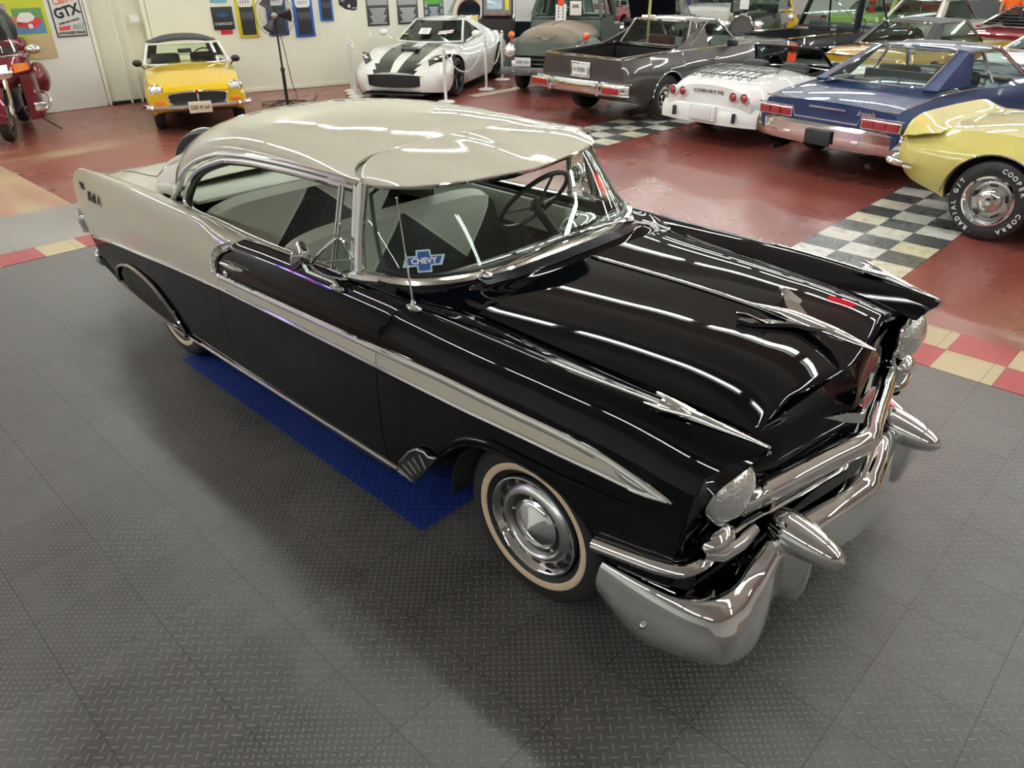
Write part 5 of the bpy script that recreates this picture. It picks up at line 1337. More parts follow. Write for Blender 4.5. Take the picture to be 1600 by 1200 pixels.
# ------------------------------------------------------------------ white convertible sports car with luggage rack
WH2 = paint((.78,.78,.77), .3)
sp = dict(x=(-2.32, 2.3), W=[(-2.32,.70),(-2.1,.80),(-1.3,.89),(-.4,.80),(.5,.82),(1.3,.88),(1.9,.80),(2.3,.5)], SY=[(-2.32,.60),(-1.4,.70),(-.4,.66),(.5,.66),(1.3,.72),(2.3,.3)],
  SZ=[(-2.32,.72),(-2.0,.82),(-1.3,.87),(-.5,.80),(.3,.79),(1.2,.80),(1.8,.68),(2.3,.42)], CZ=[(-2.32,.80),(-2.1,.86),(-1.4,.90),(-.9,.90),(0,.84),(.5,.86),(1.2,.82),(2.3,.45)], BZ=[(-2.32,.40),(-2.2,.30),(-1.8,.20),(1.9,.2),(2.3,.3)],
  wheels=(1.25,-1.22), rw=.33, ra=.375, rim=.19, ww=.22, paint=WH2, open=(-.82, -.02), crown=2.2, rimmat=CHROME,
  gh=dict(x=(.0,-.32,-.6,-.8), z=(.86,1.14), w=(.66,.54), bow=.12, noroof=True, glass=DKGLASS, fm=paint((.008,.008,.009), .2), seat=flat((.01,.01,.012), .6), sx=.72, whs=1, cabin=False))
vt = gcar('white_convertible', 'white open two-seater with a black luggage rack and four round red tail lamps', 'car', (-3.62, 8.62), 86, .90, sp)
m = MB(); m.box((-.42, 0, .55), (.8, 1.2, .05)); m.box((-.84, 0, .72), (.05, 1.25, .36)); m.build('cockpit_tub', TRIMBLK, vt)
m = MB()
for s in (-1, 1): m.box((-.42, s * .655, .72), (.8, .03, .28))
m.box((-.66, -.33, .84), (.22, .42, .26), 0, None, .08); m.box((-.66, .33, .84), (.22, .42, .26), 0, None, .08)
m.build('cockpit_trim', flat((.012,.012,.014), .5), vt)
for y in (-.62, -.44, .44, .62):
    lamp(vt, (-2.345, y * .96, .68), .062, (-1, 0, .05), REDLENS, 'tail_lamp', WH2, depth=.02)
m = MB(); G = [[V((-2.40 + .10 * (abs(y) / .8) ** 3 + (.06 if z > .5 else 0), y, z)) for z in (.30,.36,.46,.54)] for y in lin(-.80, .80, 14)]; m.grid(G, 0); m.build('bumper_skin', WH2, vt, .03)
m = MB(); m.box((-2.42, 0, .44), (.05, .44, .22), 0, None, .02); m.build('plate_panel', WH2, vt); plate(vt, (-2.45, 0, .43), (0, -1, 0), .30, .15, '', (.72,.73,.74))
for s in (-1, 1): 
    m = MB(); m.box((-2.41, s * .50, .42), (.05, .04, .13), 0, None, .01); m.build('bumper_pad', TRIMBLK, vt)
    m = MB(); m.box((-2.12, s * .80, .52), (.12, .02, .05), 0, None, .008); m.build('side_marker', REDLENS, vt)
text_mesh('CORVETTE', .06, frameM((-2.335, 0, .715), (0, -1, 0), (-.1, 0, 1)), DKMET, vt, 'rear_lettering', .004, sx=1.7)
m = MB(); zr = lambda x: .875 + .04 + tab(sp['CZ'], x) - .90
for y in lin(-.48, .48, 8): m.tube([(-1.30, y, .945), (-1.75, y, .935), (-2.05, y, .90)], .007, 6)
for x in (-1.30, -1.68, -2.05): m.tube([(x, y, zr(x) + .03) for y in (-.52, 0, .52)], .008, 6)
for s in (-1, 1): m.tube([(-1.30, s * .52, .945), (-1.75, s * .52, .935), (-2.05, s * .52, .90)], .008, 6)
for y in lin(-.45, .45, 6): m.tube([(-2.05, y - .04, .90), (-2.08, y, .855), (-2.05, y + .04, .90)], .006, 5)
for y in (-.45, .45): m.tube([(-1.35, y, .945), (-1.35, y, .89)], .007, 5)
m.build('luggage_rack', pbr('rack_metal', (.10,.10,.10), .3, .9), vt)
m = MB(); m.sphere((-.30, -.78, .93), .075, 12, sc=(.7,1,.8)); m.tube([(-.30, -.76, .88), (-.25, -.72, .82)], .012, 6); m.build('side_mirror', TRIMBLK, vt)
# ------------------------------------------------------------------ blue fastback
BLU = paint((.016,.040,.125), .3, .3)
sp = dict(x=(-2.72, 2.65), W=[(-2.72,.92),(-2.5,.98),(-1.5,1.01),(0,1.0),(1.6,.99),(2.5,.94),(2.65,.9)], SY=[(-2.72,.84),(-1.4,.86),(0,.84),(1.5,.86),(2.65,.82)],
  SZ=[(-2.72,.82),(-2.5,.86),(-1.6,.93),(-.9,.93),(0,.89),(1.2,.90),(2.65,.82)], CZ=[(-2.72,.86),(-2.5,.90),(-1.7,.96),(-1.2,.98),(0,.96),(.9,.96),(1.8,.93),(2.65,.84)], BZ=[(-2.72,.42),(-2.5,.34),(-2.1,.24),(2.4,.24),(2.65,.34)],
  wheels=(1.55,-1.45), rw=.335, ra=.38, rim=.19, paint=BLU, crown=2.4,
  gh=dict(x=(.50,-.08,-1.0,-1.95), z=(.965,1.33), w=(.80,.60), bow=.14, rbow=.10, cw=.14, cb=.75, crown=.05, glass=GLASS, bp=-.55, bl=-.02, frame=.80, zbr=.985, wbr=.80, wtr=.62, seat=flat((.012,.014,.02), .6), whs=-1, sx=.45))
im = gcar('blue_fastback', 'dark blue fastback coupe with wide rectangular tail lamps, seen from behind', 'car', (-1.55, 8.35), 80, .90, sp)
G = [[V((-2.80 + .14 * (abs(y) / .98) ** 4 + (.03 if z in (.37,.62) else 0), y, z)) for z in (.37,.42,.50,.585,.62)] for y in lin(-.99, .99, 20)]
m = MB(); m.grid(G, 0); m.grid([[G[i][4], G[i][4] + V((.12, 0, .01))] for i in range(21)], 0); m.build('rear_bumper', CHROME, im, .02)
for s in (-1, 1):
    m = MB(); m.box((-2.73, s * .70, .69), (.03, .48, .115), 0, None, .01); lb = m.build('lamp_bezel', CHROME, im)
    for k in range(3):
        m = MB(); m.box((-2.75, s * (.70 - .15 + .15 * k), .69), (.02, .14, .085), 0, None, .006); m.build('tail_lamp', REDLENS, lb)
m = MB(); m.tube([(-2.735, y, z) for y, z in ((-.96,.76),(-.46,.76),(-.42,.66),(.42,.66),(.46,.76),(.96,.76))], .010, 6); m.tube([(-2.70, y, .845) for y in lin(-.88, .88, 8)], .012, 6); m.tube([(-2.735, y, .79) for y in (-.24, .24)], .012, 6)
for s in (-1, 1): m.tube([(x, s * .845, tab(sp['SZ'], x) + .012) for x in lin(-2.65, -1.0, 10)], .008, 6)
m.build('rear_trim', CHROME, im)
text_mesh('Impala', .085, frameM((-2.745, -.50, .79), (0, -1, 0), (-.05, 0, 1)), CHROME, im, 'script_badge', .004, shear=.5)
m = MB(); m.box((-2.83, 0, .47), (.03, .34, .17), 0, None, .01); m.build('plate_recess', flat((.02,.025,.03), .4), im)
for s in (-1, 1):
    m = MB(); m.box((-2.80, s * .46, .47), (.02, .10, .04), 0, None, .01); m.build('reversing_lamp', LENS, im)
    m = MB(); m.tube([(-2.5, s * .62, .27), (-2.76, s * .66, .24)], .03, 8); m.build('tailpipe', DKMET, im)
m = MB(); m.box((-.85, 0, .97), (.1, 1.4, .12)); m.build('rear_seat', flat((.012,.014,.02), .6), im)
m = MB(); m.sphere((.25, -1.02, 1.03), .07, 14, sc=(.6,.9,.8)); m.tube([(.25, -.98, 1.0), (.3, -.92, .92)], .012, 6); m.build('side_mirror', CHROME, im)
# ------------------------------------------------------------------ pale yellow coupe
PYEL = paint((.60,.52,.16), .3)
sp = dict(x=(-2.33, 2.35), W=[(-2.33,.80),(-2.2,.88),(-1.5,.92),(-.6,.90),(.5,.90),(1.5,.91),(2.2,.86),(2.35,.8)], SY=[(-2.33,.72),(-1.2,.78),(0,.76),(1.5,.78),(2.35,.7)],
  SZ=[(-2.33,.76),(-2.1,.81),(-1.5,.86),(-.8,.84),(.3,.83),(1.5,.85),(2.35,.78)], CZ=[(-2.33,.80),(-2.1,.84),(-1.5,.89),(0,.90),(.9,.94),(1.6,.93),(2.35,.82)], BZ=[(-2.33,.46),(-2.15,.36),(-1.85,.28),(-1.7,.22),(2.1,.22),(2.35,.32)],
  wheels=(1.38,-1.43), rw=.335, ra=.40, rim=.205, ww=.22, inset=.02, paint=PYEL, crown=2.2, rz=.96,
  gh=dict(x=(.80,.28,-.62,-1.30), z=(.92,1.30), w=(.74,.58), bow=.12, rbow=.06, cw=.16, cb=.55, crown=.05, glass=GREYGLASS, bp=None, frame=.82, paint=flat((.02,.02,.022), .45, bump=.2), zbr=.92))
cm = gcar('pale_yellow_coupe', 'pale yellow coupe with a black vinyl roof and white-lettered tyres at the right edge', 'car', (1.50, 5.44), -9, .98, sp)
m = MB(); G = []      # duck-tail spoiler
for y in lin(-.86, .86, 24):
    e = 1 - abs(y / .86) ** 10; d = .05 * (abs(y) / .86) ** 2
    G.append([V((-1.98, y, tab(sp['SZ'], -1.98) - .01 + .022 * e)), V((-2.12, y, .79 + .05 * e)), V((-2.24 + d, y, .765 + .105 * e)), V((-2.33 + d, y, .755 + .155 * e)), V((-2.35 + d, y, .745 + .145 * e)), V((-2.34 + d * .6, y, .74)), V((-2.33, y, .73))])
m.grid(G, 0); m.build('rear_spoiler', PYEL, cm, .01)
for s in (-1, 1):
    bar(cm, 'rear_bumper', cat([(-2.38, s * .30, .52), (-2.40, s * .6, .52), (-2.38, s * .84, .52), (-2.28, s * .93, .52), (-2.10, s * .95, .52)], 5), .036, CHROME, .8)
    m = MB(); m.tube([V((-1.43 + .405 * cos(a), s * (tab(sp['W'], -1.43) - .004), .33 + .39 * sin(a))) for a in lin(.0, pi, 20)], .008, 6); m.build('arch_trim', CHROME, cm)
    m = MB(); m.box((-2.34, s * .60, .66), (.03, .3, .12), 0, None, .01); m.build('tail_lamp', REDLENS, cm)
# rally wheel details and raised tyre lettering on the near rear wheel
wc = V((-1.43, -(tab(sp['W'], -1.43) - .02), .335))
m = MB()
for k in range(5):
    a = 2 * pi * k / 5 + .3; c = wc + V((.135 * cos(a), .028, .135 * sin(a))); M = Matrix.Translation(c) @ Matrix.Rotation(-a, 4, 'Y'); m.box((0, 0, 0), (.022, .02, .065), 0, M, .008)
m.build('wheel_slot', TRIMBLK, cm)
m = MB(); lathe_y(m, [(.092,.04),(.092,.085),(.075,.095),(.06,.10),(.0005,.105)], 0, wc.x, wc.y + .11, wc.z, -1, 40); m.build('wheel_centre_cap', CHROME, cm)
m = MB(); lathe_y(m, [(.215,.099),(.212,.112),(.195,.115),(.185,.10)], 0, wc.x, wc.y + .11, wc.z, -1, 48); m.build('wheel_trim_ring', CHROME, cm)
for txt, a0 in (('COOPER', 50), ('COBRA', -35), ('RADIAL G/T', 198)):
    st_ = 10.5
    for i, ch in enumerate(txt):
        if ch == ' ': continue
        an = R_(a0 + (len(txt) - 1) * st_ / 2 - i * st_) if txt != 'RADIAL G/T' else R_(a0 + (len(txt) - 1) * st_ / 2 - i * st_ )
        rr = .273; c = wc + V((rr * cos(an), -.0035, rr * sin(an)))
        up_ = V((cos(an), 0, sin(an))); xd = V((sin(an), 0, -cos(an)))
        text_mesh(ch, .052, frameM(c, xd, up_), WHITE, cm, 'tyre_lettering', .0015, bold=.0015)
# ------------------------------------------------------------------ things on the wall at the left
def onwall(px, py, a, b):
    """real position on the upright wall plane through floor points a-b, read off the photograph"""
    a = V((*a, 0)); b = V((*b, 0)); n = (b - a).cross(V((0, 0, 1))); d = ray(px, py); t = (a - CP).dot(n) / d.dot(n); return CP + d * t
LW = ((-13.1, -12), (-12.88, 2.46)); BW = ((-12.74, 3.40), (-11.25, 8.55))
def wframe(wall, bl, br):
    """frame on a wall: origin at the lower left corner, X to the right, Y up; returns matrix and width"""
    p = onwall(*bl, *wall); q = onwall(*br, *wall); q.z = p.z = (p.z + q.z) / 2; w_ = (q - p).length
    return frameM(p, q - p, (0, 0, 1)), w_
def panel(nm, wall, bl, br, h, mat, label=None, catg=None, group=None, t=.012, off=.0):
    M, w_ = wframe(wall, bl, br); m = MB(); m.box((w_ / 2, h / 2, t / 2 + off + .002), (w_, h, t), 0, M, min(t * .4, .004)); o = m.build(nm, mat)
    if label: tag(o, label, catg, group)
    return o, M, w_
RED1 = flat((.62, .06, .05), .5); BLKI = flat((.015, .015, .017), .5); WHTI = flat((.75, .74, .70), .5)
# oil sign
o, M, w_ = panel('oil_sign', LW, (91, 56), (136, 55), .74, flat((.66, .66, .63), .45), 'white rectangular oil advertising sign with red and black lettering on the left wall', 'sign')
m = MB(); m.box((w_ / 2, .37, .008), (w_ + .03, .77, .01), 0, M, .002); m.build('sign_rim', DKMET, o)
def wtxt(s, x, y, size, mat, par, MM, sh=0., sx=1., rot=0., z=.0155, nm='sign_lettering', bold=.002): text_mesh(s, size, MM @ Matrix.Translation((x, y, z)) @ Matrix.Rotation(R_(rot), 4, 'Z'), mat, par, nm, .001, shear=sh, sx=sx, bold=bold)
wtxt('AUTHORIZED DEALER', w_ / 2, .040, .050, BLKI, o, M, sx=.80)
m = MB(); m.prism([(.04,.075),(.20,.085),(.22,.15),(.04,.13)], .014, .0155, 0, M); m.prism([(.05,.60),(w_-.2,.64),(w_-.2,.70),(.05,.70)], .014, .0155, 0, M); m.build('sign_colour_block', RED1, o)
m = MB(); 
for k in range(5): m.prism([(.24+.045*k,.085),(.27+.045*k,.085),(.30+.04*k,.16+.012*k),(.26+.045*k,.15)], .014, .0155, 0, M)
m.build('sign_stripe', flat((.28,.33,.32), .5), o)
wtxt('SUPER MULTI-GRADE', w_ / 2, .205, .040, BLKI, o, M, sx=.85, rot=12)
wtxt('GTX', w_ / 2 + .0, .345, .20, BLKI, o, M, sx=.95, rot=12, bold=.008)
wtxt('Castrol', w_ / 2, .515, .135, flat((.60, .14, .06), .5), o, M, sx=.85, rot=12, bold=.004)
# banner with pictures of cars
o, M, w_ = panel('picture_banner', LW, (20, 94), (92, 91), 1.25, flat((.48, .52, .03), .5), 'tall lime and orange banner with pictures of classic cars, on the wall behind the motorcycle', 'banner', t=.01)
def wrect(x, y, a, b, mat, par, MM, z0=.012, z1=.014, nm='banner_patch'): m = MB(); m.box((x + a / 2, y + b / 2, (z0 + z1) / 2), (a, b, z1 - z0), 0, MM); return m.build(nm, mat, par)
wrect(w_ - .36, .0, .36, .34, flat((.55,.42,.24), .5), o, M); wrect(0, .92, w_, .16, flat((.72,.42,.03), .5), o, M); wrect(0, 1.08, w_, .17, flat((.26,.24,.23), .5), o, M)
pc = wrect(w_ - .48, .36, .42, .36, flat((.12,.28,.10), .5), o, M, nm='car_picture'); wrect(w_ - .48, .36, .42, .15, flat((.10,.22,.38), .5), pc, M, .014, .015, 'picture_road')
m = MB(); MM = M @ Matrix.Translation((w_ - .47, .42, 0)); m.prism([(.02,.06),(.16,.02),(.26,.02),(.37,.10),(.38,.15),(.28,.17),(.08,.16),(.02,.12)], .015, .017, 0, MM); m.build('picture_car', flat((.62,.04,.05), .4), pc)
m = MB(); m.prism([(.02,.12),(.16,.10),(.26,.13),(.29,.18),(.24,.24),(.10,.24),(.05,.18)], .0165, .0185, 0, MM); m.build('picture_car_top', WHTI, pc)
m = MB(); m.lathe([(.0005,0),(.035,0)], 16, 0, MM @ Matrix.Translation((.20,.05,.019))); m.build('picture_wheel', WHTI, pc)
pc = wrect(.0, .38, w_ - .54, .42, flat((.30,.26,.22), .5), o, M, nm='car_picture')
m = MB(); MM = M @ Matrix.Translation((0, .42, 0)); m.prism([(.0,.08),(.18,.04),(.30,.10),(.32,.18),(.0,.20)], .015, .017, 0, MM); m.build('picture_car', flat((.55,.18,.10), .4), pc)
for k in range(4):
    m = MB(); m.sphere((.08 + .15 * k, 1.0, .014), .03, 8, 0, M, sc=(1, 1, .1)); m.box((.08 + .15 * k, 1.0, .015), (.09, .012, .003), 0, M); m.build('winged_emblem', flat((.25,.05,.03), .5) if k % 2 == 0 else flat((.2,.2,.18), .5), o)
for k in range(3):
    m = MB(); m.box((w_ - .12 - .22 * k, 1.16, .015), (.17, .07, .006), 0, M, .002); m.build('small_plate', flat((.10,.11,.11), .5), o)
# bow-tie mat with red one under it
o, M, w_ = panel('red_shop_mat', BW, (346, 54), (364, 53), .2, flat((.5,.02,.04), .6), 'red rubber mat hanging behind the black bow-tie mat', 'mat')
o, M, w_ = panel('bowtie_mat', BW, (335, 48), (367, 44), .36, flat((.02,.022,.025), .6), 'black mat with a blue bow-tie emblem hanging on the wall above the yellow roadster', 'mat', off=.014)
m = MB(); m.prism([(x * .8 + w_ / 2, y * .8 + .22) for x, y in ((-.14,-.015),(-.11,.04),(-.04,.04),(-.035,.06),(.045,.06),(.04,.04),(.14,.04),(.11,-.015),(.04,-.015),(.035,-.035),(-.045,-.035),(-.04,-.015))], .027, .030, 0, M); m.build('bowtie_emblem', flat((.02,.07,.22), .5), o)
wtxt('CHEVROLET', w_ / 2, .09, .055, flat((.5,.5,.5), .5), o, M, z=.028)
# small blue sign at the very top
o, M, w_ = panel('small_blue_sign', BW, (328, 4), (354, 4), .16, flat((.20,.48,.62), .5), 'small light blue sign at the top edge above the bow-tie mat', 'sign')
wtxt('CHEVY', w_ / 2, .07, .09, flat((.1,.2,.5), .5), o, M, z=.016)
# packaged car mats
def carmat(bl, br, h, col, label, card=True):
    o, M, w_ = panel('packaged_floor_mat', BW, bl, br, h, flat(col, .4), label, 'floor mat', 'packaged floor mats hung on the wall', t=.03)
    m = MB(); m.box((w_ / 2 + .005, h * .42, .034), (w_ * .72, h * .72, .012), 0, M, .01); m.build('mat_panel', flat((.02,.022,.028), .7, bump=.5), o)
    m = MB(); m.box((w_ / 2 + .005, h * .52, .040), (w_ * .66, h * .18, .006), 0, M, .003); m.build('mat_band', flat((.06,.065,.075), .6), o)
    if card:
        m = MB(); m.prism([(w_*.12,h*.82),(w_*.2,h*.74),(w_*.8,h*.74),(w_*.88,h*.82),(w_*.88,h),(w_*.12,h)], .036, .044, 0, M); c_ = m.build('header_card', WHTI, o)
        for k in range(4):
            m = MB(); m.box((w_ * (.28 + .13 * k), h * .86, .046), (.014, .05, .002), 0, M); m.build('card_print', flat((.05,.1,.35) if k % 2 else (.1,.1,.1), .5), c_)
    return o
carmat((375, 57), (406, 59), .66, (.62, .50, .01), 'yellow-bordered packaged car mat, first on the left of the pedestal fan')
carmat((421, 55), (452, 55), .66, (.02, .06, .22), 'dark blue packaged car mat directly behind the pedestal fan')
carmat((463, 58), (493, 56), .66, (.02, .10, .42), 'bright blue packaged car mat just right of the pedestal fan')
carmat((501, 34), (521, 31), .50, (.02, .12, .50), 'narrow blue-edged mat without a card, right of the other hanging mats', False)
# car decal
M, w_ = wframe(BW, (530, 12), (572, 12)); m = MB(); m.prism([(0,.06),(.12,-.02),(.28,-.05),(.34,-.03),(.36,.1),(.34,.2),(.05,.2),(0,.16)], .002, .008, 0, M)
dc = tag(m.build('car_decal', BLKI), 'black and white decal of a car front on the wall between mats and price boards', 'decal')
m = MB(); m.lathe([(.0005,0),(.028,0)], 14, 0, M @ Matrix.Translation((.19,.03,.0095))); m.box((.29,-.005,.0092), (.10,.012,.001), 0, M); m.box((.07,.12,.0092), (.07,.012,.001), 0, M); m.build('decal_highlight', WHTI, dc)
# price boards
def board(bl, br, h, label, green=False, lines=9):
    o, M, w_ = panel('printed_board', BW, bl, br, h, flat((.055,.055,.065), .5) if not green else flat((.05,.07,.10), .5), label, 'poster', 'printed boards behind the striped coupe', t=.014)
    for k in range(lines):
        L = w_ * (.75 - .3 * ((k * 7) % 4) / 4)
        if green: L *= .6
        m = MB(); m.box((w_ / 2, .05 + k * (h - .22) / lines, .0175), (L, .018, .002), 0, M); m.build('text_line', flat((.55,.55,.55), .5), o)
    wrect(.02, h - .14, w_ - .04, .12, flat((.35,.35,.36), .5) if not green else flat((.12,.40,.06), .5), o, M, .0165, .018, 'board_header')
    if green:
        for k in range(3):
            for q in (0, 1): wrect(.02 + q * (w_ - .10), .03 + .13 * k, .06, .09, flat((.35,.36,.34), .5), o, M, .0165, .018, 'board_photo')
board((575, 41), (609, 40), .50, 'dark printed specification board nearest the car decal, left of three')
board((622, 38), (654, 37), .48, 'dark printed specification board in the middle of three, above the coupe roof')
board((663, 36), (694, 36), .48, 'blue board with a green title and small photos, right of three above the coupe', True)
m = MB(); M, w_ = wframe(LW, (199, 36), (213, 34)); m.box((w_ / 2, .05, .08), (w_, .12, .02), 0, M @ Matrix.Translation((0,0,.06)), .004); ot = tag(m.build('wall_outlet', WHTI), 'white double electrical cover plate on the recessed door panel', 'outlet')
# ------------------------------------------------------------------ pedestal fan
fb_ = V((-10.63, 4.56, 0)); fan = thing('pedestal_fan', 'black pedestal fan with a round wire cage standing before the hanging mats', 'fan', fb_, R_(-31))
m = MB(); m.tube([(0,0,.0),(0,0,.55)], .028, 10); m.tube([(0,0,.5),(0,0,1.30)], .017, 8); m.sphere((0,0,.55), .04, 10); m.build('pole', TRIMBLK, fan)
for k in range(4):
    a = k * pi / 2 + .5; m = MB(); m.tube([(0,0,.06),(.34*cos(a),.34*sin(a),.015)], .014, 8); m.build('leg', TRIMBLK, fan)
m = MB(); m.tube([(-.12,0,1.34),(.03,0,1.36)], [.06,.075], 12); m.build('motor', TRIMBLK, fan)
M = frameM((.06, 0, 1.36), (0, 1, 0), (0, 0, 1))
m = MB()
for k in range(3): 
    G = []
    for r in lin(.04, .27, 6):
        row = []
        for a in lin(-.5, .5, 6): an = 2 * pi * k / 3 + a * (.45 + r * 1.2); row.append(M @ V((r * cos(an), r * sin(an), .04 * a)))
        G.append(row)
    m.grid(G, 0)
m.build('fan_blades', DKMET, fan, .003)
m = MB()
for k in range(44):
    a = 2 * pi * k / 44; m.tube([M @ V((r * cos(a + .25 * r), r * sin(a + .25 * r), h)) for r, h in ((.05,.10),(.18,.085),(.28,.04),(.305,0))], .0017, 4); m.tube([M @ V((r * cos(a), r * sin(a), h)) for r, h in ((.07,-.07),(.28,-.04),(.305,0))], .0015, 4)
for r, h in ((.305,0),(.22,.07),(.12,.095)): m.tube([M @ V((r * cos(a), r * sin(a), h)) for a in [2 * pi * k / 40 for k in range(40)]], .004 if r > .3 else .002, 5, closed=True)
m.build('wire_cage', DKMET, fan)
m = MB(); m.lathe([(.0005,.115),(.04,.11),(.05,.10)], 20, 0, M); m.build('cage_badge', SATIN, fan)
m = MB(); m.tube(cat([fb_ + V((-.1,.05,1.25)), fb_ + V((-.3,.25,.9)), fb_ + V((-.28,.3,.3)), fb_ + V((-.3,.35,.012)), fb_ + V((-.45,-.1,.012)), fb_ + V((-.2,-.35,.012)), fb_ + V((.2,-.1,.012)), fb_ + V((.1,.4,.012)), fb_ + V((-.5,.9,.012))], 6), .007, 5); fc = m.build('power_cord', TRIMBLK); fc.parent = fan; fc.matrix_parent_inverse = (Matrix.Translation(fb_) @ Matrix.Rotation(R_(-31), 4, 'Z')).inverted()
# ------------------------------------------------------------------ stanchions and chains
PLW = pbr('white_plastic', (.72,.71,.66), .4, noise=.03)
def stanch(x, y, label):
    t = thing('barrier_post', label, 'barrier post', (x, y, 0), 0, 'white posts around the striped coupe')
    m = MB(); m.lathe([(.0005,.035),(.05,.035),(.12,.025),(.155,.012),(.155,0),(.0005,0)], 28); m.build('base', PLW, t)
    m = MB(); m.lathe([(.026,.03),(.026,.80),(.032,.805),(.034,.83),(.026,.85),(.018,.86)], 20); m.sphere((0,0,.88), .026, 12); m.build('post', PLW, t)
    return t
PS = [((-10.98,6.14),'white barrier post at the wall side, left of the pair near the coupe nose'),((-10.37,5.80),'white barrier post closest to the left headlamp side of the striped coupe'),((-8.74,6.47),'white barrier post in front of the striped coupe front wheel, nearest the black car'),((-9.20,7.88),'white barrier post beside the door of the striped coupe'),((-9.86,8.97),'white barrier post in front of the arcade cabinet'),((-11.45,7.0),'white barrier post behind the striped coupe, its top showing against the wall'),((-10.68,5.98),'white barrier post standing between two others left of the coupe')]
for (x, y), l in PS: stanch(x, y, l)
def chain(a, b, sag, label):
    a = V((*a, .82)); b = V((*b, .82)); m = MB(); n = 34
    for k in range(n):
        t0, t1 = k / n, (k + 1.35) / n
        f = lambda t: lerp(a, b, t) - V((0, 0, sag * 4 * t * (1 - t)))
        p, q = f(t0), f(min(1, t1)); d = (q - p).normalized(); s_ = V((0, 0, 1)) if k % 2 else d.cross(V((0, 0, 1))).normalized()
        s_ = (s_ - d * s_.dot(d)).normalized() * .011
        m.tube([p + s_ * .4, p + s_, q + s_, q + s_ * .4, q - s_ * .4, q - s_, p - s_, p - s_ * .4], .004, 5, closed=True)
    tag(m.build('plastic_chain', PLW), label, 'chain', 'white plastic chains of the barrier', 'thing')
chain((-8.74,6.47), (-9.20,7.88), .42, 'white plastic chain sagging along the side of the striped coupe')
chain((-9.20,7.88), (-9.86,8.97), .45, 'white plastic chain sagging behind the door post towards the arcade cabinet')
chain((-10.37,5.80), (-8.74,6.47), .30, 'white plastic chain across the front of the striped coupe')
# ------------------------------------------------------------------ jukebox and arcade machine
jb = thing('jukebox', 'rounded-top jukebox with wooden sides and a lit cream arch behind the striped coupe', 'jukebox', (-12.75, 10.85, 0), R_(-46)); jb.scale = (.95,) * 3
def arch(w_, h_, n=18): return [(-w_, 0), (-w_, h_ - w_)] + [(-w_ * cos(a), h_ - w_ + w_ * sin(a)) for a in lin(0, pi, n)] + [(w_, h_ - w_), (w_, 0)]
Mj = frameM((0, 0, 0), (0, 1, 0), (0, 0, 1))
m = MB(); m.prism(arch(.42, 1.48), -.30, .30, 0, Mj); m.build('cabinet', pbr('orange_wood', (.30,.11,.03), .35, noise=.3, scale=12), jb)
m = MB(); m.tube([Mj @ V((x * .86, y - .04, .31)) for x, y in arch(.42, 1.48)], .055, 10); m.build('light_arch', pbr('cream_arch', (.72,.60,.50), .3, emis=(1,.75,.55), estr=.25), jb)
m = MB(); m.prism(arch(.30, 1.36), .30, .315, 0, Mj); m.build('front_glass', pbr('jukebox_front', (.02,.025,.03), .1), jb)
m = MB(); m.box((.33, 0, .95), (.03, .50, .18), 0, None, .01); m.build('title_strip_frame', CHROME, jb)
for s in (-1, 1):
    m = MB(); m.box((.35, s * .11, .95), (.02, .18, .13), 0, None, .006); m.build('title_strip', pbr('lit_titles', (.7,.5,.15), .4, emis=(1,.7,.25), estr=.4), jb)
m = MB(); m.sphere((.33, 0, 1.42), .07, 12, sc=(.4,1.3,.8)); m.build('crest', paint((.5,.03,.05), .3), jb)
m = MB()
for k in range(6): m.tube([(.32, -.25 + .1 * k, .15), (.32, -.25 + .1 * k, .7)], .012, 6)
m.build('speaker_grille', CHROME, jb)
ac = thing('arcade_cabinet', 'tall black arcade cabinet with a tilted screen between jukebox and old pickup', 'arcade machine', (-11.67, 10.68, 0), R_(-50)); ac.scale = (1.0,) * 3
prof = [(-.42,0),(.36,0),(.36,.95),(.30,1.0),(.12,1.02),(-.02,1.55),(.10,1.72),(.06,1.80),(-.42,1.80)]
Ma = frameM((0, 0, 0), (1, 0, 0), (0, 0, 1))
m = MB(); m.prism(prof, -.36, .36, 0, Ma); m.build('cabinet', pbr('arcade_black', (.02,.012,.012), .3), ac)
for s in (-1, 1): m = MB(); m.tube([(x, s * .365, z) for x, z in ((.36,.98),(.12,1.04),(-.02,1.56),(.10,1.74))], .018, 6); m.build('edge_trim', WHTI, ac)
Ms = frameM((.075, 0, 1.27), (0, 1, 0), (-.14, 0, .53))
m = MB(); m.box((0, 0, .01), (.60, .50, .02), 0, Ms, .01); sf = m.build('screen_bezel', pbr('bezel_art', (.18,.16,.17), .3, noise=.5, scale=14), ac)
m = MB(); m.box((-.06, .02, .025), (.34, .32, .015), 0, Ms, .01); m.build('screen', pbr('crt', (.12,.16,.17), .1, emis=(.6,.8,.85), estr=.35), sf)
m = MB(); m.box((.21, .02, .025), (.09, .36, .015), 0, Ms, .01); m.build('yellow_figure_art', flat((.70,.55,.02), .4), sf)
m = MB(); m.box((.21, 0, 1.03), (.26, .60, .02), 0, None, .005); pn = m.build('control_panel', pbr('panel_art', (.20,.10,.08), .3, noise=.6, scale=18), ac)
m = MB()
for k in range(5): m.tube([(.22, -.2 + .1 * k, 1.03), (.22, -.2 + .1 * k, 1.06)], .018, 8)
m.build('button', RED1, pn)
m = MB(); m.box((.08, 0, 1.68), (.03, .62, .16), 0, None, .01); m.build('marquee', pbr('marquee_art', (.15,.17,.18), .3, noise=.5, scale=12), ac)
for k in range(3): m = MB(); m.box((.37, 0, .72 - .16 * k), (.02, .10, .07), 0, None, .006); m.build('coin_door', DKMET, ac)
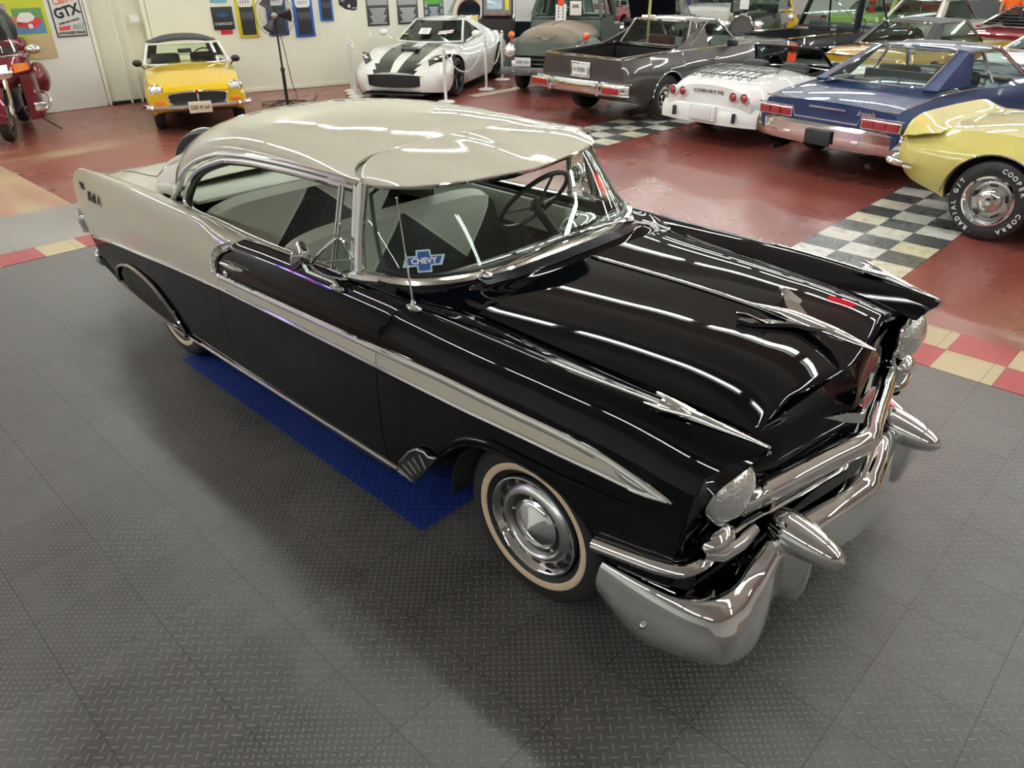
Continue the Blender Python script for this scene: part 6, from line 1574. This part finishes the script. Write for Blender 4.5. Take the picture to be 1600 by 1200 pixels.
# ------------------------------------------------------------------ touring motorcycle
mc = thing('touring_motorcycle', 'maroon touring motorcycle with a clear windshield at the left edge', 'motorcycle', (-11.58, .70, 0), R_(-22)); mc.scale = (1.0,) * 3
MAR = paint((.13, .008, .018), .3, .3)
for x_ in (.78, -.85):
    m = MB(); lathe_y(m, [(.20,-.05),(.27,-.072),(.315,-.06),(.335,0),(.315,.06),(.27,.072),(.20,.05)], 0, x_, 0, .335, 1, 40); w_ = m.build('wheel', RUBBER, mc)
    m = MB(); lathe_y(m, [(.20,-.04),(.17,-.03),(.17,.03),(.20,.04)], 0, x_, 0, .335, 1, 32)
    for k in range(5): a = 2 * pi * k / 5; m.tube([(x_, 0, .335), (x_ + .18 * cos(a), 0, .335 + .18 * sin(a))], .02, 6)
    m.build('rim', SATIN, w_)
    m = MB()
    for s in (-1, 1): lathe_y(m, [(.06,.06 * 1),(.14,.062),(.14,.068),(.06,.068)], 0, x_, 0, .335, s, 28)
    m.build('brake_disc', SATIN, w_)
m = MB(); G = [[V((.78 + .37 * cos(a), y, .335 + .37 * sin(a) - .03 * (abs(y) / .1) ** 2)) for y in lin(-.10, .10, 8)] for a in lin(-.1, 2.3, 16)]; m.grid(G, 0); m.build('front_fender', MAR, mc, .006)
m = MB()
for s in (-1, 1): m.tube([(.78, s * .11, .335), (.55, s * .12, .95)], .028, 8)
m.build('fork', CHROME, mc)
m = MB(); G = []     # upper fairing
for z, xf_, hw in ((.62,.60,.20),(.75,.66,.36),(.88,.68,.44),(1.0,.62,.43),(1.08,.54,.38)):
    G.append([V((xf_ - .38 * abs(s) ** 2.4, s * hw, z)) for s in lin(-1, 1, 18)])
m.grid(G, 0); m.build('upper_fairing', MAR, mc, .02)
m = MB(); G = []
for z, xf_, hw in ((.78,.675,.20),(.85,.70,.24),(.95,.665,.22)): G.append([V((xf_ - .10 * abs(s) ** 2.4, s * hw, z)) for s in lin(-1, 1, 12)])
m.grid(G, 0); m.build('headlamp', LENS, mc, .01)
for s in (-1, 1):
    m = MB(); m.grid([[V((.625 - .30 * abs(y / .44) ** 2.4 + .03, s * y, z)) for z in (lerp(.84,.86,(y-.25)/.17), .95)] for y in lin(.25, .42, 6)], 0); m.build('turn_signal', AMBER, mc, .012)
    m = MB(); m.grid([[V((x, s * y, z)) for x, y in ((.50,.28),(.42,.40),(.25,.45),(.10,.42))] for z in (.22,.40,.60,.80)], 0); m.build('lower_cowl', MAR, mc, .03)
    m = MB(); m.sphere((.30, s * .52, 1.10), .09, 14, sc=(.8,1.1,.7)); m.tube([(.30, s * .45, 1.05), (.32, s * .40, 1.0)], .02, 6); m.build('mirror', CHROME, mc)
    m = MB(); m.tube(cat([(.42, s * .30, .30), (.46, s * .50, .36), (.40, s * .56, .48), (.30, s * .48, .56), (.25, s * .30, .50)], 5), .018, 8); m.box((.45, s * .42, .38), (.05, .16, .12), 0, None, .02); m.build('crash_bar', CHROME, mc)
    m = MB(); m.sphere((-.75, s * .38, .62), .25, 16, sc=(1.25,.55,.9)); m.build('saddlebag', MAR, mc)
    m = MB(); m.tube([(-.2, s * .30, .25), (-1.15, s * .34, .27)], .05, 10); m.build('exhaust_pipe', CHROME, mc)
    m = MB(); m.box((.05, s * .30, .45), (.30, .22, .28), 0, None, .06); m.build('engine_cover', CHROME if s > 0 else DKMET, mc)
m = MB(); m.grid([[V((.58 - .20 * q - .28 * abs(s_) ** 2.2, s_ * lerp(.36,.27,q), 1.04 + .48 * q)) for s_ in lin(-1, 1, 14)] for q in lin(0, 1, 6)], 0); m.build('windshield', glassmat('clear_screen', (.80,.82,.82)), mc, .004)
m = MB(); m.tube([V((.58 - .28 * abs(s_) ** 2.2 + .012, s_ * .36, 1.04)) for s_ in lin(-1, 1, 14)], .014, 6); m.build('windshield_trim', CHROME, mc)
m = MB(); m.sphere((.05, 0, .92), .22, 18, sc=(1.5,.85,.7)); m.build('fuel_cover', MAR, mc)
m = MB(); m.sphere((-.35, 0, .82), .2, 16, sc=(1.6,.95,.5)); m.sphere((-.72, 0, .95), .18, 16, sc=(1.0,1.1,.6)); m.build('seat', BLKCLOTH, mc)
m = MB(); m.sphere((-1.0, 0, 1.28), .24, 18, sc=(.35,1.0,1.35)); m.build('backrest', pbr('black_vinyl', (.02,.02,.024), .35, bump=.2), mc)
m = MB(); m.box((-1.1, 0, 1.0), (.46, .62, .32), 0, None, .10); m.build('top_box', MAR, mc)
m = MB(); m.box((-.1, 0, .5), (1.2, .3, .4), 0, None, .08); m.build('engine_block', DKMET, mc)
m = MB(); m.tube([(.30, -.38, .98), (.22, 0, 1.02), (.30, .38, .98)], .018, 8); m.build('handlebar', CHROME, mc)
m = MB(); m.tube([(-.1, .22, .25), (-.02, .52, .012), (.08, .56, .010)], .012, 6); m.build('kickstand', DKMET, mc)
# ------------------------------------------------------------------ tyre standing beyond the trunk of the black car
m = MB(); lathe_y(m, [(.17,-.07),(.22,-.10),(.31,-.095),(.335,-.05),(.335,.05),(.31,.095),(.22,.10),(.17,.07)], 0, 0, 0, .335, 1, 48)
ty = m.build('loose_tyre', RUBBER, None, 0, (-6.2, 1.02, .0), (0, 0, R_(35))); tag(ty, 'black tyre standing upright on the red floor behind the trunk of the black car', 'tyre')
m = MB(); m.tube([(.337 * cos(a), .06, .335 + .337 * sin(a)) for a in lin(0, 2 * pi, 48)], .008, 6); m.build('tyre_edge_ring', WHITE, ty)
# ------------------------------------------------------------------ second row of vehicles
BK2 = paint((.006, .007, .012), .3)
def std(wid=.9, H=1.38, paint_=None, L=4.9, **kw):
    h = L / 2; W = wid
    d = dict(x=(-h, h), W=[(-h, W - .1), (-h + .25, W), (h - .3, W), (h, W - .1)], SY=[(-h, W - .18), (-h + .5, W - .12), (h - .5, W - .12), (h, W - .2)],
        SZ=[(-h, .78), (-h + .4, .88), (0, .88), (h - .4, .86), (h, .76)], CZ=[(-h, .82), (-h + .5, .93), (0, .94), (h - .5, .90), (h, .78)], BZ=[(-h, .4), (-h + .4, .25), (h - .4, .25), (h, .36)],
        wheels=(h - .95, -h + 1.05), paint=paint_, gh=dict(x=(.75, .25, -.85, -1.35), z=(.93, H), w=(W - .14, W - .32), glass=GREYGLASS))
    for k, v in kw.items():
        if k == 'gh': d['gh'].update(v)
        else: d[k] = v
    return d
# black pickup
sp = std(.92, 1.75, BK2, 5.0, SZ=[(-2.5,.98),(0,1.0),(1.0,1.02),(2.1,1.0),(2.5,.9)], CZ=[(-2.5,.985),(0,1.02),(1.0,1.08),(2.1,1.06),(2.5,.92)], open=(-2.43,-.30), crown=3, rw=.36, ra=.42,
    gh=dict(x=(1.05,.75,-.12,-.30), z=(1.06,1.70), w=(.80,.68), cw=.16, cb=.18, rbow=.03, crown=.07, frame=.94, fm=TRIMBLK, glass=GLASS, cpaint=BK2, sx=.75, rt=.02, whs=-1))
pk = gcar('black_pickup', 'glossy black pickup truck with an empty bed, facing away behind the white convertible', 'truck', (-5.30, 13.55), 77, .84, sp)
m = MB(); m.box((-1.38, 0, .62), (2.15, 1.4, .04)); m.box((-2.42, 0, .8), (.05, 1.5, .36)); m.box((-.30, 0, .8), (.05, 1.5, .4))
for s in (-1, 1): m.box((-1.38, s * .74, .8), (2.15, .06, .38))
m.build('bed_liner', flat((.02,.02,.022), .4), pk)
m = MB(); m.tube([(.9, .0, 1.1), (.5, .45, 1.62)], .01, 5); m.build('rifle_rack_bar', CHROME, pk)
for s in (-1, 1):
    m = MB(); m.tube([(x, s * .80, 1.005) for x in (-2.45, -1.4, -.35)], .018, 6); m.build('bed_rail', CHROME, pk)
    m = MB(); m.box((1.0, s * 1.02, 1.2), (.06, .16, .22), 0, None, .03); m.tube([(.95, s * .85, 1.05), (1.0, s * 1.0, 1.15)], .012, 6); m.build('side_mirror', CHROME, pk)
# gold coupe with black roof
GOLD = paint((.42, .24, .02), .3, .2)
mu = gcar('gold_hardtop', 'golden coupe with a black vinyl roof parked just beyond the blue fastback', 'car', (-3.30, 12.95), 80, .86, std(.91, 1.32, GOLD, 4.8, gh=dict(x=(.7,.2,-.95,-1.5), paint=flat((.03,.035,.035), .6, bump=.2), glass=GREYGLASS, cw=.22, cb=.35, frame=.82, sx=.5)))
m = MB(); m.tube([(-2.40, y, .80) for y in (-.75, 0, .75)], .015, 6)
for s in (-1, 1): m.tube([(x, s * .80, .885) for x in (-2.2, -1, .6)], .012, 6)
m.build('body_trim', CHROME, mu)
bar(mu, 'rear_bumper', [(-2.42, y, .52) for y in (-.85, 0, .85)], .06)
# white classic with blue plate strip
wc_ = gcar('cream_classic_sedan', 'cream classic sedan with a blue strip across its tail, beyond the gold coupe', 'car', (-4.9, 18.2), 80, .84, std(.92, 1.45, paint((.62,.60,.52), .3), 4.9, gh=dict(z=(.96,1.45), cw=.2, frame=.85)))
m = MB(); m.box((-2.46, 0, .80), (.04, 1.3, .12), 0, None, .01); m.build('blue_tail_strip', paint((.01,.05,.35), .3), wc_)
# red fastback with louvres
RD = paint((.22, .012, .025), .3, .2)
rf = gcar('red_louvred_fastback', 'dark red fastback with black slats over its rear window', 'car', (-2.6, 18.0), 80, .86, std(.92, 1.32, RD, 4.7, gh=dict(x=(.7,.15,-.75,-1.95), z=(.92,1.32), cw=.25, cb=.9, frame=.86, zbr=.95, wbr=.80)))
for k in range(6):
    q = .12 + k * .15; zz = lerp(.95, 1.32, q); xx = lerp(-1.95, -.75, q); m = MB(); m.box((xx - .04, 0, zz + .03), (.16, 1.16 - .12 * q, .012), 0, None); m.build('rear_louvre', TRIMBLK, rf)
# silver white coupe at the right edge
gcar('white_coupe', 'white coupe at the right edge just beyond the blue fastback', 'car', (-.85, 13.2), 72, .88, std(.92, 1.34, paint((.66,.67,.68), .3), 4.7, gh=dict(x=(.7,.2,-.8,-1.7), cw=.25, cb=.7, frame=.84, glass=GREYGLASS)))
# antique black car, front view
am = gcar('antique_black_car', 'antique black car with a tall chrome-edged radiator and round headlamps', 'car', (-8.05, 15.6), -72, .84, std(.62, 1.75, BK2, 3.7, W=[(-1.85,.66),(-.4,.68),(.3,.55),(1.5,.34),(1.85,.32)], SY=[(-1.85,.6),(-.4,.62),(.3,.48),(1.5,.28),(1.85,.26)], SZ=[(-1.85,1.05),(.3,1.10),(1.85,1.05)], CZ=[(-1.85,1.1),(.3,1.2),(1.85,1.17)], BZ=[(-1.85,.45),(1.85,.45)], wheels=(1.35,-1.3), rw=.37, ra=.38, inset=-.35, ww=.12, hub='spoke', gh=dict(x=(.35,.28,-1.4,-1.6), z=(1.15,1.72), w=(.62,.60), bow=.02, rbow=.0, cw=.2, fm=BK2, glass=GREYGLASS, crown=.04)))
m = MB(); fr = [V((1.87, y, z)) for y, z in ((-.26,.50),(-.28,.95),(-.20,1.12),(0,1.19),(.20,1.12),(.28,.95),(.26,.50))]
m.tube(fr, .022, 8, closed=True); m.build('radiator_shell', CHROME, am); m = MB(); m.add([p - V((.01,0,0)) for p in fr], [tuple(range(7))]); m.build('radiator', flat((.07,.07,.07), .4), am)
for s in (-1, 1):
    lamp(am, (1.80, s * .42, .93), .115, (1, 0, 0), LENS)
    m = MB(); G = [[V((1.35 + .46 * cos(a), s * (.50 + w), .37 + .46 * sin(a))) for w in (0, .1, .22, .28)] for a in lin(.1, 2.9, 14)]; m.grid(G, 0); m.build('front_fender', BK2, am, .01)
m = MB(); m.tube([(1.82,-.42,.93),(1.84,0,.90),(1.82,.42,.93)], .014, 6); m.tube([(2.05, y, .5) for y in (-.75, 0, .75)], .025, 6); m.tube([(1.85,0,1.19),(1.85,0,1.27)], .02, 6); m.build('headlamp_bar', CHROME, am)
m = MB(); m.box((.60, -.22, 1.42), (.01, .24, .36), 0, None, .004); m.box((.605, -.22, 1.66), (.02, .24, .14), 0, None, .004); m.build('windshield_card', WHITE, am); m = MB(); m.box((.618, -.22, 1.66), (.01, .24, .14), 0, None); m.build('card_header', RED1, am)
m = MB(); m.sphere((.55, .30, 1.66), .06, 10, sc=(.2,1,1)); m.build('yellow_sticker', flat((.8,.7,.02), .5), am)
# black car with raised hood
oh = gcar('black_car_raised_hood', 'black car with its big hood raised, facing the aisle beyond the grey coupe pickup', 'car', (-10.6, 15.4), -66, .84, std(.92, 1.40, BK2, 4.9, gh=dict(fm=CHROME)))
m = MB(); m.grid([[V((x, s * (.66 + .04 * (z - .9)), z + .10 * (1 - s * s) * (z - .9))) for s in lin(-1, 1, 10)] for x, z in ((.95,.95),(1.2,1.3),(1.55,1.65),(1.75,1.78))], 0); m.build('raised_hood', BK2, oh, .03)
m = MB(); m.box((1.6, 0, .92), (1.2, 1.2, .08), 0, None, .03); m.build('engine_bay', DARK, oh); m = MB(); m.tube([(1.55,-.2,1.0),(1.55,.2,1.0)], .12, 10); m.build('air_cleaner', CHROME, oh)
# yellow convertible with black hood, far
yc = gcar('yellow_convertible', 'golden yellow convertible with a black folded hood, behind the antique black car', 'car', (-9.9, 19.9), -60, .84, std(.86, 1.35, paint((.58,.38,.01), .3), 4.4, gh=dict(paint=flat((.03,.03,.035), .7), fm=paint((.58,.38,.01), .3), cw=.3, cb=.4)))
for s in (-1, 1): lamp(yc, (2.2, s * .55, .80), .10, (1, 0, 0), LENS)
# far rows
dk = gcar('dark_pickup', 'dark blue-black pickup close behind the weathered old pickup truck', 'truck', (-12.2, 13.6), -66, .84, std(.92, 1.7, paint((.012,.02,.03), .35), 4.9, SZ=[(-2.45,1.0),(2.45,1.0)], CZ=[(-2.45,1.02),(1,1.08),(2.45,1.0)], gh=dict(x=(.9,.55,-.3,-.5), z=(1.08,1.7), w=(.80,.66))))
gcar('grey_panel_truck', 'matt grey truck cab beyond the red louvred fastback', 'truck', (-4.4, 23.2), 80, .9, std(.95, 1.85, flat((.08,.085,.09), .5), 4.9, SZ=[(-2.45,1.15),(2.45,1.1)], CZ=[(-2.45,1.18),(2.45,1.12)], gh=dict(x=(1.0,.7,-1.9,-2.2), z=(1.15,1.85), w=(.88,.76))))
rw_ = paint((.40,.01,.02), .3)
gcar('bright_red_car', 'bright red car in the far row beyond the cream sedan', 'car', (-7.2, 25.5), 80, .9, std(.9, 1.5, rw_, 4.6))
gcar('lime_green_car', 'lime green car in the far row, half hidden by the cream sedan', 'car', (-6.9, 20.9), 80, .84, std(.9, 1.38, paint((.22,.36,.08), .3), 4.6))
FARP = [(-14.9, 13.2, (.55,.56,.58), 'silver car behind the arcade cabinet, first of the far left row'), (-15.0, 17.0, (.62,.62,.60), 'white car in the far left row behind the silver one'), (-14.2, 19.2, (.25,.02,.03), 'maroon car deep in the far left row'), (-12.7, 21.6, (.66,.66,.64), 'white car behind the black car with the raised hood'), (-15.0, 25.6, (.03,.06,.18), 'navy car in the last row at the far left'), (-.2, 18.4, (.02,.05,.12), 'dark blue car in the second row at the right edge'), (-1.9, 23.0, (.60,.60,.58), 'white car in the last row at the right')]
for i, (x, y, c, lb) in enumerate(FARP): gcar('far_row_car', lb, 'car', (x, y), (-30 if x < -13 else -66 if x < -9 else 80), .86, std(.9, 1.40, paint(c, .3), 4.6), 'cars in the far rows')
# red and orange windshield tags
def wtag(x, y, z, w_, h_, rz, label, col=(.75,.07,.02)):
    m = MB(); M = Matrix.Translation((x, y, z)) @ Matrix.Rotation(rz, 4, 'Z'); m.box((0, 0, 0), (.008, w_, h_), 0, M, .003); o = tag(m.build('windshield_tag', flat(col, .5)), label, 'tag')
    m = MB(); m.box((.001, 0, h_ * .12), (.010, w_ * 1.08, h_ * .16), 0, M); m.build('tag_band', flat((.25,.22,.2), .5), o)
wtag(-3.63, 8.42, .93, .13, .24, R_(86), 'orange-red tag hanging inside the windshield of the white convertible')
wtag(-4.88, 14.23, 1.25, .15, .26, R_(77), 'orange-red tag hanging in the windshield of the black pickup')
# yellow posts
for (x, y) in ((-8.75, 12.3), (-11.9, 11.2)):
    m = MB(); m.tube([(x, y, 0), (x, y, 2.2)], .03, 10); m.lathe([(.0005,.02),(.1,.02),(.1,0),(.0005,0)], 16, 0, Matrix.Translation((x, y, 0))); tag(m.build('yellow_post', flat((.50,.46,.12), .5)), 'slim yellow upright post ' + ('behind the old pickup truck fender' if x > -10 else 'left of the old pickup truck near the arcade cabinet'), 'post')
# orange-shirted person standing in the far rows, seen from behind
def person(x, y, rz, shirt, label, H_=1.72):
    t = thing('person', label, 'person', (x, y, 0), rz); k = H_ / 1.75; t.scale = (k,) * 3
    J = {'pel': (0,0,.95,.15), 'wst': (0,0,1.10,.135), 'chs': (0,0,1.32,.155), 'nkb': (0,0,1.47,.075), 'nk': (.01,0,1.54,.055), 'hd': (.02,0,1.62,.085), 'hd2': (.02,0,1.71,.075)}
    E_ = [('pel','wst'),('wst','chs'),('chs','nkb'),('nkb','nk'),('nk','hd'),('hd','hd2')]
    for s, n_ in ((-1,'r'),(1,'l')):
        J.update({'sh'+n_: (0,s*.19,1.42,.07), 'el'+n_: (-.02,s*.27,1.14,.045), 'wr'+n_: (.06,s*.27,.90,.032), 'hn'+n_: (.08,s*.27,.83,.030), 'hip'+n_: (0,s*.10,.88,.10), 'kn'+n_: (.02,s*.12,.50,.065), 'an'+n_: (-.02,s*.12,.10,.042), 'ft'+n_: (.12,s*.13,.045,.040)})
        E_ += [('nkb','sh'+n_),('sh'+n_,'el'+n_),('el'+n_,'wr'+n_),('wr'+n_,'hn'+n_),('pel','hip'+n_),('hip'+n_,'kn'+n_),('kn'+n_,'an'+n_),('an'+n_,'ft'+n_)]
        for q in range(5): J['f%d%s' % (q, n_)] = (.10 + (.03 if q == 0 else 0), s * .27 + (q - 2) * .016, .76 + (.03 if q == 0 else abs(q - 2) * .006), .008); E_.append(('hn'+n_, 'f%d%s' % (q, n_)))
    names = list(J); me = bpy.data.meshes.new('body'); me.from_pydata([J[n_][:3] for n_ in names], [(names.index(a), names.index(b)) for a, b in E_], [])
    o = bpy.data.objects.new('body', me); COL.objects.link(o); o.parent = t
    md = o.modifiers.new('skin', 'SKIN'); me.skin_vertices[0].data[0].use_root = True
    for i, n_ in enumerate(names): me.skin_vertices[0].data[i].radius = (J[n_][3], J[n_][3])
    md.use_smooth_shade = True; s_ = o.modifiers.new('sub', 'SUBSURF'); s_.levels = 2; s_.render_levels = 2
    me.materials.append(flat((.55,.32,.22), .5))
    m = MB(); m.lathe([(.17,.92),(.165,1.05),(.17,1.2),(.19,1.33),(.17,1.43),(.10,1.485),(.065,1.50)], 24, 0, Matrix.Diagonal((.78, 1.12, 1, 1)))
    for s in (-1, 1): m.tube([(0, s * .16, 1.42), (-.005, s * .225, 1.32), (-.015, s * .255, 1.19)], [.085,.078,.07], 12)
    m.build('shirt', flat(shirt, .7), t)
    m = MB(); m.lathe([(.175,.93),(.18,.85),(.16,.80)], 20, 0, Matrix.Diagonal((.8, 1.1, 1, 1)))
    for s in (-1, 1): m.tube([(0, s * .10, .88), (.02, s * .12, .5), (-.02, s * .125, .10)], [.115,.085,.075], 12)
    m.build('trousers', flat((.03,.035,.06), .7), t)
    m = MB(); m.sphere((0.005, 0, 1.70), .098, 16, sc=(1.05, .92, .95)); m.build('hair', flat((.04,.03,.02), .7), t)
    m = MB()
    for s in (-1, 1): m.sphere((.095, s * .03, 1.66), .012, 8); 
    m.build('eye', WHITE, t)
    m = MB(); m.sphere((.115, 0, 1.63), .015, 8, sc=(1,.8,1.4)); m.build('nose', flat((.55,.32,.22), .5), t)
    for s in (-1, 1): m = MB(); m.box((.07, s * .13, .04), (.28, .10, .08), 0, None, .03); m.build('shoe', TRIMBLK, t)
person(-3.98, 20.75, R_(100), (.85, .14, .01), 'person in a bright orange shirt standing with back turned, beyond the louvred fastback', 1.5)
person(-3.42, 20.9, R_(100), (.03, .03, .05), 'person in a dark shirt standing right beside the orange-shirted one', 1.5)
# hanging red sale sign and neon oval over the aisle (both seen mirrored in the black paint)
m = MB(); m.box((-.9, 7.6, 3.45), (.95, .03, .70), 0, None, .004); hs = tag(m.build('hanging_sign', pbr('lit_red_sign', (.6,.01,.02), .4, emis=(1,.02,.04), estr=5)), 'small lit red sign hanging from the ceiling over the right-hand cars', 'sign')
m = MB(); m.tube([(-.9, 7.6, 3.8), (-.9, 7.6, 4.6)], .004, 5); m.build('sign_wire', DKMET, hs)
ns = thing('neon_oval', 'oval neon sign with a red centre and blue rim hanging over the aisle', 'neon sign', (-9.0, -5.4, 3.55))
Mn = frameM((0, 0, 0), V((.55, -.8, 0)), (0, 0, 1))
m = MB(); m.tube([Mn @ V((.55 * cos(a), .24 * sin(a), 0)) for a in [2 * pi * k / 40 for k in range(40)]], .03, 8, closed=True); m.build('blue_tube', pbr('blue_neon', (.1,.1,1), .4, emis=(.15,.1,1), estr=30), ns)
m = MB(); m.tube([Mn @ V((x, .08 * sin(x * 14), 0)) for x in lin(-.35, .35, 30)], .03, 8); m.build('red_tube', pbr('red_neon', (1,.05,.1), .4, emis=(1,.04,.12), estr=30), ns)
m = MB(); m.tube([(0, 0, .25), (0, 0, 1.05)], .005, 5); m.build('hanging_wire', DKMET, ns)
# ------------------------------------------------------------------ parts that are several separate pieces become one object per piece
SPLIT = {'wheel_well', 'disc_slot', 'wheel_nut', 'bumper_bolt', 'guard_rib', 'wheel_slot', 'button', 'sign_stripe', 'tag_print', 'hood_seam', 'wiper_', 'fan_blades', 'axle', 'text_line', 'sign_colour_block', 'eye', 'trunk_seam', 'cab_pillar', 'cockpit_trim'}
def split_islands(o):
    me = o.data; n = len(me.vertices); par = list(range(n))
    def find(a):
        while par[a] != a: par[a] = par[par[a]]; a = par[a]
        return a
    for e in me.edges:
        a, b = find(e.vertices[0]), find(e.vertices[1])
        if a != b: par[a] = b
    groups = {}
    for p in me.polygons: groups.setdefault(find(p.vertices[0]), []).append(p)
    if len(groups) < 2: return
    nm = o.name.split('.')[0]
    for ps in groups.values():
        idx = {}; vs = []; fs = []
        for p in ps:
            f = []
            for v in p.vertices:
                if v not in idx: idx[v] = len(vs); vs.append(me.vertices[v].co.copy())
                f.append(idx[v])
            fs.append(f)
        m2 = bpy.data.meshes.new(nm); m2.from_pydata(vs, [], fs)
        for mt in me.materials: m2.materials.append(mt)
        for q, p in zip(m2.polygons, ps): q.material_index = p.material_index; q.use_smooth = p.use_smooth
        try: m2.set_sharp_from_angle(angle=R_(38))
        except Exception: pass
        c = bpy.data.objects.new(nm, m2); COL.objects.link(c); c.parent = o.parent; c.matrix_local = o.matrix_local
        for md in o.modifiers:
            if md.type == 'SOLIDIFY': k = c.modifiers.new('thickness', 'SOLIDIFY'); k.thickness = md.thickness; k.offset = md.offset
    bpy.data.objects.remove(o)
for o in [q for q in S.objects if q.type == 'MESH' and q.name.split('.')[0] in SPLIT]: split_islands(o)
